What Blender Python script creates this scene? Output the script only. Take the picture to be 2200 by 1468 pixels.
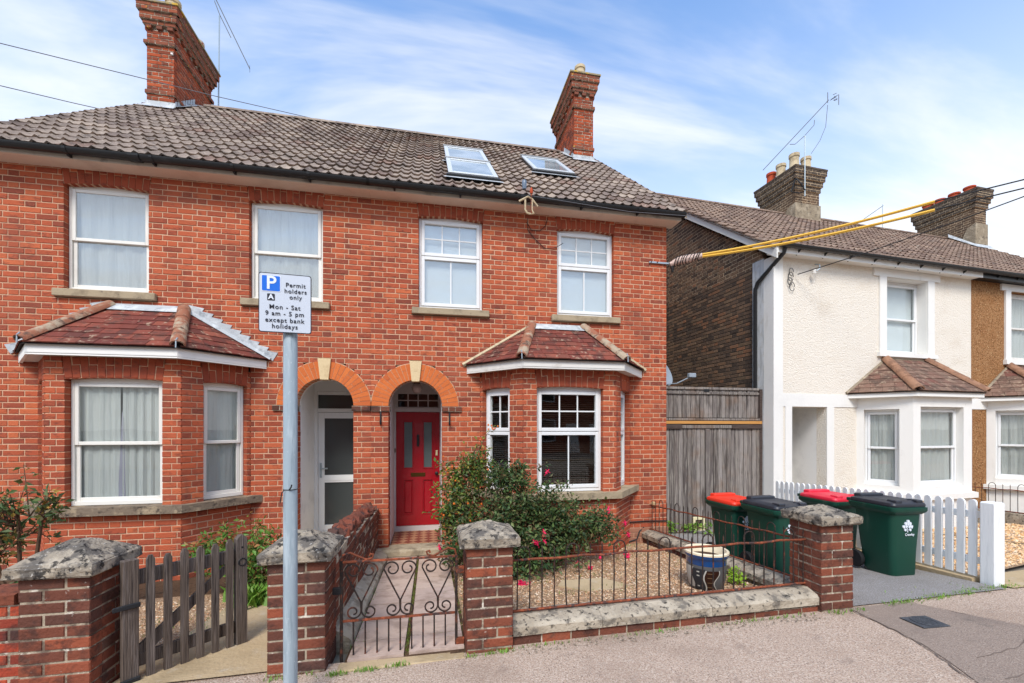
import bpy, math, random
import numpy as np
from mathutils import Matrix, Vector, Euler
R = math.radians
random.seed(11)
rng = np.random.default_rng(11)
sc = bpy.context.scene
for o in list(bpy.data.objects): bpy.data.objects.remove(o)
COL = sc.collection

# ---------------------------------------------------------------- camera
cam = bpy.data.cameras.new('camera'); camo = bpy.data.objects.new('camera', cam); COL.objects.link(camo)
camo.location = (0, 0, 1.67)
YAW = 10.9035
camo.rotation_euler = (R(90), 0, R(-YAW))
cam.sensor_width = 36; cam.lens = 36 * 910 / 2200
cam.shift_y = (920 - 734) / 2200
cam.clip_start = .05; cam.clip_end = 3000
sc.camera = camo
sc.render.resolution_x = 1024; sc.render.resolution_y = 683

# ---------------------------------------------------------------- sky and sun
SUN_EL, SUN_AZ = 48, 198      # azimuth clockwise from +Y: behind the camera, a little to the left
wd = bpy.data.worlds.new('World'); sc.world = wd; wd.use_nodes = True
nt = wd.node_tree; nt.nodes.clear()
def wn(t, **k):
    n = nt.nodes.new(t)
    for a, b in k.items(): setattr(n, a, b)
    return n
def wl(a, b): nt.links.new(a, b)
out = wn('ShaderNodeOutputWorld'); bg = wn('ShaderNodeBackground'); wl(bg.outputs[0], out.inputs[0])
bg.inputs[1].default_value = .15
sky = wn('ShaderNodeTexSky', sky_type='NISHITA', sun_disc=False)
sky.sun_elevation = R(SUN_EL); sky.sun_rotation = R(SUN_AZ); sky.air_density = 1.0; sky.dust_density = .6; sky.ozone_density = 2.0
tc = wn('ShaderNodeTexCoord'); sep = wn('ShaderNodeSeparateXYZ'); wl(tc.outputs['Generated'], sep.inputs[0])
def wmath(op, a, b=None, c=None, clamp=False):
    n = wn('ShaderNodeMath', operation=op); n.use_clamp = clamp
    for i, v in enumerate((a, b, c)):
        if v is None: continue
        if isinstance(v, (int, float)): n.inputs[i].default_value = v
        else: wl(v, n.inputs[i])
    return n.outputs[0]
zz = wmath('MAXIMUM', sep.outputs[2], .0)
den = wmath('ADD', zz, .22)
cx = wmath('DIVIDE', sep.outputs[0], den); cy = wmath('DIVIDE', sep.outputs[1], den)
comb = wn('ShaderNodeCombineXYZ'); wl(wmath('MULTIPLY', cx, .8), comb.inputs[0]); wl(wmath('MULTIPLY', cy, 2.6), comb.inputs[1])
ns = wn('ShaderNodeTexNoise'); ns.inputs['Scale'].default_value = 1.15; ns.inputs['Detail'].default_value = 6; ns.inputs['Roughness'].default_value = .55
ns.inputs['Distortion'].default_value = .35
wl(comb.outputs[0], ns.inputs['Vector'])
mr = wn('ShaderNodeMapRange', interpolation_type='SMOOTHSTEP'); mr.inputs[1].default_value = .39; mr.inputs[2].default_value = .67
wl(ns.outputs[0], mr.inputs[0])
hz = wn('ShaderNodeMapRange', interpolation_type='SMOOTHSTEP'); hz.inputs[1].default_value = .0; hz.inputs[2].default_value = .80
hz.inputs[3].default_value = .93; hz.inputs[4].default_value = .0
wl(sep.outputs[2], hz.inputs[0])
m1 = wmath('MULTIPLY', mr.outputs[0], .74)
inv = wmath('MULTIPLY', wmath('SUBTRACT', 1.0, m1), wmath('SUBTRACT', 1.0, hz.outputs[0]))
fac = wmath('SUBTRACT', 1.0, inv, clamp=True)
mix = wn('ShaderNodeMix', data_type='RGBA'); wl(fac, mix.inputs[0])
skm = wn('ShaderNodeMix', data_type='RGBA', blend_type='MULTIPLY'); skm.inputs[0].default_value = 1
wl(sky.outputs[0], skm.inputs[6]); skm.inputs[7].default_value = (1.25, 1.55, 1.75, 1)
wl(skm.outputs[2], mix.inputs[6]); mix.inputs[7].default_value = (5.6, 5.65, 5.7, 1)
wl(mix.outputs[2], bg.inputs[0])
sl = bpy.data.lights.new('sun', 'SUN'); sl.energy = 2.4; sl.angle = R(20); sl.color = (1, .93, .84)
so = bpy.data.objects.new('sun', sl); COL.objects.link(so); so.location = (0, -5, 20)
sd = Vector((math.sin(R(SUN_AZ)) * math.cos(R(SUN_EL)), math.cos(R(SUN_AZ)) * math.cos(R(SUN_EL)), math.sin(R(SUN_EL))))
so.rotation_euler = (-sd).to_track_quat('-Z', 'Y').to_euler()
sc.view_settings.view_transform = 'Standard'; sc.view_settings.look = 'None'
sc.view_settings.exposure = 0.47; sc.view_settings.gamma = 1; sc.view_settings.use_curve_mapping = False

# ---------------------------------------------------------------- materials
def C(r, g, b):
    f = lambda v: (v / 255 / 12.92) if v / 255 <= .04045 else ((v / 255 + .055) / 1.055) ** 2.4
    return (f(r), f(g), f(b), 1)
MATS = {}
def M(name, base, layers=(), rnd=None, palette=None, rough=.85, spec=.3, metal=0, bump=None, coat=0, coords='pos', transl=0):
    if name in MATS: return MATS[name]
    m = bpy.data.materials.new(name); m.use_nodes = True; t = m.node_tree; N = t.nodes; L = t.links
    b = N['Principled BSDF']
    b.inputs['Roughness'].default_value = rough; b.inputs['Metallic'].default_value = metal
    b.inputs['Specular IOR Level'].default_value = spec; b.inputs['Coat Weight'].default_value = coat
    if coords == 'pos': vec = N.new('ShaderNodeNewGeometry').outputs['Position']
    else: vec = N.new('ShaderNodeTexCoord').outputs['Object']
    if palette:
        if rnd == 'obj': rv = N.new('ShaderNodeObjectInfo').outputs['Random']
        else: rv = N.new('ShaderNodeNewGeometry').outputs['Random Per Island']
        cr = N.new('ShaderNodeValToRGB'); cr.color_ramp.interpolation = 'LINEAR'
        el = cr.color_ramp.elements
        while len(el) < len(palette): el.new(.5)
        for i, c in enumerate(palette): el[i].position = i / (len(palette) - 1); el[i].color = c
        L.new(rv, cr.inputs[0]); cur = cr.outputs[0]
    else:
        rgb = N.new('ShaderNodeRGB'); rgb.outputs[0].default_value = base; cur = rgb.outputs[0]
    for ly in layers:
        col, scale, lo, hi, amt = ly[:5]; st = ly[5] if len(ly) > 5 else None
        v = vec
        if st:
            mp = N.new('ShaderNodeMapping'); mp.inputs['Scale'].default_value = st; L.new(vec, mp.inputs[0]); v = mp.outputs[0]
        n = N.new('ShaderNodeTexNoise'); n.inputs['Scale'].default_value = scale; n.inputs['Detail'].default_value = 5; n.inputs['Roughness'].default_value = .6
        L.new(v, n.inputs['Vector'])
        r = N.new('ShaderNodeMapRange'); r.interpolation_type = 'SMOOTHSTEP'
        r.inputs[1].default_value = lo; r.inputs[2].default_value = hi; r.inputs[4].default_value = amt
        L.new(n.outputs[0], r.inputs[0])
        x = N.new('ShaderNodeMix'); x.data_type = 'RGBA'; L.new(r.outputs[0], x.inputs[0]); L.new(cur, x.inputs[6]); x.inputs[7].default_value = col
        cur = x.outputs[2]
    L.new(cur, b.inputs['Base Color'])
    if bump:
        sc_, st_ = bump[:2]; v = vec
        if len(bump) > 2:
            mp = N.new('ShaderNodeMapping'); mp.inputs['Scale'].default_value = bump[2]; L.new(vec, mp.inputs[0]); v = mp.outputs[0]
        n = N.new('ShaderNodeTexNoise'); n.inputs['Scale'].default_value = sc_; n.inputs['Detail'].default_value = 4; L.new(v, n.inputs['Vector'])
        bp = N.new('ShaderNodeBump'); bp.inputs['Strength'].default_value = st_; bp.inputs['Distance'].default_value = .02
        L.new(n.outputs[0], bp.inputs['Height']); L.new(bp.outputs[0], b.inputs['Normal'])
    if transl:
        tr = N.new('ShaderNodeBsdfTranslucent'); L.new(cur, tr.inputs[0]); ms = N.new('ShaderNodeMixShader'); ms.inputs[0].default_value = transl
        o = N['Material Output']; L.new(b.outputs[0], ms.inputs[1]); L.new(tr.outputs[0], ms.inputs[2]); L.new(ms.outputs[0], o.inputs[0])
    MATS[name] = m
    return m
def glass(name, tint=(.97, .985, .98, 1), boost=1.15, base=.0):
    m = bpy.data.materials.new(name); m.use_nodes = True; t = m.node_tree; N = t.nodes; L = t.links; N.clear()
    o = N.new('ShaderNodeOutputMaterial'); ms = N.new('ShaderNodeMixShader'); tr = N.new('ShaderNodeBsdfTransparent'); gl = N.new('ShaderNodeBsdfGlossy')
    tr.inputs[0].default_value = tint; gl.inputs['Roughness'].default_value = .01
    def mth(op, a_, b_):
        q = N.new('ShaderNodeMath'); q.operation = op
        for i_, v_ in enumerate((a_, b_)):
            if v_ is None: continue
            if isinstance(v_, (int, float)): q.inputs[i_].default_value = v_
            else: L.new(v_, q.inputs[i_])
        return q
    gi = N.new('ShaderNodeNewGeometry'); dt = N.new('ShaderNodeVectorMath'); dt.operation = 'DOT_PRODUCT'; L.new(gi.outputs['Normal'], dt.inputs[0]); L.new(gi.outputs['Incoming'], dt.inputs[1])
    f = mth('MULTIPLY_ADD', mth('POWER', mth('SUBTRACT', 1.0, mth('ABSOLUTE', dt.outputs['Value'], None).outputs[0]).outputs[0], 5.0).outputs[0], .96); f.inputs[2].default_value = .04
    ml = N.new('ShaderNodeMath'); ml.operation = 'MULTIPLY_ADD'; ml.use_clamp = True; ml.inputs[1].default_value = boost; ml.inputs[2].default_value = base
    nz = N.new('ShaderNodeTexNoise'); nz.inputs['Scale'].default_value = 1.3
    gp = N.new('ShaderNodeNewGeometry'); L.new(gp.outputs['Position'], nz.inputs['Vector'])
    bp = N.new('ShaderNodeBump'); bp.inputs['Strength'].default_value = .12; bp.inputs['Distance'].default_value = .02; L.new(nz.outputs[0], bp.inputs['Height'])
    L.new(bp.outputs[0], gl.inputs['Normal'])
    L.new(f.outputs[0], ml.inputs[0]); L.new(ml.outputs[0], ms.inputs[0]); L.new(tr.outputs[0], ms.inputs[1]); L.new(gl.outputs[0], ms.inputs[2]); L.new(ms.outputs[0], o.inputs[0])
    MATS[name] = m
    return m

REDS = [C(126, 68, 54), C(158, 79, 57), C(174, 87, 59), C(164, 82, 57), C(183, 93, 62), C(174, 87, 60), C(190, 102, 67), C(160, 80, 57), C(136, 72, 56)]
red_layers = [(C(108, 62, 53), 16, .52, .7, .65, (.6, 1, 1.3)), (C(190, 106, 74), 24, .54, .74, .4), (C(128, 80, 66), 1.1, .5, .74, .4), (C(190, 112, 82), .6, .52, .7, .3), (C(92, 64, 57), 3.2, .6, .78, .5, (1, 1, .3)), (C(206, 150, 122), 7, .68, .78, .4)]
BR_O = M('brick_red', None, red_layers, 'obj', REDS, rough=.9, spec=.15, bump=(60, .35))
BR_I = M('brick_red_joined', None, red_layers, 'isl', REDS, rough=.9, spec=.15, bump=(60, .35))
MORTAR = M('mortar_pale', C(206, 168, 138), [(C(184, 142, 116), 8, .45, .7, .6), (C(150, 112, 92), 1.1, .5, .72, .6), (C(222, 198, 172), .8, .55, .7, .4)], rough=.95, spec=.1, bump=(90, .4))
RUB = [C(148, 74, 54), C(160, 80, 57), C(154, 77, 55), C(140, 70, 52)]
RUB_O = M('brick_rubbed', None, red_layers[:1], 'obj', RUB, rough=.9, spec=.15, bump=(60, .25))
ORG = [C(192, 102, 56), C(206, 112, 60), C(198, 106, 58), C(212, 118, 64), C(184, 94, 54)]
ORG_O = M('brick_orange', None, [(C(180, 86, 48), 12, .55, .75, .5)], 'obj', ORG, rough=.85, spec=.15, bump=(60, .25))
DRK = [C(84, 58, 50), C(112, 68, 54), C(130, 74, 56), C(96, 62, 52), C(146, 80, 58), C(88, 62, 54), C(118, 70, 56), C(98, 72, 64)]
drk_layers = [(C(60, 48, 45), 9, .48, .66, .65), (C(150, 86, 62), 14, .58, .74, .5), (C(206, 196, 184), 34, .68, .76, .55), (C(112, 96, 82), 5, .6, .76, .5)]
DK_O = M('brick_weathered', None, drk_layers, 'obj', DRK, rough=.92, spec=.12, bump=(45, .5))
DK_I = M('brick_weathered_joined', None, drk_layers, 'isl', DRK, rough=.92, spec=.12, bump=(45, .5))
MORT_OLD = M('mortar_old', C(170, 156, 136), [(C(96, 82, 72), 9, .44, .6, .85), (C(222, 214, 198), 15, .56, .66, .8)], rough=.95, spec=.1, bump=(60, .5))
GAB = [C(92, 76, 65), C(118, 96, 79), C(106, 88, 74), C(82, 70, 62), C(138, 110, 88), C(122, 102, 82), C(146, 104, 78)]
gab_layers = [(C(58, 49, 44), 6, .54, .72, .5), (C(156, 126, 98), 15, .58, .76, .4)]
GB_O = M('brick_stock', None, gab_layers, 'obj', GAB, rough=.93, spec=.1, bump=(50, .4))
GB_I = M('brick_stock_joined', None, gab_layers, 'isl', GAB, rough=.93, spec=.1, bump=(50, .4))
MORT_GAB = M('mortar_stock', C(206, 182, 150), [(C(150, 130, 106), 5, .45, .7, .8)], rough=.95, spec=.1)
CHB = [C(126, 66, 48), C(162, 78, 50), C(176, 84, 52), C(146, 72, 50), C(112, 64, 50), C(182, 92, 58)]
CH_I = M('brick_chimney', None, [(C(88, 56, 48), 8, .5, .7, .55), (C(200, 160, 60), 9, .72, .8, .6)], 'isl', CHB, rough=.92, spec=.12, bump=(50, .4))
SOOT = M('brick_soot', None, [(C(92, 60, 50), 10, .5, .7, .6), (C(208, 168, 52), 9, .63, .72, .85)], 'isl', [C(126, 78, 60), C(156, 86, 62), C(112, 76, 64), C(142, 84, 64)], rough=.95, spec=.1, bump=(50, .4))
CAPST = M('cap_stone', C(148, 137, 121), [(C(186, 173, 153), 6, .46, .64, .7), (C(88, 84, 80), 10, .46, .6, .85), (C(46, 44, 43), 22, .52, .62, .9), (C(206, 200, 190), 55, .6, .7, .6)], rough=.95, spec=.1, bump=(28, .8))
COPE = M('coping_stone', C(160, 148, 130), [(C(190, 178, 158), 5, .45, .65, .7), (C(104, 98, 90), 9, .5, .64, .85), (C(54, 51, 48), 26, .56, .66, .9), (C(206, 200, 188), 60, .62, .7, .6)], rough=.95, spec=.1, bump=(35, .7))
SILL = M('sill_stone', C(166, 150, 124), [(C(128, 114, 94), 7, .45, .7, .8), (C(96, 88, 78), 18, .6, .75, .7)], rough=.9, spec=.15, bump=(50, .3))
SILL_D = M('sill_stone_dark', C(126, 112, 96), [(C(168, 150, 124), 9, .5, .66, .8), (C(66, 60, 56), 14, .52, .68, .9)], rough=.92, spec=.1, bump=(45, .5))
TILE = [C(122, 107, 98), C(142, 126, 115), C(158, 142, 128), C(132, 117, 106), C(150, 134, 121), C(168, 151, 135), C(112, 98, 90), C(138, 112, 98)]
tile_l = [(C(80, 72, 67), 4, .5, .68, .6), (C(188, 173, 155), 16, .54, .7, .6), (C(60, 55, 52), 26, .58, .7, .65), (C(150, 138, 84), 9, .7, .78, .5)]
TL_O = M('tile_concrete', None, tile_l, 'obj', TILE, rough=.9, spec=.2, bump=(80, .4))
TL_I = M('tile_concrete_joined', None, tile_l, 'isl', TILE, rough=.9, spec=.2, bump=(80, .4))
TILE2 = [C(116, 96, 84), C(140, 118, 102), C(128, 106, 92), C(110, 90, 80), C(148, 124, 106)]
TL2_O = M('tile_brown', None, tile_l, 'obj', TILE2, rough=.9, spec=.2, bump=(80, .4))
TL2_I = M('tile_brown_joined', None, tile_l, 'isl', TILE2, rough=.9, spec=.2, bump=(80, .4))
TL3_I = M('tile_orange_joined', None, tile_l[:1], 'isl', [C(164, 108, 76), C(176, 120, 86), C(150, 98, 72)], rough=.9, spec=.2)
CLAY = [C(104, 56, 48), C(122, 64, 53), C(136, 74, 59), C(112, 58, 50), C(94, 56, 49), C(146, 84, 67)]
clay_l = [(C(74, 56, 50), 7, .48, .66, .65), (C(178, 158, 134), 13, .57, .7, .7)]
CLAY_O = M('tile_clay', None, clay_l, 'obj', CLAY, rough=.85, spec=.2, bump=(70, .4))
CLAY2_O = M('tile_clay_mossy', None, [(C(84, 70, 62), 6, .45, .65, .7), (C(178, 158, 134), 13, .55, .7, .6)], 'obj', [C(112, 88, 76), C(126, 98, 84), C(134, 110, 94), C(116, 78, 68)], rough=.9, spec=.15, bump=(70, .4))
HIP = M('hip_clay', C(150, 100, 78), [(C(170, 156, 134), 5, .44, .6, .9), (C(88, 74, 66), 11, .52, .66, .85), (C(158, 74, 54), 3, .6, .72, .8)], rough=.92, spec=.1, bump=(50, .5))
HIP2 = M('hip_clay_brown', C(156, 118, 94), [(C(128, 96, 78), 6, .45, .6, .9), (C(96, 80, 70), 11, .56, .7, .7)], rough=.92, spec=.1, bump=(50, .4))
LEAD = M('lead', C(176, 180, 182), [(C(206, 210, 211), 6, .48, .66, .8), (C(126, 132, 138), 14, .52, .68, .7)], rough=.55, spec=.4, bump=(30, .2))
FILLET = M('mortar_fillet', C(196, 180, 148), [(C(150, 136, 112), 12, .5, .7, .7)], rough=.95, spec=.1, bump=(60, .5))
WHITE = M('white_paint', C(232, 230, 224), [(C(204, 198, 188), 3, .56, .8, .4)], rough=.55, spec=.35, bump=(40, .05))
WHITE_W = M('white_paint_worn', C(218, 215, 208), [(C(176, 168, 156), 6, .55, .75, .55), (C(150, 110, 80), 24, .72, .8, .5)], rough=.6, spec=.3, bump=(40, .1))
UPVC = M('white_upvc', C(226, 227, 226), [(C(206, 206, 203), 2.5, .55, .8, .4)], rough=.32, spec=.45)
UPVC_C = M('cream_upvc', C(228, 225, 216), [(C(200, 194, 182), 2.5, .55, .8, .5)], rough=.35, spec=.45)
MAST = M('frame_sealant', C(150, 146, 140), rough=.7)
BLK = M('black_plastic', C(30, 31, 33), [(C(60, 61, 62), 4, .6, .8, .4)], rough=.4, spec=.45)
SOFF = M('soffit_paint', C(220, 200, 182), [(C(200, 178, 160), 3, .48, .7, .7), (C(214, 196, 178), 9, .55, .72, .6)], rough=.75, spec=.2, bump=(25, .25))
FASC = M('fascia_paint', C(196, 188, 176), [(C(120, 112, 104), 4, .5, .7, .7)], rough=.7, spec=.2)
RED = M('red_gloss', C(160, 9, 28), [(C(146, 7, 24), 3, .5, .7, .5)], rough=.22, spec=.5, coat=.3)
BRASS = M('aged_brass', C(96, 72, 34), rough=.45, metal=.8)
GLASS = glass('window_glass')
GLASS_S = glass('window_glass_sky', boost=2.4, base=.1)
FROST = M('frosted_glass', C(92, 104, 104), [(C(116, 126, 122), 2, .45, .7, .6)], rough=.35, spec=.5)
DARKROOM = M('room_wall', C(74, 66, 58), [(C(60, 54, 48), 2, .5, .7, .5)], rough=.95)
CURT = M('curtain_cloth', C(202, 204, 200), [(C(170, 174, 172), 3, .5, .7, .6, (6, 6, .4))], rough=.95, spec=.1, transl=.25)
CURT_B = M('curtain_lining', C(142, 140, 152), rough=.95, spec=.1)
BLIND_W = M('blind_pale', C(206, 212, 214), [(C(198, 205, 208), 1.5, .45, .7, .6)], rough=.9, spec=.1)
BLIND_D = M('blind_dark', C(52, 40, 34), rough=.5, spec=.3)
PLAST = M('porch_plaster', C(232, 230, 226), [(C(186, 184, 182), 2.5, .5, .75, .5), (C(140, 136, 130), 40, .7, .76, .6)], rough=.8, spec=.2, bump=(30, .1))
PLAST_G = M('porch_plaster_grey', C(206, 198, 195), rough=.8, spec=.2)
IRON = M('iron_rust', C(48, 40, 37), [(C(120, 66, 46), 18, .54, .66, .7), (C(86, 66, 56), 40, .52, .66, .6)], rough=.8, spec=.25, bump=(120, .4))
RUST = M('rail_rust', C(120, 66, 46), [(C(62, 56, 56), 9, .5, .62, .9), (C(172, 92, 62), 25, .5, .64, .7)], rough=.85, spec=.2, bump=(120, .4))
IRON_B = M('iron_black', C(34, 35, 38), [(C(70, 70, 72), 30, .6, .7, .6)], rough=.55, spec=.35)
GALV = M('galvanised_pole', C(146, 160, 168), [(C(170, 182, 188), 5, .48, .66, .8, (6, 6, .8)), (C(120, 134, 142), 9, .53, .68, .7, (6, 6, .5)), (C(190, 196, 198), 60, .64, .7, .6), (C(104, 106, 104), 22, .68, .76, .5)], rough=.5, spec=.4)
STEEL = M('galvanised_steel', C(166, 178, 184), rough=.4, metal=.5)
SGN = M('sign_face', C(196, 203, 213), rough=.35, spec=.4)
SGN_B = M('sign_back', C(120, 126, 130), rough=.5)
INK = M('sign_ink', C(38, 40, 50), rough=.4)
BLUE = M('sign_blue', C(22, 104, 208), rough=.35)
PALE = M('sign_white', C(222, 228, 236), rough=.35)
WOOD_L = [(C(160, 152, 142), 6, .46, .62, .75, (9, 9, .5)), (C(62, 56, 54), 9, .52, .66, .85, (12, 12, .35)), (C(128, 104, 86), 2.0, .5, .68, .65), (C(62, 54, 50), 2.6, .54, .7, .7, (4, 4, .5))]
WOOD = M('weathered_wood', None, WOOD_L, 'obj', [C(112, 104, 98), C(140, 132, 126), C(98, 90, 86), C(152, 144, 138), C(122, 112, 106)], rough=.92, spec=.1, bump=(14, .5, (9, 9, .4)))
WOOD_D = M('gate_wood', None, [(C(122, 112, 106), 6, .46, .64, .7, (10, 10, .5)), (C(44, 40, 40), 9, .5, .66, .8, (14, 14, .4)), (C(96, 92, 70), 8, .66, .76, .4)], 'obj', [C(90, 79, 71), C(106, 94, 85), C(98, 88, 81)], rough=.92, spec=.1, bump=(14, .5, (10, 10, .4)))
WOOD_W = M('old_wood', C(86, 74, 68), [(C(56, 48, 46), 8, .48, .64, .8, (.6, 9, 9))], rough=.92, spec=.1)
WOOD_N = M('new_timber', C(196, 142, 80), [(C(170, 118, 64), 7, .5, .7, .7, (.6, 9, 9))], rough=.8, spec=.15)
PICK = M('picket_white', C(234, 235, 233), [(C(212, 214, 213), 5, .5, .7, .6, (6, 6, .6)), (C(150, 146, 136), 16, .7, .78, .5)], rough=.6, spec=.3, bump=(20, .15, (8, 8, .6)))
GREEN = M('bin_green', C(16, 64, 50), [(C(30, 82, 66), 2, .5, .75, .5), (C(70, 110, 94), 26, .66, .74, .4, (1, 1, .25)), (C(90, 104, 92), 3, .58, .76, .3, (2, 2, .5))], rough=.42, spec=.4)
LID_R = M('bin_lid_orange', C(226, 58, 36), [(C(236, 92, 66), 3, .55, .8, .5)], rough=.45, spec=.35)
LID_P = M('bin_lid_pink', C(216, 40, 62), [(C(232, 96, 108), 3, .45, .7, .6)], rough=.45, spec=.35)
LID_B = M('bin_lid_black', C(44, 46, 52), [(C(74, 76, 84), 4, .5, .75, .6)], rough=.45, spec=.4)
RUBBER = M('tyre_rubber', C(28, 28, 30), rough=.8)
CREAM = M('cream_plastic', C(226, 214, 172), [(C(196, 182, 140), 14, .5, .7, .5)], rough=.6)
YEL = M('yellow_sleeve', C(224, 178, 72), [(C(196, 148, 56), 4, .5, .7, .5)], rough=.5, spec=.3)
CABLE = M('cable_black', C(40, 38, 38), rough=.7)
CABLE_G = M('cable_grey', C(110, 112, 116), rough=.7)
INSUL = M('insulator_wrap', C(210, 186, 174), [(C(120, 84, 70), 40, .5, .62, .8)], rough=.7)
POT_C = M('pot_cream', C(200, 182, 150), [(C(150, 132, 106), 6, .5, .68, .7), (C(96, 86, 74), 10, .62, .74, .7)], rough=.9, spec=.1)
POT_R = M('pot_terracotta', C(178, 78, 50), [(C(150, 66, 46), 7, .5, .7, .7)], rough=.85, spec=.15)
CEM = M('cement_render', C(146, 132, 112), [(C(176, 162, 140), 5, .46, .66, .8), (C(96, 88, 78), 9, .54, .7, .8)], rough=.95, spec=.1, bump=(25, .7))
RENDER = M('roughcast_white', C(228, 219, 204), [(C(212, 198, 178), 1.2, .5, .75, .7), (C(238, 234, 226), 60, .5, .6, .5), (C(206, 196, 182), 2.2, .62, .8, .5, (3, 3, .35))], rough=.9, spec=.15, bump=(42, 1.0))
SMOOTH = M('smooth_white_render', C(230, 228, 222), [(C(218, 216, 211), 3, .52, .76, .5), (C(190, 186, 178), 14, .66, .78, .4), (C(204, 200, 190), 2.5, .6, .78, .5, (4, 4, .4))], rough=.7, spec=.2, bump=(20, .12))
SMOOTH_D = M('stained_white_render', C(206, 208, 208), [(C(160, 162, 162), 4, .45, .68, .8, (4, 4, .5)), (C(184, 180, 170), 9, .5, .7, .6)], rough=.8, spec=.2, bump=(20, .15))
PEBBLE = M('pebbledash_brown', C(160, 117, 78), [(C(108, 70, 42), 38, .5, .58, .9), (C(214, 182, 138), 52, .58, .65, .95), (C(136, 90, 54), 2, .5, .7, .5)], rough=.95, spec=.1, bump=(44, 1.0))
TARM = M('pavement_speckle', C(184, 160, 141), [(C(208, 190, 172), 80, .5, .58, .9), (C(118, 100, 88), 95, .54, .62, .85), (C(156, 134, 117), 1.0, .45, .68, .6), (C(222, 212, 200), 170, .6, .67, .8), (C(120, 106, 98), 5, .6, .74, .4), (C(212, 204, 196), 11, .73, .76, .6)], rough=.95, spec=.12, bump=(110, .7))
TARM_P = M('pavement_patch', C(148, 131, 118), [(C(172, 156, 142), 90, .52, .6, .7), (C(108, 96, 88), 110, .55, .63, .7), (C(126, 112, 102), 1.6, .46, .68, .7), (C(206, 196, 184), 150, .64, .7, .7), (C(112, 102, 94), 6, .62, .74, .5)], rough=.95, spec=.12, bump=(110, .6))
TARM_D = M('driveway_tarmac', C(146, 140, 134), [(C(176, 174, 174), 100, .52, .6, .8), (C(92, 90, 92), 120, .55, .63, .8), (C(120, 116, 112), 1.2, .45, .7, .5)], rough=.95, spec=.12, bump=(110, .6))
ROAD = M('road_asphalt', C(66, 66, 68), [(C(88, 88, 88), 90, .5, .65, .5)], rough=.95)
CONC = M('concrete', C(184, 162, 128), [(C(158, 138, 108), 2.5, .45, .7, .8), (C(120, 108, 92), 30, .6, .72, .5), (C(186, 172, 150), 7, .55, .7, .6)], rough=.95, spec=.1, bump=(40, .4))
STEP = M('step_stone', C(168, 154, 130), [(C(124, 112, 94), 6, .48, .68, .8), (C(196, 184, 162), 11, .55, .7, .6)], rough=.9, spec=.1, bump=(40, .4))
SLAB = M('paving_slab', None, [(C(146, 124, 110), 5, .46, .66, .6), (C(202, 180, 164), 9, .52, .68, .6, (1, 4, 1)), (C(120, 108, 90), 26, .64, .74, .6)], 'obj', [C(192, 169, 153), C(200, 178, 161), C(184, 162, 148), C(197, 175, 161)], rough=.92, spec=.12, bump=(40, .3))
QTILE_R = M('quarry_tile_red', C(124, 64, 50), [(C(120, 58, 46), 9, .5, .7, .6)], rough=.6, spec=.3)
QTILE_B = M('quarry_tile_buff', C(168, 122, 92), [(C(140, 100, 78), 9, .5, .7, .6)], rough=.6, spec=.3)
GRAV = M('gravel_base', C(176, 142, 110), [(C(210, 182, 150), 60, .5, .58, .85), (C(106, 80, 62), 75, .54, .62, .85), (C(112, 112, 66), 2.2, .56, .72, .6)], rough=.95, spec=.1, bump=(150, .9))
PEB_I = M('gravel_pebbles', None, (), 'isl', [C(150, 116, 88), C(196, 162, 126), C(216, 188, 154), C(178, 132, 96), C(228, 208, 182), C(132, 100, 80), C(204, 150, 106)], rough=.85, spec=.2)
PEB2_I = M('gravel_pebbles_golden', None, (), 'isl', [C(190, 142, 94), C(222, 182, 130), C(236, 206, 162), C(204, 150, 96), C(240, 222, 194), C(170, 120, 78)], rough=.85, spec=.2)
SOIL = M('soil', C(92, 72, 56), [(C(62, 50, 42), 12, .5, .68, .8), (C(136, 116, 92), 60, .58, .7, .6)], rough=.97, spec=.05, bump=(60, .8))
def leafmat(name, pal): return M(name, None, (), 'isl', pal, rough=.5, spec=.3, transl=.18)
LEAF_F = leafmat('leaf_fuchsia', [C(40, 60, 34), C(62, 86, 46), C(54, 80, 44), C(92, 116, 62), C(104, 84, 58), C(60, 88, 50), C(42, 62, 38), C(122, 134, 78), C(78, 104, 56), C(120, 96, 66)])
LEAF_R = leafmat('leaf_rose', [C(68, 98, 42), C(88, 120, 50), C(58, 86, 40), C(128, 138, 58), C(74, 104, 46), C(166, 152, 68), C(56, 80, 42), C(96, 84, 54)])
LEAF_D = leafmat('leaf_rose_dark', [C(60, 84, 46), C(78, 104, 56), C(96, 92, 60), C(70, 92, 54), C(172, 140, 66), C(54, 74, 44), C(104, 118, 66)])
LEAF_S = leafmat('leaf_strawberry', [C(64, 104, 40), C(86, 130, 50), C(112, 148, 62), C(74, 112, 46), C(160, 110, 66), C(96, 138, 56)])
GRASS = leafmat('grass_blade', [C(84, 124, 40), C(108, 150, 54), C(132, 168, 70), C(96, 136, 48), C(150, 160, 78)])
MOSS = leafmat('moss_tuft', [C(92, 118, 40), C(116, 140, 52), C(128, 128, 58), C(80, 104, 40)])
STEM = M('twig_bark', C(96, 72, 54), [(C(64, 50, 42), 20, .5, .7, .7)], rough=.9)
PINK = M('fuchsia_petal', C(214, 22, 78), [(C(226, 60, 96), 40, .5, .7, .6)], rough=.5, spec=.3)
HIPS = M('rose_hip', C(216, 112, 40), [(C(190, 74, 34), 30, .5, .7, .6)], rough=.4, spec=.4)
POT_B = M('pot_blue_glaze', C(24, 74, 132), [(C(16, 52, 100), 8, .45, .66, .7)], rough=.2, spec=.5, coat=.4)
POT_G = M('pot_grey_glaze', C(88, 88, 88), [(C(70, 70, 72), 9, .5, .7, .6)], rough=.4, spec=.35)
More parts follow.
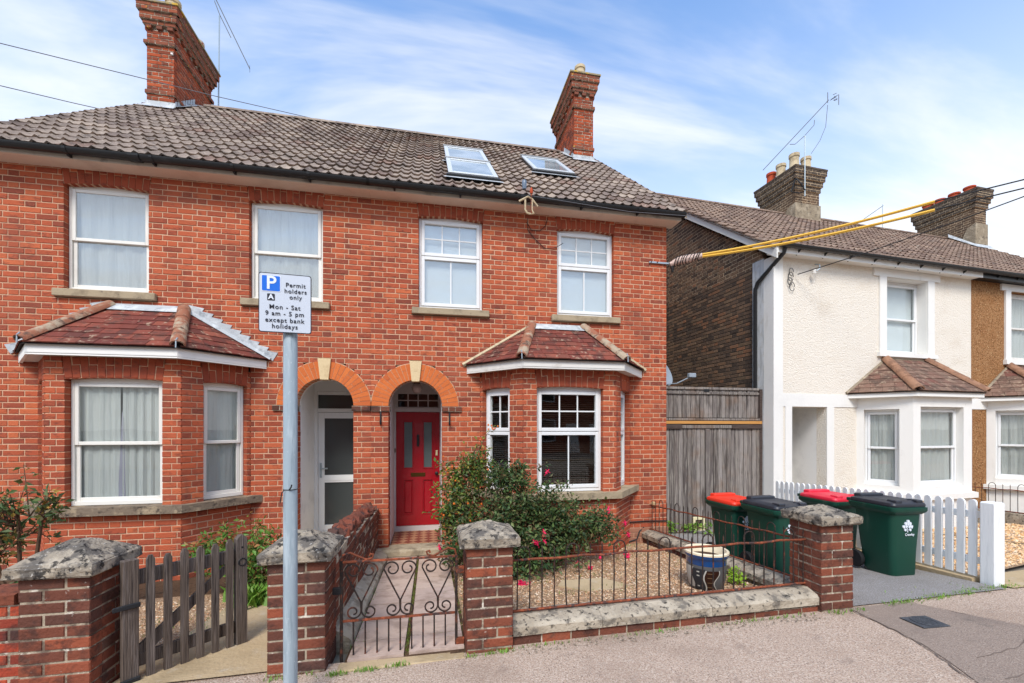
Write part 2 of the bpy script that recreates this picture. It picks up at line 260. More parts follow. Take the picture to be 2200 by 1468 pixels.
POT_W = M('pot_rim_cream', C(232, 218, 188), [(C(206, 184, 148), 9, .5, .7, .6)], rough=.35, spec=.4)
POT_N = M('pot_panel_dark', C(44, 44, 48), rough=.4)
POT_K = M('pot_panel_brown', C(48, 26, 18), rough=.4)
IRONC = M('cast_cover', C(66, 68, 72), [(C(92, 92, 94), 30, .5, .65, .6)], rough=.6, spec=.3, bump=(60, .5))
DISH = M('dish_grey', C(150, 160, 170), rough=.5)
OPP = M('far_brick', C(140, 74, 54), [(C(110, 60, 48), 3, .5, .7, .6)], rough=.95)
HEDGE_I = leafmat('hedge_leaf', [C(40, 62, 34), C(58, 84, 44), C(46, 72, 40)])

# ---------------------------------------------------------------- mesh helpers
class MB:
    def __init__(s, T=None): s.v = []; s.f = []; s.T = T
    def add(s, vs, fs):
        n = len(s.v)
        if s.T is not None: vs = [s.T @ Vector(p) for p in vs]
        s.v.extend(tuple(p) for p in vs); s.f.extend(tuple(i + n for i in f) for f in fs)
        return s
    def box(s, x0, x1, y0, y1, z0, z1):
        return s.add([(x0, y0, z0), (x1, y0, z0), (x1, y1, z0), (x0, y1, z0), (x0, y0, z1), (x1, y0, z1), (x1, y1, z1), (x0, y1, z1)],
                     [(0, 3, 2, 1), (4, 5, 6, 7), (0, 1, 5, 4), (1, 2, 6, 5), (2, 3, 7, 6), (3, 0, 4, 7)])
    def bbox(s, x0, x1, y0, y1, z0, z1, b=.006):
        # box with chamfered edges
        vs = []; idx = {}
        for ix, x in ((-1, x0), (1, x1)):
            for iy, y in ((-1, y0), (1, y1)):
                for iz, z in ((-1, z0), (1, z1)):
                    for ax in range(3):
                        p = [x, y, z]; sg = (ix, iy, iz)
                        for a in range(3):
                            if a != ax: p[a] -= sg[a] * b
                        idx[(ix, iy, iz, ax)] = len(vs); vs.append(tuple(p))
        fs = []
        for ax in range(3):
            o = [a for a in range(3) if a != ax]
            for sg in (-1, 1):
                q = []
                for c in ((-1, -1), (1, -1), (1, 1), (-1, 1)):
                    k = [0, 0, 0]; k[ax] = sg; k[o[0]] = c[0]; k[o[1]] = c[1]; q.append(idx[(*k, ax)])
                fs.append(tuple(q))
        for ax in range(3):
            o = [a for a in range(3) if a != ax]
            for c in ((-1, -1), (1, -1), (1, 1), (-1, 1)):
                k = [0, 0, 0]; k[o[0]] = c[0]; k[o[1]] = c[1]
                q = []
                k[ax] = -1; q.append(idx[(*k, o[0])]); q.append(idx[(*k, o[1])]); k[ax] = 1; q.append(idx[(*k, o[1])]); q.append(idx[(*k, o[0])])
                fs.append(tuple(q))
        for ix in (-1, 1):
            for iy in (-1, 1):
                for iz in (-1, 1): fs.append(tuple(idx[(ix, iy, iz, a)] for a in range(3)))
        return s.add(vs, fs)
    def obox(s, c, u, w, h, d, z):
        """box centred on c in plan, u = unit vector along, width w, depth d, z..z+h"""
        ux, uy = u; nx, ny = -uy, ux
        vs = []
        for zz_ in (z, z + h):
            for a, b in ((-.5, -.5), (.5, -.5), (.5, .5), (-.5, .5)):
                vs.append((c[0] + ux * a * w + nx * b * d, c[1] + uy * a * w + ny * b * d, zz_))
        return s.add(vs, [(0, 3, 2, 1), (4, 5, 6, 7), (0, 1, 5, 4), (1, 2, 6, 5), (2, 3, 7, 6), (3, 0, 4, 7)])
    def prism(s, pts, z0, z1):
        n = len(pts)
        vs = [(p[0], p[1], z0) for p in pts] + [(p[0], p[1], z1) for p in pts]
        return s.add(vs, [tuple(range(n - 1, -1, -1)), tuple(range(n, 2 * n))] + [(i, (i + 1) % n, n + (i + 1) % n, n + i) for i in range(n)])
    def prism_y(s, pts, y0, y1):
        n = len(pts)
        vs = [(p[0], y0, p[1]) for p in pts] + [(p[0], y1, p[1]) for p in pts]
        return s.add(vs, [tuple(range(n)), tuple(range(2 * n - 1, n - 1, -1))] + [(i, n + i, n + (i + 1) % n, (i + 1) % n) for i in range(n)])
    def loft(s, rings, cap=True):
        n = len(rings[0]); vs = [p for r in rings for p in r]; fs = []
        for k in range(len(rings) - 1):
            for i in range(n):
                j = (i + 1) % n; fs.append((k * n + i, k * n + j, (k + 1) * n + j, (k + 1) * n + i))
        if cap: fs += [tuple(range(n - 1, -1, -1)), tuple(range((len(rings) - 1) * n, len(rings) * n))]
        return s.add(vs, fs)
    def tube(s, path, r, n=6, cap=True):
        path = [Vector(p) for p in path]; rings = []; up = None
        for i, p in enumerate(path):
            t = (path[min(i + 1, len(path) - 1)] - path[max(i - 1, 0)])
            if t.length < 1e-9: t = Vector((0, 0, 1))
            t.normalize()
            if up is None: up = Vector((0, 0, 1)) if abs(t.z) < .9 else Vector((1, 0, 0))
            a = t.cross(up)
            if a.length < 1e-6: a = t.orthogonal()
            a.normalize(); b = a.cross(t); up = b
            rr = r[i] if isinstance(r, (list, tuple)) else r
            rings.append([tuple(p + a * rr * math.cos(2 * math.pi * k / n) + b * rr * math.sin(2 * math.pi * k / n)) for k in range(n)])
        return s.loft(rings, cap)
    def lathe(s, prof, c=(0, 0, 0), n=20, cap=True):
        return s.loft([[(c[0] + r * math.cos(2 * math.pi * k / n), c[1] + r * math.sin(2 * math.pi * k / n), c[2] + z) for k in range(n)] for r, z in prof], cap)
    def mesh(s, name):
        m = bpy.data.meshes.new(name); m.from_pydata(s.v, [], s.f); m.update(); return m
    def build(s, name, mat, parent=None, smooth=False, local=False):
        m = s.mesh(name)
        fix(m)
        return link(name, m, mat, parent, smooth, local)
import bmesh
def fix(m):
    b = bmesh.new(); b.from_mesh(m); bmesh.ops.recalc_face_normals(b, faces=b.faces); b.to_mesh(m); b.free()
EMPT = {}
def link(name, mesh, mat, parent=None, smooth=False, local=False):
    o = bpy.data.objects.new(name, mesh); COL.objects.link(o)
    if mat is not None and not mesh.materials: mesh.materials.append(mat)
    if smooth:
        mesh.polygons.foreach_set('use_smooth', [True] * len(mesh.polygons))
        try: mesh.set_sharp_from_angle(angle=R(40))
        except Exception: pass
    if parent is not None: adopt(o, parent, local)
    return o
def adopt(o, parent, local=False):
    o.parent = parent
    if not local and parent.name in EMPT: o.matrix_parent_inverse = EMPT[parent.name].inverted()
def thing(name, label, cat, loc=(0, 0, 0), rotz=0, group=None):
    o = bpy.data.objects.new(name, None); COL.objects.link(o); o.empty_display_size = .1
    o.location = loc; o.rotation_euler = (0, 0, rotz)
    EMPT[o.name] = Matrix.Translation(loc) @ Matrix.Rotation(rotz, 4, 'Z')
    return tag(o, label, cat, group)
def tag(o, label=None, cat=None, group=None, kind=None):
    if label: o['label'] = label
    if cat: o['category'] = cat
    if group: o['group'] = group
    if kind: o['kind'] = kind
    return o
def inst(name, mesh, mtx, parent, local=False):
    o = bpy.data.objects.new(name, mesh); COL.objects.link(o)
    if parent is not None: adopt(o, parent, local)
    o.matrix_basis = mtx
    return o
def mesh_np(name, verts, faces, mat):
    m = bpy.data.meshes.new(name); m.from_pydata(verts.tolist() if hasattr(verts, 'tolist') else verts, [], faces.tolist() if hasattr(faces, 'tolist') else faces); m.update()
    m.materials.append(mat); return m
def text_mesh(txt, size, mat, align='CENTER', bold=.0, spacing=1.0):
    cu = bpy.data.curves.new('txt', 'FONT'); cu.body = txt; cu.size = size; cu.align_x = align; cu.align_y = 'CENTER'; cu.extrude = .0006; cu.offset = bold; cu.space_character = spacing
    cu.resolution_u = 4
    o = bpy.data.objects.new('txt', cu); COL.objects.link(o)
    dg = bpy.context.evaluated_depsgraph_get()
    m = bpy.data.meshes.new_from_object(o.evaluated_get(dg)); bpy.data.objects.remove(o); bpy.data.curves.remove(cu)
    m.materials.clear(); m.materials.append(mat); return m

# ---------------------------------------------------------------- unit bricks (front at y=0, back at y=1)
def unit_brick(k):
    r = random.Random(k); j = lambda a: r.uniform(-a, a)
    cx_, cz_ = .022, .075
    vs = []
    for x, z in ((-.5, -.5), (.5, -.5), (.5, .5), (-.5, .5)):
        vs.append((x - math.copysign(cx_, x) + j(.008), j(.02), z - math.copysign(cz_, z) + j(.025)))
    for x, z in ((-.5, -.5), (.5, -.5), (.5, .5), (-.5, .5)): vs.append((x, .07, z))
    for x, z in ((-.5, -.5), (.5, -.5), (.5, .5), (-.5, .5)): vs.append((x, 1, z))
    fs = [(0, 1, 2, 3), (4, 5, 1, 0), (5, 6, 2, 1), (6, 7, 3, 2), (7, 4, 0, 3), (8, 9, 5, 4), (9, 10, 6, 5), (10, 11, 7, 6), (11, 8, 4, 7)]
    return vs, fs
UB = [unit_brick(k) for k in range(6)]
UBM = {}
def brick_mesh(k, mat):
    key = (k, mat.name)
    if key not in UBM:
        m = bpy.data.meshes.new('brick'); m.from_pydata(UB[k][0], [], UB[k][1]); m.update(); m.materials.append(mat); UBM[key] = m
    return UBM[key]
CAMP = Vector((0, 0, 1.67))
def brick_matrix(b):
    # b = (cx, cy, cz, w, h, depth, angle, tilt)
    return Matrix.Translation((b[0], b[1], b[2])) @ Matrix.Rotation(b[6], 4, 'Z') @ Matrix.Rotation(b[7], 4, 'Y') @ Matrix.Diagonal((b[3], b[5], b[4], 1))
def lay_bricks(bricks, parent, mat_o, mat_i, limit, local=False, frame=None, stuff='brickwork'):
    """bricks: list of tuples; largest in view become objects, the rest one joined part"""
    def score(b):
        p = Vector(b[:3]); p = frame @ p if frame is not None else p
        d = (p - CAMP).length; n = Vector((math.sin(b[6]), -math.cos(b[6]), 0))
        if frame is not None: n = frame.to_3x3() @ n
        return b[3] * b[4] / d / d * max(.02, n.dot((CAMP - p).normalized()))
    order = sorted(range(len(bricks)), key=lambda i: -score(bricks[i]))
    for i in order[:limit]:
        k = i % 6; inst('brick', brick_mesh(k, mat_o), brick_matrix(bricks[i]), parent, local)
    rest = order[limit:]
    if rest:
        V = []; F = []
        for i in rest:
            k = i % 6; mt = brick_matrix(bricks[i]); n = len(V)
            V += [tuple(mt @ Vector(p)) for p in UB[k][0]]; F += [tuple(q + n for q in f) for f in UB[k][1]]
        m = bpy.data.meshes.new(stuff); m.from_pydata(V, [], F); m.update(); m.materials.append(mat_i)
        o = bpy.data.objects.new(stuff, m); COL.objects.link(o); adopt(o, parent, local); tag(o, kind='stuff')
CH = .075; JT = .0095
def sub_iv(iv, cuts):
    res = [iv]
    for a, b in cuts:
        nr = []
        for p, q in res:
            if b <= p or a >= q: nr.append((p, q)); continue
            if a > p: nr.append((p, a))
            if b < q: nr.append((b, q))
        res = nr
    return [(p, q) for p, q in res if q - p > .02]
def bond(a, b, row, kind='flemish', off=0.0):
    """list of (u0,u1) brick spans on a..b"""
    S, H = .225, .1075
    cells = []
    if kind == 'flemish':
        P_ = S + H + 2 * .01; o = (row % 2) * P_ / 2 + off
        k0 = math.floor((a - o) / P_) - 1; u = o + k0 * P_
        while u < b:
            cells.append((u, u + S + .01)); cells.append((u + S + .01, u + P_)); u += P_
    elif kind == 'stretcher':
        P_ = S + .01; o = (row % 2) * P_ / 2 + off; k0 = math.floor((a - o) / P_) - 1; u = o + k0 * P_
        while u < b: cells.append((u, u + P_)); u += P_
    elif kind == 'pillar':
        m = a + (b - a) * (.655 if row % 2 else .345); cells = [(a, m), (m, b)]
    out_ = []
    for p, q in cells:
        p = max(p, a); q = min(q, b)
        if q - p < .004: continue
        if q - p < .034 and out_: out_[-1] = (out_[-1][0], q)
        else: out_.append((p, q))
    if len(out_) > 1 and out_[0][1] - out_[0][0] < .034: out_[1] = (out_[0][0], out_[1][1]); out_.pop(0)
    h = JT / 2
    return [(p + (h if p > a + .001 else 0), q - (h if q < b - .001 else 0)) for p, q in out_]
def brick_face(bricks, mort, origin, ang, length, z0, z1, cuts=None, kind='flemish', depth=.1, off=0.0, row0=0, proud=.006, recess=.004, z1f=None, ch=CH, endr=.012, jt=JT):
    """courses on a vertical face; origin (x,y) at u=0 of the brick face; outward normal (sin,-cos)"""
    u = (math.cos(ang), math.sin(ang)); n = (math.sin(ang), -math.cos(ang))
    row = row0; z = z0
    while z < z1 - .012:
        zt = min(z + ch, z1); zm = (z + zt) / 2
        L = length
        segs = sub_iv((0, L), cuts(z, zt) if cuts else [])
        for a, b in segs:
            if z1f and z1f((a + b) / 2) < zm:
                pass
            ma = a + (recess if a > .001 else endr); mb_ = b - (recess if b < L - .001 else endr); w = mb_ - ma; mid = (ma + mb_) / 2
            c = (origin[0] + u[0] * mid - n[0] * (proud + depth / 2), origin[1] + u[1] * mid - n[1] * (proud + depth / 2))
            mort.obox(c, u, w, zt - z, depth, z)
            for p, q in bond(a, b, row, kind, off):
                hh = (zt - z) - jt
                if hh < .02: continue
                jit = random.uniform(-.0015, .0015)
                m_ = (p + q) / 2
                bricks.append((origin[0] + u[0] * m_ + n[0] * jit, origin[1] + u[1] * m_ + n[1] * jit, z + jt / 2 + hh / 2, q - p - (jt - JT), hh, depth, ang, random.gauss(0, .002)))
        z += ch; row += 1
# ================================================================ ground
def clamp(v, a=0., b=1.): return max(a, min(b, v))
def gz(X, Y):
    p = .012 + .014 * clamp(X, -8, 9)
    if Y <= 3.15: return p
    return p + (-.2 - p) * clamp((Y - 3.15) / 3.2)
def sheet(name, poly, off, mat, step=.4, parent=None, thick=.0, kind='structure', zf=gz):
    """sheet over a convex polygon (plan), draped on the ground, cut in a grid"""
    b = bmesh.new(); vs = [b.verts.new((p[0], p[1], 0)) for p in poly]; b.faces.new(vs)
    xs = [p[0] for p in poly]; ys = [p[1] for p in poly]
    if step:
        for ax, lo, hi in ((0, min(xs), max(xs)), (1, min(ys), max(ys))):
            cuts = [lo + step * k for k in range(1, int((hi - lo) / step) + 1)]
            if ax == 1: cuts += [3.15, 6.35]
            for c in cuts:
                if lo < c < hi:
                    no = (1, 0, 0) if ax == 0 else (0, 1, 0); co = (c, 0, 0) if ax == 0 else (0, c, 0)
                    bmesh.ops.bisect_plane(b, geom=b.verts[:] + b.edges[:] + b.faces[:], plane_co=co, plane_no=no)
    for v in b.verts: v.co.z = zf(v.co.x, v.co.y) + off
    bmesh.ops.recalc_face_normals(b, faces=b.faces)
    for f in b.faces:
        if f.normal.z < 0: f.normal_flip()
    m = bpy.data.meshes.new(name); b.to_mesh(m); b.free()
    o = link(name, m, mat, parent)
    if parent is None: tag(o, kind=kind)
    return o
rect = lambda x0, x1, y0, y1: [(x0, y0), (x1, y0), (x1, y1), (x0, y1)]
g = sheet('ground', rect(-400, 400, -400, 900), -.05, M('open_ground', C(142, 134, 122), [(C(112, 112, 92), .8, .45, .7, .7)], rough=.95), 0)
gm = g.data
bm_ = bmesh.new(); bm_.from_mesh(gm)
for c in (-8, -3, 0, 4, 9): bmesh.ops.bisect_plane(bm_, geom=bm_.verts[:] + bm_.edges[:] + bm_.faces[:], plane_co=(c, 0, 0), plane_no=(1, 0, 0))
for c in (3.15, 6.35): bmesh.ops.bisect_plane(bm_, geom=bm_.verts[:] + bm_.edges[:] + bm_.faces[:], plane_co=(0, c, 0), plane_no=(0, 1, 0))
for v in bm_.verts: v.co.z = gz(v.co.x, v.co.y) - .05
bm_.to_mesh(gm); bm_.free()
sheet('road', rect(-60, 60, -8.2, -.9), -.03, ROAD, 0, zf=lambda x, y: -.02)
sheet('pavement', rect(-30, 30, -.75, 3.19), 0, TARM, 2.0)
k_ = MB()
for i in range(-20, 20): k_.bbox(i * .92, i * .92 + .91, -.88, -.745, -.12, gz(i * .92, 0) + .004, .01)
tag(k_.build('kerb', CONC), kind='structure')
tag(MB().box(-60, 60, -8.4, -8.2, -.12, .1).build('far_kerb', CONC), kind='structure')
patch_pts = [(3.66, 3.13), (4.28, 3.13), (4.75, 2.45), (3.75, 1.95), (3.36, 2.0), (3.5, 2.29), (3.59, 2.52), (3.62, 2.79)]
sheet('pavement_patch', patch_pts[::1], .006, TARM_P, .3)
sheet('pavement_patch', [(4.72, 2.46), (6.4, 2.62), (6.4, 1.6), (3.2, 1.6), (3.37, 1.99), (3.76, 1.94)], .004, TARM_P, .3)
pvm = bpy.data.objects['pavement']
def crack(pts, w=.006, m=None):
    mb = MB(); rr_ = random.Random(len(pts) + int(pts[0][0] * 10)); P_ = []
    for (x0, y0), (x1, y1) in zip(pts[:-1], pts[1:]):
        for k in range(8): f = k / 8; P_.append((x0 + (x1 - x0) * f + rr_.gauss(0, .008), y0 + (y1 - y0) * f + rr_.gauss(0, .008)))
    P_.append(pts[-1]); vs = []; fs = []
    for i, (x, y) in enumerate(P_):
        a = P_[max(0, i - 1)]; b = P_[min(len(P_) - 1, i + 1)]; dx, dy = b[0] - a[0], b[1] - a[1]; l = math.hypot(dx, dy) + 1e-6; ww = w * rr_.uniform(.4, 1.3)
        for s_ in (-1, 1): vs.append((x - dy / l * ww * s_ * .5, y + dx / l * ww * s_ * .5, gz(x, y) + .0085))
    for i in range(len(P_) - 1): fs.append((2 * i, 2 * i + 1, 2 * i + 3, 2 * i + 2))
    mb.add(vs, fs); mb.build('crack', m or M('crack_dirt', C(112, 98, 88), rough=.95), pvm)
crack([(3.64, 3.12), (3.62, 2.8), (3.57, 2.52), (3.48, 2.28), (3.34, 2.0)], .012)
crack([(4.3, 3.12), (4.76, 2.44), (5.1, 2.0)], .008); crack([(3.75, 2.28), (4.2, 2.33), (4.7, 2.5)], .007); crack([(3.6, 2.05), (4.1, 2.1), (4.9, 2.2)], .006)

sheet('driveway', [(3.62, 3.15), (5.52, 3.15), (5.66, 7.2), (3.62, 7.2)], .012, TARM_D, .4)
sheet('garden_gravel', rect(.2, 3.46, 3.3, 6.42), .004, GRAV, .35)
sheet('garden_soil', rect(-5.6, -.95, 3.3, 6.42), .002, SOIL, .35)
sheet('left_gravel', rect(-4.6, -1.75, 3.35, 5.1), .008, GRAV, .35)
sheet('left_path', [(-2.06, 3.15), (-1.08, 3.15), (-1.1, 6.4), (-1.82, 6.4)], .016, CONC, .35)
sheet('white_house_gravel', [(5.7, 3.55), (8.4, 4.05), (8.4, 6.2), (5.78, 5.9)], .006, GRAV, .4)
sheet('white_house_path', [(5.62, 3.15), (9.5, 3.15), (9.5, 3.75), (5.68, 3.55)], .012, CONC, .4)
sheet('neighbour_gravel', [(8.5, 3.9), (14, 4.4), (14, 6.6), (8.5, 6.2)], .006, GRAV, .4)

# ================================================================ generic house parts
def ring(mb, x0, x1, z0, z1, t, y0, y1, tb=None):
    tb = t if tb is None else tb
    mb.bbox(x0, x0 + t, y0, y1, z0, z1, .004); mb.bbox(x1 - t, x1, y0, y1, z0, z1, .004)
    mb.bbox(x0 + t, x1 - t, y0 + .001, y1 - .001, z0, z0 + tb, .004); mb.bbox(x0 + t, x1 - t, y0 + .001, y1 - .001, z1 - t, z1, .004)
def curtain_sheet(T, x0, x1, z0, z1, y, folds, amp=.02, flare=0):
    mb = MB(T); n = max(8, int(folds * 8)); vs = []; fs = []
    ph = random.uniform(0, 6)
    for zi, zf in enumerate((0, .33, .66, 1)):
        for i in range(n + 1):
            s = i / n; x = x0 + (x1 - x0) * s
            wob = amp * math.sin(s * folds * 6.283 + ph + .5 * zf) * (1 - .3 * zf) + .4 * amp * math.sin(s * folds * 14 + zf)
            vs.append((x + flare * (1 - zf) * (s - .5), y + wob, z0 + (z1 - z0) * zf))
    for zi in range(3):
        for i in range(n): a = zi * (n + 1) + i; fs.append((a, a + 1, a + n + 2, a + n + 1))
    return mb.add(vs, fs)
def window(parent, T, w, h, style, dress, mat=UPVC, local=False, infill=.05, gmat=None):
    """T: local x along the wall, y into the wall (0 = brick face), z up from the sill"""
    gmat = gmat or GLASS
    hw = w / 2; y0, y1 = .0, .07
    fr = MB(T); ring(fr, -hw, hw, 0, h, .032, y0, y1, .05)
    fr.bbox(-hw + .03, hw - .03, y0 + .012, y1, h - .03 - infill, h - .031, .003)
    f = fr.build('window', mat, parent, local=local)
    def sub(n, mb, m): return mb.build(n, m, f)
    top = h - .03 - infill; bot = .05; a = -hw + .032; b = hw - .032
    if style == 'casement':
        zt = bot + (top - bot) * .585
        for z0, z1, nv, nh in ((bot, zt - .004, 1, 0), (zt + .004, top, 2, 1)):
            s = MB(T); ring(s, a + .002, b - .002, z0, z1, .05, y0 - .012, y1 - .02); sub('sash', s, mat)
            gx0, gx1, gz0, gz1 = a + .05, b - .05, z0 + .048, z1 - .048
            nb = nv if gx1 - gx0 > .4 else max(0, nv - 1)
            for k in range(1, nb + 1):
                x = gx0 + (gx1 - gx0) * k / (nb + 1); sub('glazing_bar', MB(T).box(x - .009, x + .009, y0 + .012, y0 + .03, gz0, gz1), mat)
            for k in range(1, nh + 1):
                z = gz0 + (gz1 - gz0) * k / (nh + 1); sub('glazing_bar', MB(T).box(gx0, gx1, y0 + .014, y0 + .029, z - .009, z + .009), mat)
            sub('pane', MB(T).box(gx0 - .004, gx1 + .004, y0 + .018, y0 + .026, gz0 - .004, gz1 + .004), gmat)
    else:
        zm = bot + (top - bot) * .49
        for z0, z1, dy in ((bot, zm + .02, .022), (zm - .02, top, -.004)):
            s = MB(T); ring(s, a + .004, b - .004, z0, z1, .042, y0 + dy, y0 + dy + .026); sub('sash', s, mat)
            sub('pane', MB(T).box(a + .042, b - .042, y0 + dy + .01, y0 + dy + .016, z0 + .04, z1 - .04), gmat)
    if dress == 'blind': sub('blind', MB(T).box(a, b, .075, .079, .03, top), BLIND_W)
    elif dress == 'slats':
        s = MB(T); z = .06
        while z < top:
            s.add([(a, .10, z), (b, .10, z), (b, .125, z + .012), (a, .125, z + .012)], [(0, 1, 2, 3)]); z += .03
        sub('blind', s, BLIND_D)
    elif dress == 'curtain_gap':
        sub('curtain', curtain_sheet(T, a, a + (b - a) * .47, .03, top, .065, 3, .012), CURT); sub('curtain', curtain_sheet(T, a + (b - a) * .50, b, .03, top, .065, 4.5, .014), CURT)
        sub('curtain_lining', MB(T).add([(a + (b - a) * .44, .06, .03), (a + (b - a) * .53, .06, .03), (a + (b - a) * .51, .06, top * .72), (a + (b - a) * .49, .06, top * .78)], [(0, 1, 2, 3)]), CURT_B)
    elif dress == 'curtain': sub('curtain', curtain_sheet(T, a, b, .03, top, .065, 4 * w, .014), CURT)
    elif dress == 'net': sub('curtain', curtain_sheet(T, a, b, .03, top, .07, 6 * w, .014), CURT)
    return f
TT = lambda x, y, z, a=0: Matrix.Translation((x, y, z)) @ Matrix.Rotation(a, 4, 'Z')
# interlocking tile: x across (cover .30), y up the slope, z normal
def tile_unit():
    prof = []
    for k in range(2):
        o = -.15 + k * .15
        prof += [(o + .0, .0), (o + .058, -.002), (o + .074, .012), (o + .100, .033), (o + .126, .012), (o + .142, .0)]
    prof.append((.165, .0))
    n = len(prof); vs = []; fs = []
    for x, z in prof: vs.append((x, 0, z * .78 + .036))
    for x, z in prof: vs.append((x, .385, z * .78 + .002))
    for x, z in prof: vs.append((x, .008, z * .78 + .012))
    for i in range(n - 1):
        fs.append((i, i + 1, n + i + 1, n + i)); fs.append((2 * n + i, 2 * n + i + 1, i + 1, i))
    vs += [(prof[0][0], .385, -.01), (prof[-1][0], .385, -.01)]
    fs.append((0, n, 3 * n, 2 * n)); fs.append((n - 1, 3 * n - 1, 3 * n + 1, 2 * n - 1))
    return vs, fs
TU = tile_unit()
TUM = {}
def tile_mesh(mat):
    if mat.name not in TUM:
        m = bpy.data.meshes.new('roof_tile'); m.from_pydata(TU[0], [], TU[1]); m.update(); m.materials.append(mat)
        m.polygons.foreach_set('use_smooth', [True] * len(m.polygons))
        try: m.set_sharp_from_angle(angle=R(50))
        except Exception: pass
        TUM[mat.name] = m
    return TUM[mat.name]
def tiles(parent, mats, mat_o, mat_i, limit, local=False):
    """mats: list of matrices, nearest first are objects"""
    for mt in mats[:limit]: inst('roof_tile', tile_mesh(mat_o), mt, parent, local)
    rest = mats[limit:]
    if rest:
        A = np.array(TU[0]); V = []; F = []
        for mt in rest:
            n = len(V) * len(A); mm = np.array(mt); V.append(A @ mm[:3, :3].T + mm[:3, 3]); F += [tuple(i + n for i in f) for f in TU[1]]
        o = bpy.data.objects.new('roof_tiling', mesh_np('roof_tiling', np.concatenate(V), F, mat_i)); COL.objects.link(o); adopt(o, parent, local); tag(o, kind='stuff')
def half_round(mb, p, q, r, n=7, th=.018, open_end=True):
    """half-round ridge or hip tile from p to q"""
    p = Vector(p); q = Vector(q); t = (q - p).normalized(); side = t.cross(Vector((0, 0, 1))).normalized(); up = side.cross(t)
    rings = []
    for c, rr in ((p, r * 1.04), (q, r * .96)):
        o_ = [c + side * rr * math.cos(math.pi * k / n) + up * rr * math.sin(math.pi * k / n) * .85 for k in range(n + 1)]
        i_ = [c + side * (rr - th) * math.cos(math.pi * k / n) + up * (rr - th) * math.sin(math.pi * k / n) * .85 for k in range(n, -1, -1)]
        rings.append([tuple(v) for v in o_ + i_])
    return mb.loft(rings)
# plain clay tile: unit box, x -.5..5, y 0..1 up-slope, z 0..1
ub_ = MB().add([(-.5, 0, .35), (.5, 0, .35), (.5, 1, 0), (-.5, 1, 0), (-.5, 0, 1), (.5, 0, 1), (.5, 1, .45), (-.5, 1, .45)], [(0, 1, 5, 4), (1, 2, 6, 5), (3, 0, 4, 7), (4, 5, 6, 7)])
CLAYM = {}
def clay_mesh(mat):
    if mat.name not in CLAYM:
        m = ub_.mesh('plain_tile'); m.materials.append(mat); CLAYM[mat.name] = m
    return CLAYM[mat.name]
def tile_plane(parent, P0, P1, Q0, Q1, rows, tw, mat, local=False):
    P0, P1, Q0, Q1 = map(Vector, (P0, P1, Q0, Q1))
    u = (P1 - P0).normalized(); n = u.cross(((Q0 + Q1) / 2 - (P0 + P1) / 2)).normalized()
    if n.z < 0: n = -n
    v = n.cross(u)
    for i in range(rows):
        s = i / rows; s2 = (i + .55) / rows
        L = P0.lerp(Q0, s); a = P0.lerp(Q0, s2).dot(u); b = P1.lerp(Q1, s2).dot(u)
        base = P0.dot(v) + (Q0 - P0).dot(v) * s; g_ = (Q0 - P0).dot(v) / rows
        nn = P0.dot(n); x = a + (tw / 2 if i % 2 else tw) * random.uniform(.9, 1)
        x0 = a
        while x0 < b - .01:
            x1 = min(x, b)
            if b - x1 < .04: x1 = b
            c = u * ((x0 + x1) / 2) + v * base + n * nn
            mt = Matrix((Vector((u.x * (x1 - x0 - .004), v.x * g_ * 1.5, n.x * .022, c.x + random.uniform(-.002, .002))),
                         Vector((u.y * (x1 - x0 - .004), v.y * g_ * 1.5, n.y * .022, c.y)),
                         Vector((u.z * (x1 - x0 - .004), v.z * g_ * 1.5, n.z * .022, c.z + random.uniform(-.003, .003))), Vector((0, 0, 0, 1))))
            inst('plain_tile', clay_mesh(mat), mt, parent, local)
            x0 = x1; x = x1 + tw

# ================================================================ the red brick pair of houses
W = 6.41; XC = -.845; XR = 3.842; XL = 2 * XC - XR
EAVE = (6.14, 5.126); SL = math.atan(.841); RIDGE_Y = 10.38; RIDGE_Z = EAVE[1] + .841 * (RIDGE_Y - EAVE[0])
houses = {}
houses[0] = thing('brick_house', 'red brick semi-detached house with white sash windows and white glazed door', 'house', (-3.2, W, -.2), group='red brick semi-detached pair')
houses[1] = thing('brick_house', 'red brick semi-detached house with red front door and roof windows', 'house', (1.5, W, -.2), group='red brick semi-detached pair')
WIN = {0: (-4.135, -1.975), 1: (.305, 2.435)}
BAYC = {0: -3.66, 1: 1.97}
ARC = (XC - .63, XC + .63); AZ = 1.992; AR_O, AR_I = .63, .385
def facade_cuts(z, zt):
    zm = (z + zt) / 2; cuts = []
    for h in (0, 1):
        for c in WIN[h]:
            if 3.35 < zm < 3.45: cuts.append((c - .575, c + .575))
            elif 3.44 < zm < 4.79: cuts.append((c - .475, c + .475))
            elif 4.79 <= zm < 5.1: s = .475 + (zm - 4.79) * .12 + .004; cuts.append((c - s, c + s))
        if zm < 2.52: cuts.append((BAYC[h] - 1.225, BAYC[h] + 1.225))
    for c in ARC:
        if zm < AZ - .08: cuts.append((c - AR_I, c + AR_I))
        elif zm < AZ: cuts.append((c - AR_O - .02, c + AR_O + .02))
        elif zm < AZ + AR_O: s = math.sqrt(max(0, AR_O ** 2 - (zm - AZ) ** 2)); cuts.append((c - s, c + s))
        if AZ + AR_I < zm < AZ + AR_O + .045: cuts.append((c - .075, c + .075))
    return [(a - XL, b - XL) for a, b in cuts]
BR = {0: [], 1: []}; MO = {0: MB(), 1: MB()}
for h, (xa, xb) in ((0, (XL, XC)), (1, (XC, XR))):
    cf = lambda z, zt, xa=xa: [(a + XL - xa, b + XL - xa) for a, b in facade_cuts(z, zt)]
    brick_face(BR[h], MO[h], (xa, W), 0, xb - xa, -.258, 5.06, cf, off=.2 - xa, endr=0)
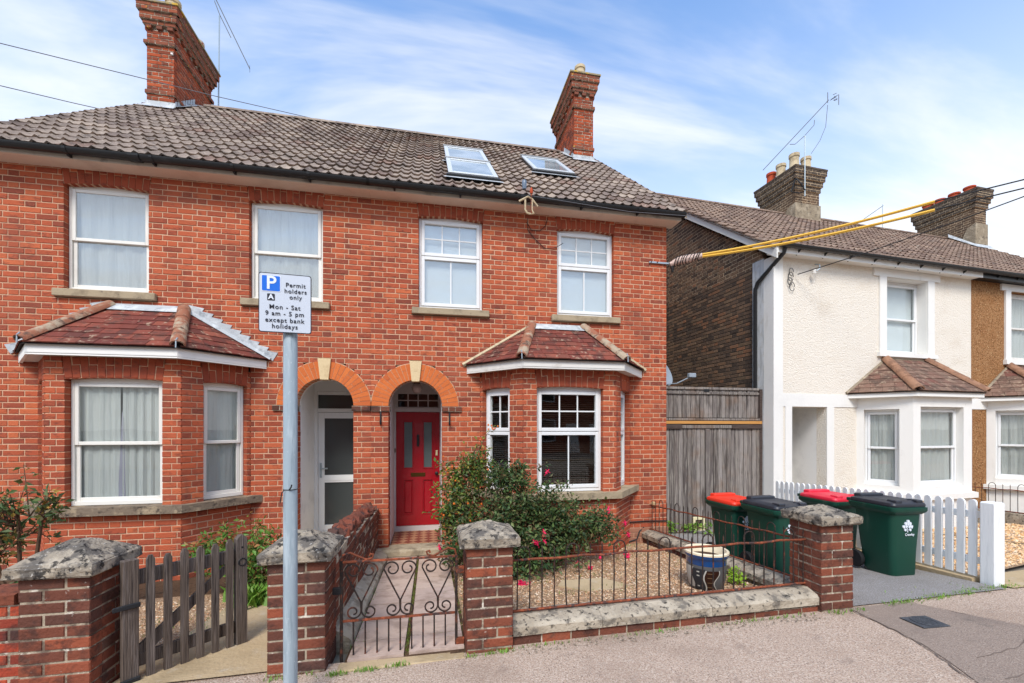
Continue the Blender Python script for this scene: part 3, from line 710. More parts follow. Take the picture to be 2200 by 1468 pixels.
DARKB = {0: [], 1: []}; RUBB = {0: [], 1: []}; ORGB = {0: [], 1: []}
# window heads of rubbed brick
def soldier_arch(lst, mort, origin, ang, half, z0, z1, n, rise, slope=.25):
    u = (math.cos(ang), math.sin(ang)); nn = (math.sin(ang), -math.cos(ang))
    for i in range(n):
        s = (i + .5) / n * 2 - 1; zb = z0 + rise * (1 - s * s); wb = half * 2 / n
        zc = (zb + z1) / 2; wt = wb * (1 + slope * (z1 - z0) / half * .5)
        x = s * (half + slope * (z1 - z0) * .5)
        if i % 2:
            zs = zb + (z1 - zb) * .62
            parts = ((zb, zs), (zs, z1))
        else: parts = ((zb, z1),)
        for a, b in parts:
            lst.append((origin[0] + u[0] * x, origin[1] + u[1] * x, (a + b) / 2, wt - .0075, b - a - .007, .1, ang, math.atan(s * slope)))
    L = half + slope * (z1 - z0) * .6
    segs = 12
    for i in range(segs):
        s = (i + .5) / segs * 2 - 1; zb = z0 + rise * (1 - s * s) + .004
        mort.obox((origin[0] + u[0] * s * L - nn[0] * .057, origin[1] + u[1] * s * L - nn[1] * .057), u, 2 * L / segs, z1 - zb, .1, zb)
for h in (0, 1):
    for c in WIN[h]: soldier_arch(RUBB[h], MO[h], (c, W), 0, .475, 4.80, 5.06, 12, .03, .12)
# bays
BY = 5.79
for h in (0, 1):
    c = BAYC[h]; A_, B_, C_, D_ = (c - 1.23, W), (c - .70, BY), (c + .70, BY), (c + 1.23, W)
    for i, (p, q) in enumerate(((A_, B_), (B_, C_), (C_, D_))):
        L = math.dist(p, q); ang = math.atan2(q[1] - p[1], q[0] - p[0])
        if i == 1: o0, o1 = L / 2 - .495, L / 2 + .495
        elif i == 0: o0, o1 = .05, .575
        else: o0, o1 = L - .575, L - .05
        hd = 2.235
        def cuts(z, zt, o0=o0, o1=o1, hd=hd, h=h):
            zm = (z + zt) / 2
            if .65 < zm < .75: return [(-.1, 9)]
            if .75 < zm < hd: return [(o0, o1)]
            if zm >= hd: s = .12 * (zm - hd) + .003; return [(max(0, o0 - s), o1 + s)]
            return []
        brick_face(BR[h], MO[h], p, ang, L, -.258, 2.505, cuts, off=.06 if i == 1 else .11)
        mid = (o0 + o1) / 2; oc = (p[0] + math.cos(ang) * mid, p[1] + math.sin(ang) * mid)
        soldier_arch(RUBB[h], MO[h], oc, ang, (o1 - o0) / 2, hd, 2.505, 12 if i == 1 else 7, .022, .12)
wallp = {}
for h in (0, 1):
    wallp[h] = MO[h].build('wall', MORTAR, houses[h])
# orange gauged arches, imposts and keystones
for h in (0, 1):
    c = ARC[h]; n = 26
    mo = MB()
    for i in range(n):
        a0 = math.pi * i / n; a1 = math.pi * (i + 1) / n; am = (a0 + a1) / 2
        if abs(am - math.pi / 2) < .16: continue
        spl = [(AR_I, AR_O)] if i % 2 == 0 else [(AR_I, AR_I + .09), (AR_I + .09, AR_O)] if i % 4 == 1 else [(AR_I, AR_O - .09), (AR_O - .09, AR_O)]
        for r0, r1 in spl:
            e = .003; pts = []
            for r, a in ((r0 + e, a0), (r1 - e, a0), (r1 - e, a1), (r0 + e, a1)):
                d = (.0034 / r) * (1 if a == a0 else -1); pts.append((c + r * math.cos(a + d), AZ + r * math.sin(a + d)))
            MB().prism_y(pts, W - .004 + random.uniform(-.001, .001), W + .2).build('brick', ORG_O, wallp[h])
    for i in range(24):
        a0 = math.pi * i / 24; a1 = math.pi * (i + 1) / 24
        mo.prism_y([(c + r * math.cos(a), AZ + r * math.sin(a)) for r, a in ((AR_I + .003, a0), (AR_O + .008, a0), (AR_O + .008, a1), (AR_I + .003, a1))], W + .001, W + .19)
    mo.build('arch_joint', MORTAR, houses[h])
    MB().prism_y([(c - .055, AZ + .365), (c + .055, AZ + .365), (c + .088, AZ + .665), (c - .088, AZ + .665)], W - .03, W + .12).build('keystone', M('keystone_stone', C(214, 190, 148), [(C(186, 160, 118), 9, .5, .7, .5)], rough=.85, bump=(60, .3)), houses[h])
# imposts: projecting dark course
imp = {0: [(ARC[0] - .68, ARC[0] - AR_I)], 1: [(ARC[1] + AR_I, ARC[1] + .68)]}
imp[0].append((ARC[0] + AR_I - .02, XC - .001)); imp[1].append((XC + .001, ARC[1] - AR_I + .02))
for h in (0, 1):
    for a, b in imp[h]:
        MB().box(a + .004, b - .004, W - .026, W + .2, AZ - .078, AZ - .004).build('impost', MORT_OLD, houses[h])
        n = max(2, round((b - a) / .115)); w_ = (b - a) / n
        for i in range(n): DARKB[h].append((a + w_ * (i + .5), W - .032, AZ - .041, w_ - .008, .066, .1, 0, 0))
# reveals of the porch piers, porch boxes and doors
for h in (0, 1):
    c = ARC[h]; x0, x1 = c - AR_I, c + AR_I
    for x, ang, y in ((x0, math.pi / 2, W + .1), (x1, -math.pi / 2, W + .24)):
        brick_face(BR[h], MO[h], (x, y), ang, .14, -.1, AZ - .08, None, 'stretcher', depth=.06)
wallrev = {}
for h in (0, 1):
    # MO was already built for the front: build the reveal mortar as its own part
    c = ARC[h]; x0, x1 = c - AR_I, c + AR_I
    mb = MB(); mb.box(x0 - .07, x0 - .006, W + .108, W + .24, -.15, AZ - .08); mb.box(x1 + .006, x1 + .07, W + .108, W + .24, -.15, AZ - .08)
    mb.build('reveal_joint', MORTAR, houses[h])
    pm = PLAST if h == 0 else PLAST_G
    po = MB()
    po.box(x0 - .05, x0 + .006, W + .241, W + 1.06, -.15, 2.62); po.box(x1 - .006, x1 + .05, W + .241, W + 1.06, -.15, 2.62)
    po.box(x0 - .05, x1 + .05, W + .21, W + 1.06, 2.62, 2.66)
    pts = [(c + AR_I * math.cos(a), AZ + AR_I * math.sin(a)) for a in [math.pi * k / 16 for k in range(17)]]
    ann = pts + [(x0 - .05, AZ), (x0 - .05, 2.62), (x1 + .05, 2.62), (x1 + .05, AZ)]
    for k in range(16):
        p, q = pts[k], pts[k + 1]
        po.prism_y([p, q, (q[0], 2.62), (p[0], 2.62)], W + .201, W + .24)
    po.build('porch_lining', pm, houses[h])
FLOOR = -.07
# porch floors
for h in (0, 1):
    c = ARC[h]; x0, x1 = c - AR_I + .006, c + AR_I - .006
    MB().box(x0 - .02, x1 + .02, W - .02, W + 1.06, -.24, FLOOR - .012).build('porch_floor', CONC, houses[h])
    if h == 1:
        a = .108; pf = MB().box(x0, x1, W + .17, W + 1.0, FLOOR - .0115, FLOOR - .008).build('tile_bed', M('tile_bed', C(110, 86, 70), rough=.95), houses[h])
        dg_ = a / math.sqrt(2)
        for i in range(-1, 7):
            for j in range(0, 12):
                for k in (0, 1):
                    cx_ = x0 + (i + .5 * k) * 2 * dg_ + .03; cy_ = W + .17 + (j * .5 + .5) * 2 * dg_ - (0 if k else dg_) * 0
                    cy_ = W + .17 + (j + (.5 if k else 0)) * 2 * dg_ * .5 * 2 if False else W + .17 + (j * 2 + k) * dg_
                    if not (x0 < cx_ < x1 and cy_ < W + 1.0): continue
                    e = dg_ - .002
                    pts = [(max(x0, min(x1, cx_ + dx)), max(W + .171, min(W + 1.0, cy_ + dy))) for dx, dy in ((-e, 0), (0, -e), (e, 0), (0, e))]
                    MB().prism(pts, FLOOR - .008, FLOOR).build('floor_tile', QTILE_R if k else QTILE_B, pf)
    MB().bbox(c - AR_I - .12, c + AR_I + .1, W - .17, W + .165, FLOOR - .12, FLOOR - .002, .025).build('step', STEP, houses[h])
# red door
c = ARC[1]; dy = W + .98; dx0, dx1 = c - AR_I + .03, c + AR_I - .012
fr = MB(); fr.box(c - AR_I + .006, dx0, dy - .03, dy + .07, FLOOR, 2.62); fr.box(dx1, c + AR_I - .006, dy - .03, dy + .07, FLOOR, 2.62)
fr.box(dx0, dx1, dy - .03, dy + .07, 1.945, 2.015); fr.box(dx0, dx1, dy - .031, dy + .07, FLOOR, .012)
fr.box(dx0, dx1, dy + .0, dy + .05, 2.262, 2.62)
for z0, z1 in ((2.015, 2.03), (2.25, 2.262)): fr.box(dx0, dx1, dy, dy + .05, z0, z1)
fr.box(dx0, dx0 + .03, dy, dy + .05, 2.03, 2.25); fr.box(dx1 - .03, dx1, dy, dy + .05, 2.03, 2.25)
df = fr.build('door_frame', M('door_frame_paint', C(196, 190, 188), rough=.6, spec=.3), houses[1])
fx0, fx1 = dx0 + .03, dx1 - .03
for k in range(1, 4):
    x = fx0 + (fx1 - fx0) * k / 4; MB().box(x - .009, x + .009, dy + .005, dy + .03, 2.03, 2.25).build('glazing_bar', MATS['door_frame_paint'], df)
MB().box(fx0, fx1, dy + .006, dy + .029, 2.132, 2.148).build('glazing_bar', MATS['door_frame_paint'], df)
MB().box(fx0, fx1, dy + .015, dy + .02, 2.03, 2.25).build('pane', GLASS, df)
dr = MB()
sx = [dx0 + .003, dx0 + .105, dx0 + .245, dx0 + .245 + (dx1 - dx0 - .49), dx1 - .245 + .0, dx1 - .105, dx1 - .003]
mid0, mid1 = (dx0 + dx1) / 2 - .075, (dx0 + dx1) / 2 + .075
P1, P2 = (dx0 + .115, mid0), (mid1, dx1 - .115)
zs = {'b': .018, 'l0': .2, 'l1': .80, 'u0': .98, 'u1': 1.79, 't': 1.94}
y0, y1 = dy - .005, dy + .04
dr.box(dx0 + .003, dx0 + .115, y0, y1, zs['b'], zs['t']); dr.box(dx1 - .115, dx1 - .003, y0, y1, zs['b'], zs['t']); dr.box(mid0, mid1, y0, y1, zs['b'], zs['t'])
for a, b in (P1, P2):
    dr.box(a, b, y0, y1, zs['b'], zs['l0']); dr.box(a, b, y0, y1, zs['l1'], zs['u0']); dr.box(a, b, y0, y1, zs['u1'], zs['t'])
door = dr.build('door', RED, houses[1])
for a, b in (P1, P2):
    mb = MB(); mb.box(a, b, y0 + .016, y1, zs['l0'], zs['l1']); mb.bbox(a + .025, b - .025, y0 + .004, y1, zs['l0'] + .03, zs['l1'] - .03, .012)
    ring(mb, a, b, zs['l0'], zs['l1'], .014, y0 - .008, y0 + .015); mb.build('panel', RED, door)
    mb = MB(); ring(mb, a, b, zs['u0'], zs['u1'], .02, y0 - .009, y0 + .02); mb.build('bead', RED, door)
    MB().box(a + .018, b - .018, y0 + .015, y0 + .022, zs['u0'] + .018, zs['u1'] - .018).build('pane', FROST, door)
xm = (dx0 + dx1) / 2
MB().bbox(xm - .02, xm + .02, y0 - .03, y0 + .002, 1.36, 1.56, .008).build('knocker', BLK, door)
MB().bbox(xm - .12, xm + .12, y0 - .008, y0 + .002, .845, .91, .004).build('letter_plate', BRASS, door)
MB().lathe([(.0, -.03), (.03, -.03), (.034, .0), (.02, .02), (.0, .02)], (0, 0, 0), 12).v
kb = MB(Matrix.Translation((dx1 - .055, y0 - .03, .90)) @ Matrix.Rotation(R(90), 4, 'X')); kb.lathe([(.001, -.02), (.028, -.01), (.03, .01), (.012, .02), (.012, .035), (.001, .036)], n=12); kb.build('knob', IRON_B, door, True)
MB().bbox(dx1 - .07, dx1 - .035, y0 - .014, y0 + .002, 1.2, 1.29, .004).build('lock', CREAM, door)
MB().bbox(dx0 - .02, dx0 - .003, dy - .045, dy - .028, 1.26, 1.33, .003).build('bell_push', BRASS, df)
# lamp in the arch
lp = MB(Matrix.Translation((c, W + .62, 2.36))); lp.lathe([(.001, -.13), (.05, -.12), (.078, -.07), (.082, -.03), (.06, .02), (.045, .03), (.001, .03)], n=18)
lo = lp.build('porch_light', M('lamp_glass', C(206, 190, 186), rough=.15, spec=.5), houses[1], True)
MB().box(c - .05, c + .05, W + .57, W + .67, 2.392, 2.62).build('lamp_mount', BRASS, lo)
# white glazed door
c = ARC[0]; a, b = c - AR_I + .006, c + AR_I - .006
fr = MB(); ring(fr, a, b, FLOOR, 2.27, .055, dy - .03, dy + .05); fr.box(a + .055, b - .055, dy - .029, dy + .05, 1.93, 1.99); fr.box(a, b, dy - .02, dy + .05, 2.27, 2.62)
df = fr.build('door_frame', UPVC, houses[0])
MB().box(a + .05, b - .05, dy + .01, dy + .018, 1.98, 2.22).build('pane', M('door_glass', C(70, 74, 74), rough=.08, spec=.55), df)
dr = MB(); ring(dr, a + .058, b - .058, -.01, 1.925, .095, dy - .012, dy + .04); dr.box(a + .15, b - .15, dy - .011, dy + .04, .78, .90)
door = dr.build('door', UPVC, houses[0])
for z0, z1 in ((.08, .79), (.89, 1.84)): MB().box(a + .148, b - .148, dy + .008, dy + .016, z0, z1).build('pane', M('door_glass', C(70, 74, 74), [(C(84, 88, 88), 2, .45, .7, .6)], rough=.08, spec=.55), door)
MB().bbox(a + .15, b - .15, dy - .018, dy - .0115, .81, .87, .003).build('letter_plate', UPVC, door)
mb = MB(); mb.bbox(a + .085, a + .115, dy - .03, dy - .011, .86, 1.1, .004); mb.bbox(a + .09, a + .21, dy - .055, dy - .035, 1.0, 1.022, .004); mb.box(a + .095, a + .11, dy - .04, dy - .02, 1.0, 1.02); mb.build('handle', STEEL, door)
# iron brackets under the imposts
for h, x in ((1, ARC[1] - AR_I - .11), (1, ARC[1] + AR_I + .11)):
    mb = MB(); mb.box(x - .011, x + .011, W - .022, W - .002, 1.72, 1.905); mb.box(x - .009, x + .009, W - .06, W - .022, 1.735, 1.755); mb.tube([(x, W - .06, 1.735), (x, W - .065, 1.76), (x, W - .06, 1.785)], .009)
    mb.build('plant_bracket', IRON_B, houses[h])
# upper windows with stone sills
for h in (0, 1):
    for i, c in enumerate(WIN[h]):
        f = window(houses[h], TT(c, W + .075, 3.452), .945, 1.41, 'casement' if h else 'sash', ('blind' if i == 0 else 'blind') if h else 'curtain', UPVC if h else UPVC_C, gmat=GLASS_S)
        MB().bbox(c - .572, c + .572, W - .055, W + .12, 3.352, 3.448, .008).build('sill', SILL, f)
# bay windows
for h in (0, 1):
    c = BAYC[h]; st = 'casement' if h else 'sash'; mt = UPVC if h else UPVC_C
    wins = [window(houses[h], TT(c, BY + .085, .752), .985, 1.53, st, 'slats' if h else 'curtain_gap', mt)]
    for s in (-1, 1):
        ang = math.atan2(BY - W, .53) if s < 0 else math.atan2(W - BY, .53)
        u = (math.cos(ang), math.sin(ang)); n = (math.sin(ang), -math.cos(ang)); mid = .3125
        o = (c - 1.23 + u[0] * mid, W + u[1] * mid) if s < 0 else (c + 1.23 - u[0] * mid, W - u[1] * mid)
        wins.append(window(houses[h], TT(o[0] - n[0] * .085, o[1] - n[1] * .085, .752, ang), .52, 1.53, st, 'slats' if h else 'curtain', mt))
    MB().prism([(c - 1.38, W), (c - .75, BY - .09), (c + .75, BY - .09), (c + 1.38, W), (c + 1.3, W + .1), (c - 1.3, W + .1)], .655, .748).build('bay_sill', SILL if h else SILL_D, houses[h])
    # fascia, soffit and tiled roof
    E = [(c - 1.43, W - .002, 0), (c - .745, 5.62, 0), (c + .745, 5.62, 0), (c + 1.43, W - .002, 0)]
    MB().prism([p[:2] for p in E] , 2.507, 2.513).build('bay_soffit', WHITE_W, houses[h])
    fs = MB()
    for p, q in zip(E[:-1], E[1:]):
        L = math.dist(p[:2], q[:2]); u = ((q[0] - p[0]) / L, (q[1] - p[1]) / L)
        m_ = ((p[0] + q[0]) / 2, (p[1] + q[1]) / 2)
        fs.prism([(p[0], p[1]), (q[0], q[1]), (q[0] * .98 + c * .02, q[1] + .02), (p[0] * .98 + c * .02, p[1] + .02)], 2.49, 2.605)
    roof = fs.build('bay_roof', WHITE if not h else WHITE_W, houses[h])
    ZE = 2.612; ZT = 3.25
    e = [(c - 1.47, W, ZE), (c - .765, 5.585, ZE), (c + .765, 5.585, ZE), (c + 1.47, W, ZE)]; t1, t2 = (c - .42, W, ZT), (c + .42, W, ZT)
    low = lambda p, d=.012: (p[0], p[1], p[2] - d)
    MB().add([low(p) for p in e] + [low(t1), low(t2)], [(0, 1, 4), (1, 2, 5, 4), (2, 3, 5)]).build('roof_boarding', M('roof_felt', C(60, 52, 48), rough=.95), roof)
    tile_plane(roof, e[1], e[2], t1, t2, 8, .17, CLAY_O)
    tile_plane(roof, e[0], e[1], t1, t1, 8, .17, CLAY_O)
    tile_plane(roof, e[2], e[3], t2, t2, 8, .17, CLAY_O)
    for p, q in ((e[1], t1), (e[2], t2)):
        p = Vector(p) + Vector((0, 0, .02)); q = Vector(q) + Vector((0, 0, .03))
        for k in range(3):
            half_round(MB(), p.lerp(q, max(0, k / 3 - .015)), p.lerp(q, (k + 1) / 3), .076).build('hip_tile', HIP, roof, True)
        MB().tube([p + Vector((0, 0, .09)), p + Vector((0, -.03, .06)), p + Vector((0, -.035, -.03))], .008).build('hip_iron', STEEL, roof)
    MB().add([(c - .40, W - .003, ZT + .05), (c + .40, W - .003, ZT + .05), (c + .46, W - .13, ZT - .06), (c - .46, W - .13, ZT - .06)], [(0, 1, 2, 3)]).build('flashing', LEAD, roof)
    for s in (-1, 1):
        if h == 1:
            MB().tube([(c + s * 1.49, W - .012, ZE + .005), (c + s * .45, W - .012, ZT - .0)], [.032, .03], 5).build('fillet', FILLET, roof)
        else:
            mb = MB(); n = 9
            for k in range(n):
                f0 = k / n; f1 = (k + 1) / n
                xa = c + s * (1.49 - 1.03 * f0); xb = c + s * (1.49 - 1.03 * f1); za = ZE + (ZT - ZE) * f0; zb = ZE + (ZT - ZE) * f1
                mb.prism_y([(xa + s * .02, za - .01), (xb, zb + .0), (xb, zb + .075), (xa + s * .085, zb + .035)], W - .009 - .0006 * (k % 2), W + .001)
            mb.add([(c + s * 1.49, W - .06, ZE + .0), (c + s * .45, W - .06, ZT - .02), (c + s * .45, W - .005, ZT + .035), (c + s * 1.49, W - .005, ZE + .045)], [(0, 1, 2, 3)])
            mb.build('step_flashing', LEAD, roof)
# lay the bricks
for h in (0, 1):
    lay_bricks(RUBB[h], wallp[h], RUB_O, BR_I, 60)
    lay_bricks(DARKB[h], wallp[h], DK_O, DK_I, 40)
    lay_bricks(BR[h], wallp[h], BR_O, BR_I, 178)
# closed shells behind the fronts
for h, (xa, xb) in ((0, (XL, XC)), (1, (XC, XR))):
    mb = MB(); yb = 14.4
    mb.box(xa if h == 0 else XC + .0, xa + .1, W + .11, yb, -.3, 5.02) if h == 0 else mb.box(XC - .05, XC + .05, W + .11, yb, -.3, 5.02)
    if h == 1: mb.box(XR - .1, XR, W + .106, yb, -.3, 5.02)
    mb.box(xa + .1, xb - .1, yb - .1, yb, -.3, 5.02); mb.box(xa + .1, xb - .1, W + .13, yb - .1, 2.68, 2.84); mb.box(xa + .1, xb - .1, W + .13, yb - .1, 5.0, 5.02); mb.box(xa + .1, xb - .1, W + 1.07, yb - .1, -.3, -.1)
    mb.box(xa + .1, xb - .1, W + 2.6, W + 2.7, -.1, 5.0)
    mb.build('rear_wall', DARKROOM, houses[h])
    # gable triangle
    x = XL if h == 0 else XR
    gb = MB(); s = .1 if h == 0 else -.1
    gb.add([(x, W + .11, 5.02), (x, 14.4, 5.02), (x, RIDGE_Y, RIDGE_Z - .05), (x + s, W + .11, 5.02), (x + s, 14.4, 5.02), (x + s, RIDGE_Y, RIDGE_Z - .05)], [(0, 1, 2), (3, 5, 4), (0, 3, 4, 1), (1, 4, 5, 2), (2, 5, 3, 0)])
    gb.build('gable', M('gable_red', C(160, 70, 48), [(C(120, 54, 42), 12, .5, .7, .6)], rough=.95), houses[h])
# eaves: soffit, fascia, gutter
for h, (xa, xb) in ((0, (XL - .1, XC)), (1, (XC, XR + .12))):
    MB().bbox(xa, xb, 6.19, W + .05, 5.002, 5.03, .006).build('soffit', SOFF, houses[h])
    MB().box(xa, xb, 6.175, 6.189, 5.004, 5.15).build('fascia', FASC, houses[h])
    g_ = MB(); pr = [(6.115 + .06 * math.cos(a), 5.085 + .06 * math.sin(a)) for a in [math.pi + math.pi * k / 8 for k in range(9)]]
    pr += [(6.115 + .053 * math.cos(a), 5.085 + .053 * math.sin(a)) for a in [2 * math.pi - math.pi * k / 8 for k in range(9)]]
    g_.loft([[(x, p[0], p[1]) for p in pr] for x in (xa - .02, xb + .02)])
    gut = g_.build('gutter', BLK, houses[h], True)
    x = xa + .35
    while x < xb:
        mb = MB(); mb.loft([[(q, 6.115 + (p[0] - 6.115) * 1.12, 5.085 + (p[1] - 5.085) * 1.12) for p in pr] for q in (x - .018, x + .018)]); mb.box(x - .012, x + .012, 6.12, 6.176, 5.008, 5.04)
        mb.build('gutter_bracket', BLK, gut); x += .92
    x = xa + 2.0 if h == 0 else xb - 2.6
    mb = MB(); mb.loft([[(q, 6.115 + (p[0] - 6.115) * 1.2, 5.085 + (p[1] - 5.085) * 1.2) for p in pr] for q in (x - .06, x + .06)]); mb.build('gutter_union', BLK, gut)
# roofs
SKY = [(.27, 1.05, 6.62, 7.62), (.27, 1.05, 7.70, 8.72), (1.87, 2.66, 7.62, 8.70)]
ROOFP = {}
GAUGE = .31; PIT = SL
for h, (xa, xb) in ((0, (XL - .2, XC)), (1, (XC, XR + .2))):
    mb = MB(); d = .04
    y0, z0 = EAVE; zf_ = lambda y: z0 + math.tan(PIT) * (y - y0) - d
    yb = 2 * RIDGE_Y - y0
    mb.add([(xa, y0 + .04, zf_(y0 + .04)), (xb, y0 + .04, zf_(y0 + .04)), (xb, RIDGE_Y, zf_(RIDGE_Y)), (xa, RIDGE_Y, zf_(RIDGE_Y)), (xb, yb, z0 - d), (xa, yb, z0 - d)], [(0, 1, 2, 3), (3, 2, 4, 5)])
    roof = mb.build('roof', M('roof_underlay', C(92, 78, 70), [(C(60, 52, 48), 9, .5, .7, .7)], rough=.95), houses[h]); ROOFP[h] = roof
    mats = []
    nrow = int((RIDGE_Y - y0) / math.cos(PIT) / GAUGE) + 1; ncol = round((xb - xa) / .3)
    for r in range(nrow):
        for i in range(ncol):
            x = xa + (i + .5) * (xb - xa) / ncol
            y = y0 + r * GAUGE * math.cos(PIT); z = z0 + r * GAUGE * math.sin(PIT) - .02
            if y > RIDGE_Y - .06: continue
            ym = y + .12
            if any(a + .02 < x < b - .02 and p - .1 < ym < q for a, b, p, q in SKY): continue
            cx0, cx1 = (XL, XL + .48) if h == 0 else (XR - .48, XR)
            if cx0 + .05 < x < cx1 - .02 and 9.6 < ym: continue
            mats.append(Matrix.Translation((x, y, z + random.uniform(-.004, .004))) @ Matrix.Rotation(PIT, 4, 'X') @ Matrix.Rotation(random.gauss(0, .008), 4, 'Z') @ Matrix.Rotation(random.gauss(0, .006), 4, 'Y'))
    random.shuffle(mats); mats.sort(key=lambda m: (m.translation - CAMP).length)
    tiles(roof, mats, TL_O, TL_I, 300)
    cx0, cx1 = (XL, XL + .48) if h == 0 else (XR - .48, XR)
    x = xa
    while x < xb - .05:
        x1 = min(x + .45, xb)
        if not (x1 > cx0 and x < cx1): half_round(MB(), (x, RIDGE_Y, RIDGE_Z - .035), (x1 + .03, RIDGE_Y, RIDGE_Z - .03), .1, 6).build('ridge_tile', TL_O, roof, True)
        x = x1
    for s_ in ((xa,) if h == 0 else (xb,)):
        mb = MB(); e_ = .02
        mb.loft([[(s_ - e_, y0 + .03, z0 - .07), (s_ + e_, y0 + .03, z0 - .07), (s_ + e_, y0 + .03, z0 - .01), (s_ - e_, y0 + .03, z0 - .01)], [(s_ - e_, RIDGE_Y, RIDGE_Z - .1), (s_ + e_, RIDGE_Y, RIDGE_Z - .1), (s_ + e_, RIDGE_Y, RIDGE_Z - .03), (s_ - e_, RIDGE_Y, RIDGE_Z - .03)]])
        mb.build('verge', CEM, roof)
# roof windows on the right roof
for i, (a, b, p, q) in enumerate(SKY):
    zr = lambda y: EAVE[1] + math.tan(PIT) * (y - EAVE[0]); T = Matrix.Translation((0, p, zr(p) + .03)) @ Matrix.Rotation(PIT, 4, 'X')
    L = (q - p) / math.cos(PIT)
    mb = MB(T); mb.box(a + .008, b - .008, .004, L, -.06, .05); bd = mb.build('roof_window', BLK, houses[1])
    mb = MB(T); ring(mb, a, b, 0, L, .001, 0, 0) if False else None
    for x0, x1, y0_, y1_ in ((a, a + .075, 0, L), (b - .075, b, 0, L), (a + .075, b - .075, 0, .09), (a + .075, b - .075, L - .09, L)): mb.bbox(x0, x1, y0_, y1_, .045, .075, .006)
    mb.build('frame', M('roof_window_frame', C(198, 202, 204), rough=.4, spec=.4, metal=.2), bd)
    MB(T).box(a + .07, b - .07, .08, L - .08, .051, .062).build('pane', M('roof_window_glass', C(132, 144, 148), [(C(176, 184, 186), .9, .45, .6, .8)], rough=.06, spec=.4, coat=.15), bd)
    MB(T).box(a - .03, b + .03, -.055, -.002, -.03, .052).build('apron', BLK, bd)
    MB(T).add([(a - .08, -.2, .035), (b + .08, -.2, .035), (b + .05, -.05, .022), (a - .05, -.05, .022)], [(0, 1, 2, 3)]).build('flashing', LEAD, bd)
    MB(T).bbox(a - .02, b + .02, L + .002, L + .06, .04, .09, .006).build('hood', M('roof_window_hood', C(150, 152, 152), rough=.4, metal=.3), bd)

# ---------------------------------------------------------------- chimneys
def chimney(parent, x0, x1, y0, y1, zb, prof, bmat, cmat, mort, local=False, render=None):
    """prof: list of (z_start, z_end, offset, sooty)"""
    lb = []; sb = []; mo = MB()
    for z0, z1, o, s in prof:
        xa, xb, ya, yb = x0 - o, x1 + o, y0 - o, y1 + o
        ls = sb if s else lb
        for org, ang, L in (((xa, ya), 0, xb - xa), ((xb, ya + .104), math.pi / 2, yb - ya - .208), ((xb, yb), math.pi, xb - xa), ((xa, yb - .104), -math.pi / 2, yb - ya - .208)):
            brick_face(ls, mo, org, ang, L, z0, z1, None, 'flemish', endr=.008 if ang in (0, math.pi) else -.06, depth=.1, off=.03 if ang in (0, math.pi) else .09, row0=int(z0 / CH))
        mo.box(xa + .09, xb - .09, ya + .09, yb - .09, z0, z1)
    c = mo.build('chimney', mort, parent, local=local)
    if lb: lay_bricks(lb, c, bmat, bmat, 0, local=False)
    if sb: lay_bricks(sb, c, cmat, cmat, 0, local=False)
    return c
def pot(parent, x, y, z, h, r, mat, lip=True):
    mb = MB(); mb.lathe([(r * 1.12, 0), (r * 1.1, .03), (r, .05), (r * .9, h * .75), (r * .92, h * .8), (r * 1.06, h * .82), (r * 1.06, h), (r * .85, h), (r * .8, h * .6), (.01, h * .58)], (x, y, z), 16)
    return mb.build('chimney_pot', mat, parent, True)
CY0, CY1 = 9.63, 11.11
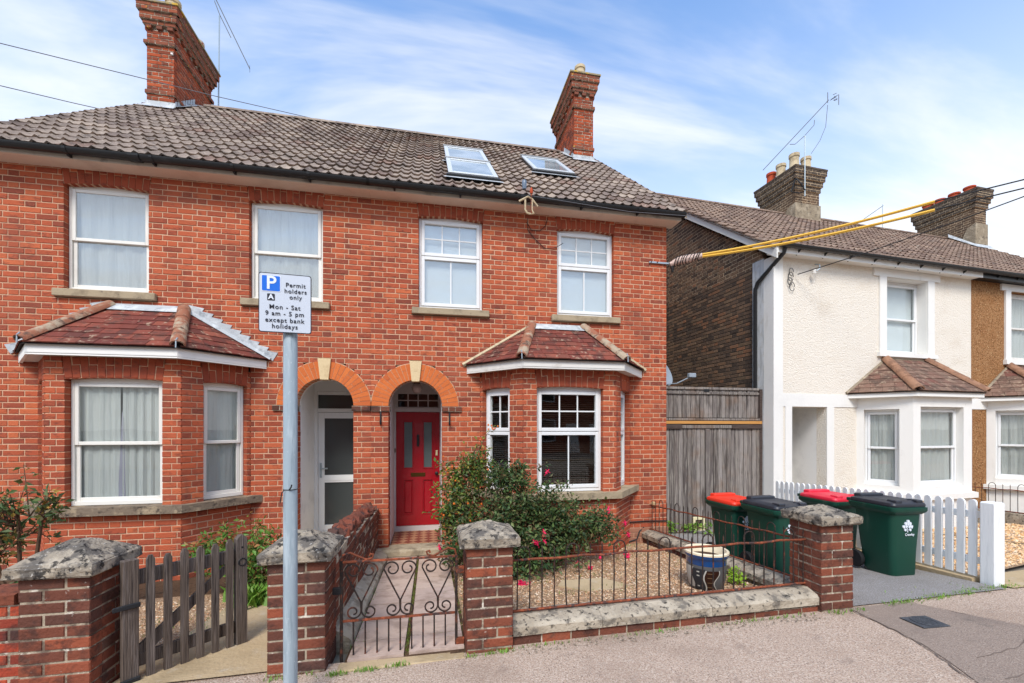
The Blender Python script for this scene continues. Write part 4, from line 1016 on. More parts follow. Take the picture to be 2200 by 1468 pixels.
for h in (0, 1):
    x0, x1 = (XL, XL + .48) if h == 0 else (XR - .48, XR)
    prof = [(7.6, 8.32, 0, 0), (8.32, 8.395, .025, 1), (8.395, 9.295, 0, 0), (9.295, 9.37, .04, 1), (9.37, 9.595, 0, 0), (9.67, 9.745, .05, 1), (9.745, 9.895, .085, 1), (9.895, 10.045, .12, 1)]
    ch = chimney(houses[h], x0, x1, CY0, CY1, 7.6, prof, CH_I, SOOT, MORT_OLD)
    # dentil course
    db = []; mo = MB(); mo.box(x0 + .01, x1 - .01, CY0 + .01, CY1 - .01, 9.595, 9.67)
    for k in range(3):
        for yy, an in ((CY0 - .045, 0), (CY1 + .045, math.pi)): db.append((x0 + .05 + k * (x1 - x0 - .1) / 2, yy, 9.632, .1, .066, .1, an, 0))
    for k in range(7):
        yy = CY0 + .07 + k * (CY1 - CY0 - .14) / 6; db.append((x0 - .045, yy, 9.632, .1, .066, .1, -math.pi / 2, 0)); db.append((x1 + .045, yy, 9.632, .1, .066, .1, math.pi / 2, 0))
    mo.build('dentil_bed', MORT_OLD, ch); lay_bricks(db, ch, SOOT, SOOT, 0, stuff='dentil_course')
    mb = MB(); o = .14
    mb.loft([[(x0 - o, CY0 - o, 10.045), (x1 + o, CY0 - o, 10.045), (x1 + o, CY1 + o, 10.045), (x0 - o, CY1 + o, 10.045)], [(x0 - o, CY0 - o, 10.08), (x1 + o, CY0 - o, 10.08), (x1 + o, CY1 + o, 10.08), (x0 - o, CY1 + o, 10.08)],
             [(x0 + .08, CY0 + .08, 10.17), (x1 - .08, CY0 + .08, 10.17), (x1 - .08, CY1 - .08, 10.17), (x0 + .08, CY1 - .08, 10.17)]])
    mb.build('chimney_cap', M('cap_lichen', C(150, 138, 110), [(C(206, 166, 50), 8, .52, .62, .85), (C(92, 86, 78), 12, .55, .68, .8)], rough=.95, bump=(30, .7)), ch)
    if h == 0:
        pot(ch, x0 + .30, CY0 + .32, 10.15, .36, .13, POT_C); pot(ch, x0 + .30, CY1 - .24, 10.15, .34, .13, M('pot_two_tone', C(206, 190, 168), [(C(176, 84, 56), 2.5, .5, .56, .9)], rough=.9))
        MB(TT(x1 - .03, CY0 + .0, 9.16)).bbox(-.02, .02, -.03, .0, -.02, .02, .006).build('cable_clip', WHITE, ch)
    else: pot(ch, (x0 + x1) / 2, CY0 + .26, 10.15, .36, .125, POT_C)
    # lead flashing
    zr = lambda y: EAVE[1] + math.tan(PIT) * (y - EAVE[0])
    mb = MB(); mb.box(x0 - .03, x1 + .03, CY0 - .012, CY0 - .002, zr(CY0) - .05, zr(CY0) + .12)
    mb.add([(x0 - .08, CY0 - .2, zr(CY0 - .2) + .055), (x1 + .08, CY0 - .2, zr(CY0 - .2) + .055), (x1 + .05, CY0 - .005, zr(CY0) + .05), (x0 - .05, CY0 - .005, zr(CY0) + .05)], [(0, 1, 2, 3)])
    mb.build('front_apron', LEAD, ch)
    s = x1 if h == 0 else x0; sg = 1 if h == 0 else -1
    mb = MB(); n = 8
    for k in range(n):
        ya = CY0 + k * .094; yb = ya + .094
        zz_ = zr(yb) + .12
        mb.add([(s + sg * (.008 + .001 * (k % 2)), ya, zr(ya) - .02), (s + sg * (.008 + .001 * (k % 2)), yb, zr(yb) - .02), (s + sg * .008, yb, zz_ + .03), (s + sg * .008, ya + .02, zz_ - .03)], [(0, 1, 2, 3)])
    mb.add([(s + sg * .01, CY0 - .05, zr(CY0) + .02), (s + sg * .16, CY0 - .05, zr(CY0) + .045), (s + sg * .16, RIDGE_Y, RIDGE_Z + .03), (s + sg * .01, RIDGE_Y, RIDGE_Z + .04)], [(0, 1, 2, 3)])
    mb.build('step_flashing', LEAD, ch)
# ================================================================ white house, brown house and the next roof
ROT = R(3.2824)
WL = (6.16, 6.70, 0); WF = Matrix.Translation(WL) @ Matrix.Rotation(ROT, 4, 'Z')
def wpt(x, y): v = WF @ Vector((x, y, 0)); return (v.x, v.y, 0)
white = thing('rendered_house', 'white roughcast end house with smooth white window surrounds beside the wooden side gate', 'house', WL, ROT)
BX = 5.13
brown = thing('pebbledash_house', 'brown pebble-dashed house joined to the right of the white house', 'house', wpt(BX, 0), ROT)
far = thing('orange_roof_house', 'house with orange tiled roof beyond the pebble-dashed house', 'house', wpt(11.9, .4), ROT)
def wall_cells(mb, x0, x1, z0, z1, holes, y0, y1):
    xs = sorted({x0, x1} | {v for h in holes for v in h[:2] if x0 < v < x1}); zs = sorted({z0, z1} | {v for h in holes for v in h[2:] if z0 < v < z1})
    for a, b in zip(xs[:-1], xs[1:]):
        run = None
        for c_, d_ in zip(zs[:-1], zs[1:]):
            xm, zm = (a + b) / 2, (c_ + d_) / 2
            if any(h[0] < xm < h[1] and h[2] < zm < h[3] for h in holes):
                if run: mb.box(a, b, y0, y1, *run); run = None
            else: run = (run[0], d_) if run else (c_, d_)
        if run: mb.box(a, b, y0, y1, *run)
    return mb
def W_roof(parent, xa, xb, y0, z0, slope, yr, mat_o, mat_i, limit, skip=None, tile_w=.3, frame=WF):
    zr = z0 + slope * (yr - y0); pit = math.atan(slope)
    MB().add([(xa, y0 + .03, z0 - .03), (xb, y0 + .03, z0 - .03), (xb, yr, zr - .05), (xa, yr, zr - .05), (xb, 2 * yr - y0, z0 - .04), (xa, 2 * yr - y0, z0 - .04)], [(0, 1, 2, 3), (3, 2, 4, 5)]).build('roof', MATS['roof_underlay'], parent, local=True)
    roof = [o for o in parent.children if o.name.startswith('roof')][-1] if False else bpy.data.objects[sorted([o.name for o in bpy.data.objects if o.name.split('.')[0] == 'roof'], key=lambda n: (len(n), n))[-1]]
    mats = []; n = round((xb - xa) / tile_w); r = 0
    while True:
        y = y0 + r * .31 * math.cos(pit)
        if y > yr - .08: break
        for i in range(n):
            x = xa + (i + .5) * (xb - xa) / n
            if skip and skip(x, y): continue
            mats.append(Matrix.Translation((x, y, z0 + slope * (y - y0) - .02 + random.uniform(-.004, .004))) @ Matrix.Rotation(pit, 4, 'X') @ Matrix.Rotation(random.gauss(0, .01), 4, 'Z'))
        r += 1
    cl = frame.inverted() @ CAMP
    mats.sort(key=lambda m: (m.translation - cl).length)
    tiles(roof, mats, mat_o, mat_i, limit)
    x = xa
    while x < xb - .05:
        x1 = min(x + .45, xb)
        if not (skip and skip((x + x1) / 2, yr)): half_round(MB(), (x, yr, zr - .03), (x1 + .03, yr, zr - .025), .1, 6).build('ridge_tile', mat_o, roof, True)
        x = x1
    return roof
def gutter(parent, xa, xb, y, z, mat=BLK, brk=.6, local=True):
    pr = [(y + .055 * math.cos(a), z + .055 * math.sin(a)) for a in [math.pi + math.pi * k / 8 for k in range(9)]] + [(y + .048 * math.cos(a), z + .048 * math.sin(a)) for a in [2 * math.pi - math.pi * k / 8 for k in range(9)]]
    g_ = MB().loft([[(x, p[0], p[1]) for p in pr] for x in (xa, xb)]).build('gutter', mat, parent, True, local=local)
    x = xa + .45
    while x < xb:
        MB().add([(x - .01, y, z - .05), (x + .01, y, z - .05), (x + .01, y + .11, z - .05), (x - .01, y + .11, z - .05), (x - .01, y + .11, z - .13), (x + .01, y + .11, z - .13)], [(0, 1, 2, 3), (0, 4, 5, 1), (0, 3, 4), (1, 5, 2), (3, 2, 5, 4)]).build('gutter_bracket', mat, g_)
        x += brk
def bay(parent, x0, front, x1, holes_l, hole_f, wmat, fmat, ztop=2.24, e=None, t=None, sill=(.37, .47), dress='net', tmat=CLAY2_O, right=True, hole_r=None):
    """front = (xB, xC, y)"""
    xB, xC, yf = front
    pl = [(x0, 0), (xB, yf), (xC, yf), (x1, 0)]
    for i, (p, q) in enumerate(zip(pl[:-1], pl[1:])):
        L = math.dist(p, q); ang = math.atan2(q[1] - p[1], q[0] - p[0]); T = Matrix.Translation((p[0], p[1], 0)) @ Matrix.Rotation(ang, 4, 'Z')
        hs = (holes_l, hole_f, hole_r)[i]
        mb = MB(T); wall_cells(mb, 0, L, -.3, ztop, [hs] if hs else [], 0, .16); mb.build('bay_wall', wmat, parent, local=True)
        if hs:
            a, b, z0, z1 = hs
            window(parent, T @ Matrix.Translation(((a + b) / 2, .11, z0)), b - a - .002, z1 - z0 - .002, 'sash2', dress, UPVC, local=True, infill=.02)
    MB().prism([(x0 - .1, -.001), (xB - .05, yf - .07), (xC + .05, yf - .07), (x1 + .1, -.001)], *sill).build('bay_sill', fmat, parent, local=True)
    cc = (xB + xC) / 2
    fs = MB(); E = [(e[0][0] + .03, -.002), (e[1][0] + .02, e[1][1] + .03), (e[2][0] - .02, e[2][1] + .03), (e[3][0] - .03, -.002)]
    fs.prism(E, ztop + .001, ztop + .08)
    roof = fs.build('bay_roof', WHITE, parent, local=True)
    low = lambda p: (p[0], p[1], p[2] - .012)
    MB().add([low(p) for p in e] + [low(t[0]), low(t[1])], [(0, 1, 4), (1, 2, 5, 4), (2, 3, 5)]).build('roof_boarding', MATS['roof_felt'], roof)
    tile_plane(roof, e[1], e[2], t[0], t[1], 8, .17, tmat); tile_plane(roof, e[0], e[1], t[0], t[0], 8, .17, tmat); tile_plane(roof, e[2], e[3], t[1], t[1], 8, .17, tmat)
    for p, q in ((e[1], t[0]), (e[2], t[1])):
        p = Vector(p) + Vector((0, 0, .02)); q = Vector(q) + Vector((0, 0, .03))
        for k in range(3): half_round(MB(), p.lerp(q, max(0, k / 3 - .015)), p.lerp(q, (k + 1) / 3), .085).build('hip_tile', HIP2, roof, True)
    for s, (p, q) in enumerate(((e[0], t[0]), (e[3], t[1]))):
        MB().tube([(p[0], -.012, p[2] + .01), (q[0], -.012, q[2])], .03, 5).build('fillet', CEM, roof)
    MB().box(t[0][0] - .05, t[1][0] + .05, -.02, -.004, t[0][2] - .04, t[0][2] + .03).build('flashing', CEM, roof)
    return roof
# --- white house front
uw = (2.715, 3.835, 3.165, 4.67); dh = (.407, 1.228, -.3, 2.065); bh = (1.98, 4.19, -.3, 2.3)
mb = wall_cells(MB(), .2, BX, -.3, 4.82, [uw, dh, bh], 0, .2); mb.build('front_wall', RENDER, white, local=True)
q = MB(); q.box(-.012, .2, -.014, .2, -.3, 4.82); q.build('corner_strip', SMOOTH, white, local=True)
MB().box(-.014, -.002, .2, .47, -.3, 4.85).build('side_pilaster', SMOOTH_D, white, local=True)
b_ = MB(); b_.box(.2, 1.99, -.014, -.001, 2.07, 2.31); b_.box(.255, .407, -.014, -.001, -.3, 2.07); b_.box(1.228, 1.4, -.014, -.001, -.3, 2.07); b_.build('door_surround', SMOOTH, white, local=True)
b_ = MB(); b_.box(2.535, 2.715, -.03, -.001, 3.165, 4.67); b_.box(3.835, 4.02, -.03, -.001, 3.165, 4.67); b_.box(2.385, 4.175, -.032, -.001, 4.67, 4.815); b_.box(2.49, 4.07, -.06, -.001, 3.085, 3.165); b_.build('window_surround', SMOOTH, white, local=True)
b_ = MB(); b_.box(2.7155, 2.72, 0, .199, 3.166, 4.669); b_.box(3.83, 3.8345, 0, .199, 3.166, 4.669); b_.box(2.72, 3.83, 0, .199, 4.66, 4.669); b_.build('window_reveal', SMOOTH, white, local=True)
window(white, TT(3.275, .165, 3.167), 1.108, 1.49, 'sash2', 'blind', UPVC, local=True, infill=.03)
# recessed doorway
b_ = MB(); b_.box(.36, .4065, .201, 1.35, -.3, 2.2); b_.box(1.2285, 1.28, .201, 1.35, -.3, 2.2); b_.box(.36, 1.28, .201, 1.35, 2.2, 2.25); b_.build('porch_lining', PLAST, white, local=True)
dr = MB(); dr.box(.4075, 1.2275, 1.0, 1.05, -.28, 2.19); dr.build('door', M('pale_door', C(206, 208, 202), [(C(192, 194, 188), 2, .5, .7, .5)], rough=.5), white, local=True)
MB().box(.36, 1.28, -.2, 1.35, -.3, -.14).build('step', CONC, white, local=True)
e_ = [(1.70, 0, 2.33), (2.26, -.85, 2.33), (4.0, -.85, 2.33), (4.55, 0, 2.33)]; t_ = [(2.70, 0, 3.03), (3.80, 0, 3.03)]
bay(white, 1.97, (2.33, 3.83, -.72), 4.2, (.11, .62, .60, 2.02), (.18, 1.28, .60, 2.06), SMOOTH, SMOOTH, e=e_, t=t_)
# --- white house gable of stock brick
gbk = []; gm_ = MB()
def gcut(z, zt):
    zm = (z + zt) / 2; c_ = [(4.76, 9)] if zm > 0 else []
    if zm > 4.75: y = (zm - 4.78) / .755; c_.append((5.0 - y, 9))
    return c_
brick_face(gbk, gm_, (-.004, 5.0), -math.pi / 2, 5.0, .9, 8.0, gcut, depth=.1, off=.05)
gw = gm_.build('gable_wall', MORT_GAB, white, local=True)
lay_bricks(gbk, gw, GB_O, GB_I, 300, frame=WF)
b_ = MB(); b_.box(.0, .1, .2, 8.1, -.3, 4.75); b_.box(.1, BX, 8.0, 8.1, -.3, 4.8); b_.box(.2, BX, .21, 8.0, 2.66, 2.76); b_.box(.2, BX, .21, 8.0, 4.8, 4.815); b_.box(.1, BX, 2.6, 2.7, -.2, 4.8); b_.box(BX - .06, BX - .01, .21, 8, -.3, 7.8 if False else 4.8); b_.build('rear_wall', DARKROOM, white, local=True)
# eaves
EY, EZ, WS, RY = -.2, 4.90, .755, 4.066
MB().box(-.14, BX, -.18, .01, 4.822, 4.842).build('soffit', WHITE, white, local=True)
MB().box(-.14, BX, -.195, -.181, 4.80, 4.91).build('fascia', WHITE, white, local=True)
gutter(white, -.1, BX, -.26, 4.93)
b_ = MB(); zv = lambda y: EZ + WS * (y - EY)
b_.loft([[(-.16, y, zv(y) - d) for y, d in ((EY - .02, .2), (EY - .02, .03))] + [(-.13, y, zv(y) - d) for y, d in ((EY - .02, .03), (EY - .02, .2))], [(-.16, RY, zv(RY) - .2), (-.16, RY, zv(RY) - .03), (-.13, RY, zv(RY) - .03), (-.13, RY, zv(RY) - .2)]])
b_.build('barge_board', WHITE_W, white, local=True)
cut1 = lambda x, y: 4.55 < x and y > 3.62
W_roof(white, -.19, BX, EY, EZ, WS, RY, TL2_O, TL2_I, 260, cut1)
dp = MB(); dp.tube([(.02, -.24, 4.9), (.02, -.2, 4.80), (-.06, .3, 4.42), (-.06, .36, 4.3), (-.06, .36, -.25)], .036, 8); dp.build('downpipe', BLK, white, True, local=True)
# chimney with four pots
cpf = [(7.3, 8.66, 0, 0), (8.66, 8.81, .03, 1), (8.81, 8.96, .07, 1), (8.96, 9.11, .11, 1), (9.11, 9.26, .14, 1)]
STK = M('brick_stack', None, [(C(60, 50, 46), 8, .5, .7, .6), (C(200, 160, 40), 7, .7, .76, .8), (C(150, 124, 98), 15, .6, .76, .5)], 'isl', [C(96, 78, 64), C(112, 90, 72), C(84, 70, 60), C(120, 98, 78)], rough=.95, spec=.1, bump=(50, .5))
STK_D = M('brick_stack_dark', None, [(C(58, 52, 48), 8, .45, .66, .7), (C(140, 126, 106), 13, .58, .74, .5)], 'isl', [C(82, 72, 64), C(96, 84, 74), C(72, 64, 58)], rough=.95, spec=.1, bump=(50, .5))
ch = chimney(white, 4.565, 5.45, 3.67, 4.9, 7.3, cpf, STK, STK_D, MORT_GAB, local=True)
b_ = MB(); b_.loft([[(4.535, 3.64, 7.3), (5.475, 3.64, 7.3), (5.475, 4.4, 7.3), (4.535, 4.4, 7.3)], [(4.535, 3.64, 8.28), (5.475, 3.64, 8.28), (5.475, 3.9, 8.25), (4.535, 3.9, 8.22)]]); b_.build('cement_skirt', CEM, ch)
b_ = MB(); b_.loft([[(4.565 - .15, 3.67 - .15, 9.26), (5.45 + .15, 3.67 - .15, 9.26), (5.45 + .15, 4.9 + .15, 9.26), (4.565 - .15, 4.9 + .15, 9.26)], [(4.565 - .15, 3.67 - .15, 9.31), (5.45 + .15, 3.67 - .15, 9.31), (5.45 + .15, 5.05, 9.31), (4.415, 5.05, 9.31)], [(4.7, 3.8, 9.42), (5.3, 3.8, 9.42), (5.3, 4.75, 9.42), (4.7, 4.75, 9.42)]])
b_.build('chimney_cap', STK_D, ch)
for x, y, hh, m in ((4.80, 4.74, .40, POT_R), (4.80, 4.38, .46, POT_C), (4.80, 3.92, .50, POT_C), (5.24, 3.92, .46, POT_C)): pot(ch, x, y, 9.38, hh, .135, m)
# --- brown house
bw = (6.33 - BX, 7.45 - BX, 3.16, 4.67); bb = (5.62 - BX, 8.0 - BX, -.3, 2.3)
wall_cells(MB(), 0, 5.3, -.3, 4.82, [bw, bb], .004, .2).build('front_wall', PEBBLE, brown, local=True)
b_ = MB(); b_.box(bw[0] - .17, bw[0], -.03, .003, 3.16, 4.67); b_.box(bw[1], bw[1] + .17, -.03, .003, 3.16, 4.67); b_.box(bw[0] - .3, bw[1] + .3, -.032, .003, 4.67, 4.81); b_.box(bw[0] - .2, bw[1] + .2, -.06, .003, 3.06, 3.16); b_.build('window_surround', SMOOTH, brown, local=True)
window(brown, TT((bw[0] + bw[1]) / 2, .1, 3.162), bw[1] - bw[0] - .002, 1.5, 'sash2', 'net', WHITE_W, local=True, infill=.03)
MB().box(.0, bb[0], -.012, .003, 2.07, 2.3).build('band', SMOOTH, brown, local=True)
e_ = [(5.36 - BX, 0, 2.33), (5.95 - BX, -.85, 2.33), (7.65 - BX, -.85, 2.33), (8.2 - BX, 0, 2.33)]; t_ = [(6.28 - BX, 0, 3.03), (7.3 - BX, 0, 3.03)]
bay(brown, 5.6 - BX, (6.0 - BX, 7.5 - BX, -.72), 8.0 - BX, (.13, .70, .60, 2.04), (.18, 1.28, .60, 2.06), SMOOTH, SMOOTH, e=e_, t=t_)
b_ = MB(); b_.box(0, 5.3, 8.0, 8.1, -.3, 4.8); b_.box(5.2, 5.3, .2, 8.0, -.3, 4.8); b_.box(0, 5.2, .21, 8, 2.66, 2.76); b_.box(0, 5.2, .21, 8, 4.8, 4.815); b_.box(0, 5.2, 2.6, 2.7, -.2, 4.8); b_.build('rear_wall', DARKROOM, brown, local=True)
MB().box(0, 6.7, -.18, .01, 4.822, 4.842).build('soffit', BLK, brown, local=True)
MB().box(0, 6.7, -.195, -.181, 4.80, 4.91).build('fascia', BLK, brown, local=True)
gutter(brown, .0, 6.7, -.26, 4.93)
MB().box(5.3, 6.7, .0, 8.1, -.3, 4.82).build('side_wall', RENDER, brown, local=True)
cut2 = lambda x, y: 6.15 < x and y > 3.22
W_roof(brown, 0, 6.75, EY, EZ, WS, RY, TL2_O, TL2_I, 220, cut2, frame=WF @ Matrix.Translation((BX, 0, 0)))
cpf = [(7.1, 8.81, 0, 0), (8.81, 8.96, .04, 1), (8.96, 9.11, .08, 1), (9.11, 9.335, .12, 1)]
ch = chimney(brown, 6.2, 6.72, 3.27, 4.87, 7.1, cpf, STK, STK_D, MORT_GAB, local=True)
MB().box(6.07, 6.85, 3.14, 5.0, 9.335, 9.4).build('chimney_cap', STK_D, ch)
for y in (3.55, 3.95, 4.35, 4.7): pot(ch, 6.46, y, 9.38, .26, .15, POT_R)
b_ = MB(); b_.loft([[(6.17, 3.24, 7.1), (6.75, 3.24, 7.1), (6.75, 3.9, 7.1), (6.17, 3.9, 7.1)], [(6.17, 3.24, 8.3), (6.75, 3.24, 8.3), (6.75, 3.45, 8.25), (6.17, 3.45, 8.2)]]); b_.build('cement_skirt', CEM, ch)
zq = lambda y: EZ + WS * (y - EY)
MB().add([(6.0, 3.1, zq(3.1) + .06), (6.85, 3.1, zq(3.1) + .06), (6.85, 3.24, zq(3.24) + .12), (6.13, 3.24, zq(3.24) + .12), (6.1, 3.9, zq(3.9) + .1), (6.16, 3.95, zq(3.95) + .2)], [(0, 1, 2, 3), (0, 3, 5, 4)]).build('flashing', LEAD, ch)
# --- house beyond
MB().box(0, 6, .0, 7.5, -.3, 4.3).build('wall', RENDER, far, local=True)
W_roof(far, -.1, 6, EY, 4.4, WS, RY, TL3_I, TL3_I, 0, None, frame=WF @ Matrix.Translation((11.9, .4, 0)))

# ================================================================ front boundary
def pillar(label, x0, x1, y0, y1, zt, za):
    p = thing('gate_pillar', label, 'pillar', ((x0 + x1) / 2, (y0 + y1) / 2, gz((x0 + x1) / 2, y0)), group='brick gate pillars along the pavement')
    bl = []; mo = MB(); zb = zt - CH * 12
    for org, ang, L, r0 in (((x0, y0), 0, x1 - x0, 0), ((x1, y0 + .104), math.pi / 2, y1 - y0 - .208, 1), ((x1, y1), math.pi, x1 - x0, 0), ((x0, y1 - .104), -math.pi / 2, y1 - y0 - .208, 1)):
        brick_face(bl, mo, org, ang, L, zb, zt, None, 'pillar' if ang in (0, math.pi) else 'stretcher', depth=.1, row0=r0, proud=.006, jt=.012, endr=.009 if ang in (0, math.pi) else -.06)
    mo.box(x0 + .09, x1 - .09, y0 + .09, y1 - .09, zb, zt)
    core = mo.build('mortar_core', MORT_OLD, p)
    lay_bricks([b[:3] + (b[3], b[4], b[5], b[6], b[7] + random.gauss(0, .006)) for b in bl], core, DK_O, DK_I, 300)
    o = .045; cx_, cy_ = (x0 + x1) / 2, (y0 + y1) / 2
    b = bmesh.new()
    def rg(e, z): return [b.verts.new((x + random.uniform(-.004, .004), y + random.uniform(-.004, .004), z + random.uniform(-.003, .003))) for x, y in ((x0 - e, y0 - e), (x1 + e, y0 - e), (x1 + e, y1 + e), (x0 - e, y1 + e))]
    rings = [rg(o - .012, zt + .001), rg(o, zt + .012), rg(o, zt + .068), rg(o - .014, zt + .084), rg(-.09, za - .025), rg(-.135, za)]
    b.faces.new(rings[0][::-1]); b.faces.new(rings[-1])
    for r, s in zip(rings[:-1], rings[1:]):
        for k in range(4): b.faces.new((r[k], r[(k + 1) % 4], s[(k + 1) % 4], s[k]))
    bmesh.ops.subdivide_edges(b, edges=b.edges[:], cuts=2, use_grid_fill=True)
    for v in b.verts: v.co += Vector((random.uniform(-1, 1), random.uniform(-1, 1), random.uniform(-1, 1))) * .0035
    m = bpy.data.meshes.new('capstone'); b.to_mesh(m); b.free(); fix(m); link('capstone', m, CAPST, p, False)
    return p
pillar('brick gate pillar with dark lichened cap left of the open wooden picket gate', -2.445, -2.07, 3.07, 3.43, .757, .94)
pillar('brick gate pillar directly behind the parking sign pole', -1.075, -.705, 3.09, 3.44, .762, .935)
pillar('brick gate pillar between the iron gate and the hooped railing', .258, .607, 3.10, 3.45, .792, .945)
pillar('brick gate pillar with pale cap in front of the wheelie bins', 3.353, 3.69, 3.12, 3.46, .818, .965)
# far left wall
t = thing('garden_wall', 'low broken brick wall left of the wooden gate', 'wall', (-3.2, 3.25, 0))
bl = []; mo = MB(); brick_face(bl, mo, (-4.2, 3.15), 0, 1.745, -.1, .575, None, 'flemish', depth=.1, jt=.014); mo.box(-4.2, -2.455, 3.25, 3.37, -.1, .57)
core = mo.build('mortar_core', MORT_OLD, t); lay_bricks(bl, core, M('brick_wall_mixed', None, drk_layers, 'obj', [C(112, 50, 40), C(178, 74, 48), C(84, 52, 46), C(190, 84, 54), C(140, 62, 46)], rough=.92, bump=(45, .5)), DK_I, 300)
for k in range(7): inst('coping_brick', brick_mesh(k % 6, DK_O), Matrix.Translation((-2.62 - k * .24, 3.13, .615)) @ Matrix.Rotation(random.gauss(.03, .05), 4, 'Z') @ Matrix.Rotation(random.gauss(0, .05), 4, 'Y') @ Matrix.Diagonal((.225, .22, .07, 1)), core)
# dividing wall with burnt clinker top
t = thing('dividing_wall', 'narrow weathered brick wall with lumpy clinker top beside the slab path', 'wall', (-.8, 4.9, -.1))
bl = []; mo = MB()
top = lambda y: .69 - .072 * (y - 3.45)
def dcut(z, zt): return [((.69 - (z + zt) / 2) / .072, 9)]
brick_face(bl, mo, (-.735, 3.445), math.pi / 2, 2.93, -.24, .69, dcut, 'stretcher', depth=.1, proud=.006, jt=.0125)
brick_face(bl, mo, (-.955, 6.375), -math.pi / 2, 2.93, -.24, .66, lambda z, zt: [(-1, 2.93 - (.69 - (z + zt) / 2) / .072)], 'stretcher', depth=.09, proud=.01)
core = mo.build('mortar_core', MORT_OLD, t)
bl = [(b[0] + random.gauss(0, .004), b[1], b[2], b[3], b[4], b[5], b[6] + random.gauss(0, .02), b[7] + random.gauss(0, .015)) for b in bl]
lay_bricks(bl, core, DK_O, DK_I, 300)
for k in range(17):
    y = 3.52 + k * .168; b = bmesh.new(); bmesh.ops.create_icosphere(b, subdivisions=2, radius=.5)
    for v in b.verts: v.co *= 1 + random.uniform(-.22, .22)
    for v in b.verts: v.co = Vector((v.co.x * .2, v.co.y * .17, v.co.z * random.uniform(.1, .2))) + Vector((-.845, y, top(y) + .02 + random.uniform(-.01, .05)))
    m = bpy.data.meshes.new('clinker'); b.to_mesh(m); b.free(); link('clinker', m, M('clinker_burr', None, [(C(52, 44, 44), 14, .5, .64, .8)], 'obj', [C(104, 60, 48), C(132, 70, 50), C(78, 58, 52), C(116, 74, 58)], rough=.9, bump=(40, .8)), t)
mb = MB(); n = 12
rings = []
for k in range(n + 1):
    y = 3.44 + k * 2.9 / n; z = gz(-.7, y); j = lambda: random.uniform(-.012, .012)
    rings.append([(-.74, y, z - .05), (-.585 + j(), y, z - .05), (-.60 + j(), y, z + .06 + j()), (-.70 + j(), y, z + .14 + j()), (-.74, y, z + .15)])
mb.loft(rings); mb.build('footing', M('footing_cement', C(176, 166, 146), [(C(120, 108, 92), 6, .45, .65, .8), (C(206, 198, 180), 11, .55, .7, .7)], rough=.95, bump=(30, .8)), t)
# front dwarf wall and railing
t = thing('dwarf_wall', 'low brick wall with thick stone coping along the pavement', 'wall', (2, 3.25, 0))
bl = []; mo = MB(); brick_face(bl, mo, (.607, 3.155), 0, 2.746, -.0, .105, None, 'stretcher', depth=.1, ch=.1); core = mo.build('mortar_core', MORT_OLD, t); lay_bricks(bl, core, DK_O, DK_I, 300)
def coping(t, pts, w0, w1, zb, name='coping'):
    """pts: list of (x,y,z) along the centre line; split in stones"""
    for a, b in zip(pts[:-1], pts[1:]):
        a = Vector(a); b = Vector(b); u = (b - a); u.z = 0; u.normalize(); n = Vector((u.y, -u.x, 0))
        rings = []; K = 7
        for k in range(K + 1):
            p = a.lerp(b, .003 + .994 * k / K); j = lambda s=.004: random.uniform(-s, s)
            rings.append([tuple(p + n * (w0 + j()) + Vector((0, 0, zb + j()))), tuple(p + n * (w0 + j()) + Vector((0, 0, zb + .062 + j()))), tuple(p + n * (w0 - .02 + j()) + Vector((0, 0, zb + .08 + j()))), tuple(p + n * (.03 + j()) + Vector((0, 0, zb + .115 + j()))),
                          tuple(p - n * (w1 - .02 + j()) + Vector((0, 0, zb + .1 + j()))), tuple(p - n * (w1 + j()) + Vector((0, 0, zb + .08))), tuple(p - n * (w1 + j()) + Vector((0, 0, zb)))])
        MB().loft(rings).build(name, COPE, t)
coping(t, [(.61, 3.28, .005), (1.33, 3.28, .012), (2.3, 3.28, .022), (3.345, 3.28, .034)], .145, .13, .09)
MB().box(.61, 3.35, 3.26, 3.38, -.1, .095).build('wall_back', MORT_OLD, t)
def railing(name, label, cat, P0, P1, zr0, zr1, ht, hoop, n_bars, start=0, group=None):
    """hooped iron railing from P0 to P1; bottom rail z zr0->zr1, top rail ht above"""
    t = thing(name, label, cat, (P0[0], P0[1], zr0), group=group)
    A = Vector((P0[0], P0[1], zr0)); B = Vector((P1[0], P1[1], zr1)); up = Vector((0, 0, 1)); u = (B - A).normalized()
    w = lambda s: Vector((0, 0, .006 * math.sin(s * 9)))
    MB().tube([A.lerp(B, k / 10) for k in range(11)], .011, 6).build('rail', RUST, t)
    MB().tube([A.lerp(B, k / 14) + up * ht + w(k) for k in range(15)], .010, 6).build('rail', RUST, t)
    r = .0058; L = (B - A).length; sp = L / (n_bars + .3)
    k = 0; i = start
    pos = lambda q: A + u * (sp * (q + .65))
    while k < n_bars:
        if i % 3 == 0 and k + 1 < n_bars:
            a, b = pos(k), pos(k + 1); h0 = ht + hoop - sp / 2
            pth = [a, a + up * h0 * .5 + u * random.gauss(0, .003), a + up * h0] + [(a + b) / 2 + up * h0 - u * sp / 2 * math.cos(q * math.pi / 6) + up * sp / 2 * math.sin(q * math.pi / 6) for q in range(1, 6)] + [b + up * h0, b + up * h0 * .5 + u * random.gauss(0, .003), b]
            MB().tube(pth, r, 6).build('hoop_bar', IRON, t, True); k += 2
        else:
            a = pos(k); MB().tube([a, a + up * (ht + hoop - .035), a + up * (ht + hoop - .012)], [r, r, r * .3], 6).build('bar', IRON, t, True); k += 1
        i += 1
    return t
railing('iron_railing', 'rusty hooped iron railing along the pavement in front of the gravel garden', 'railing', (.607, 3.285), (3.50, 3.285), .222, .262, .40, .105, 28)
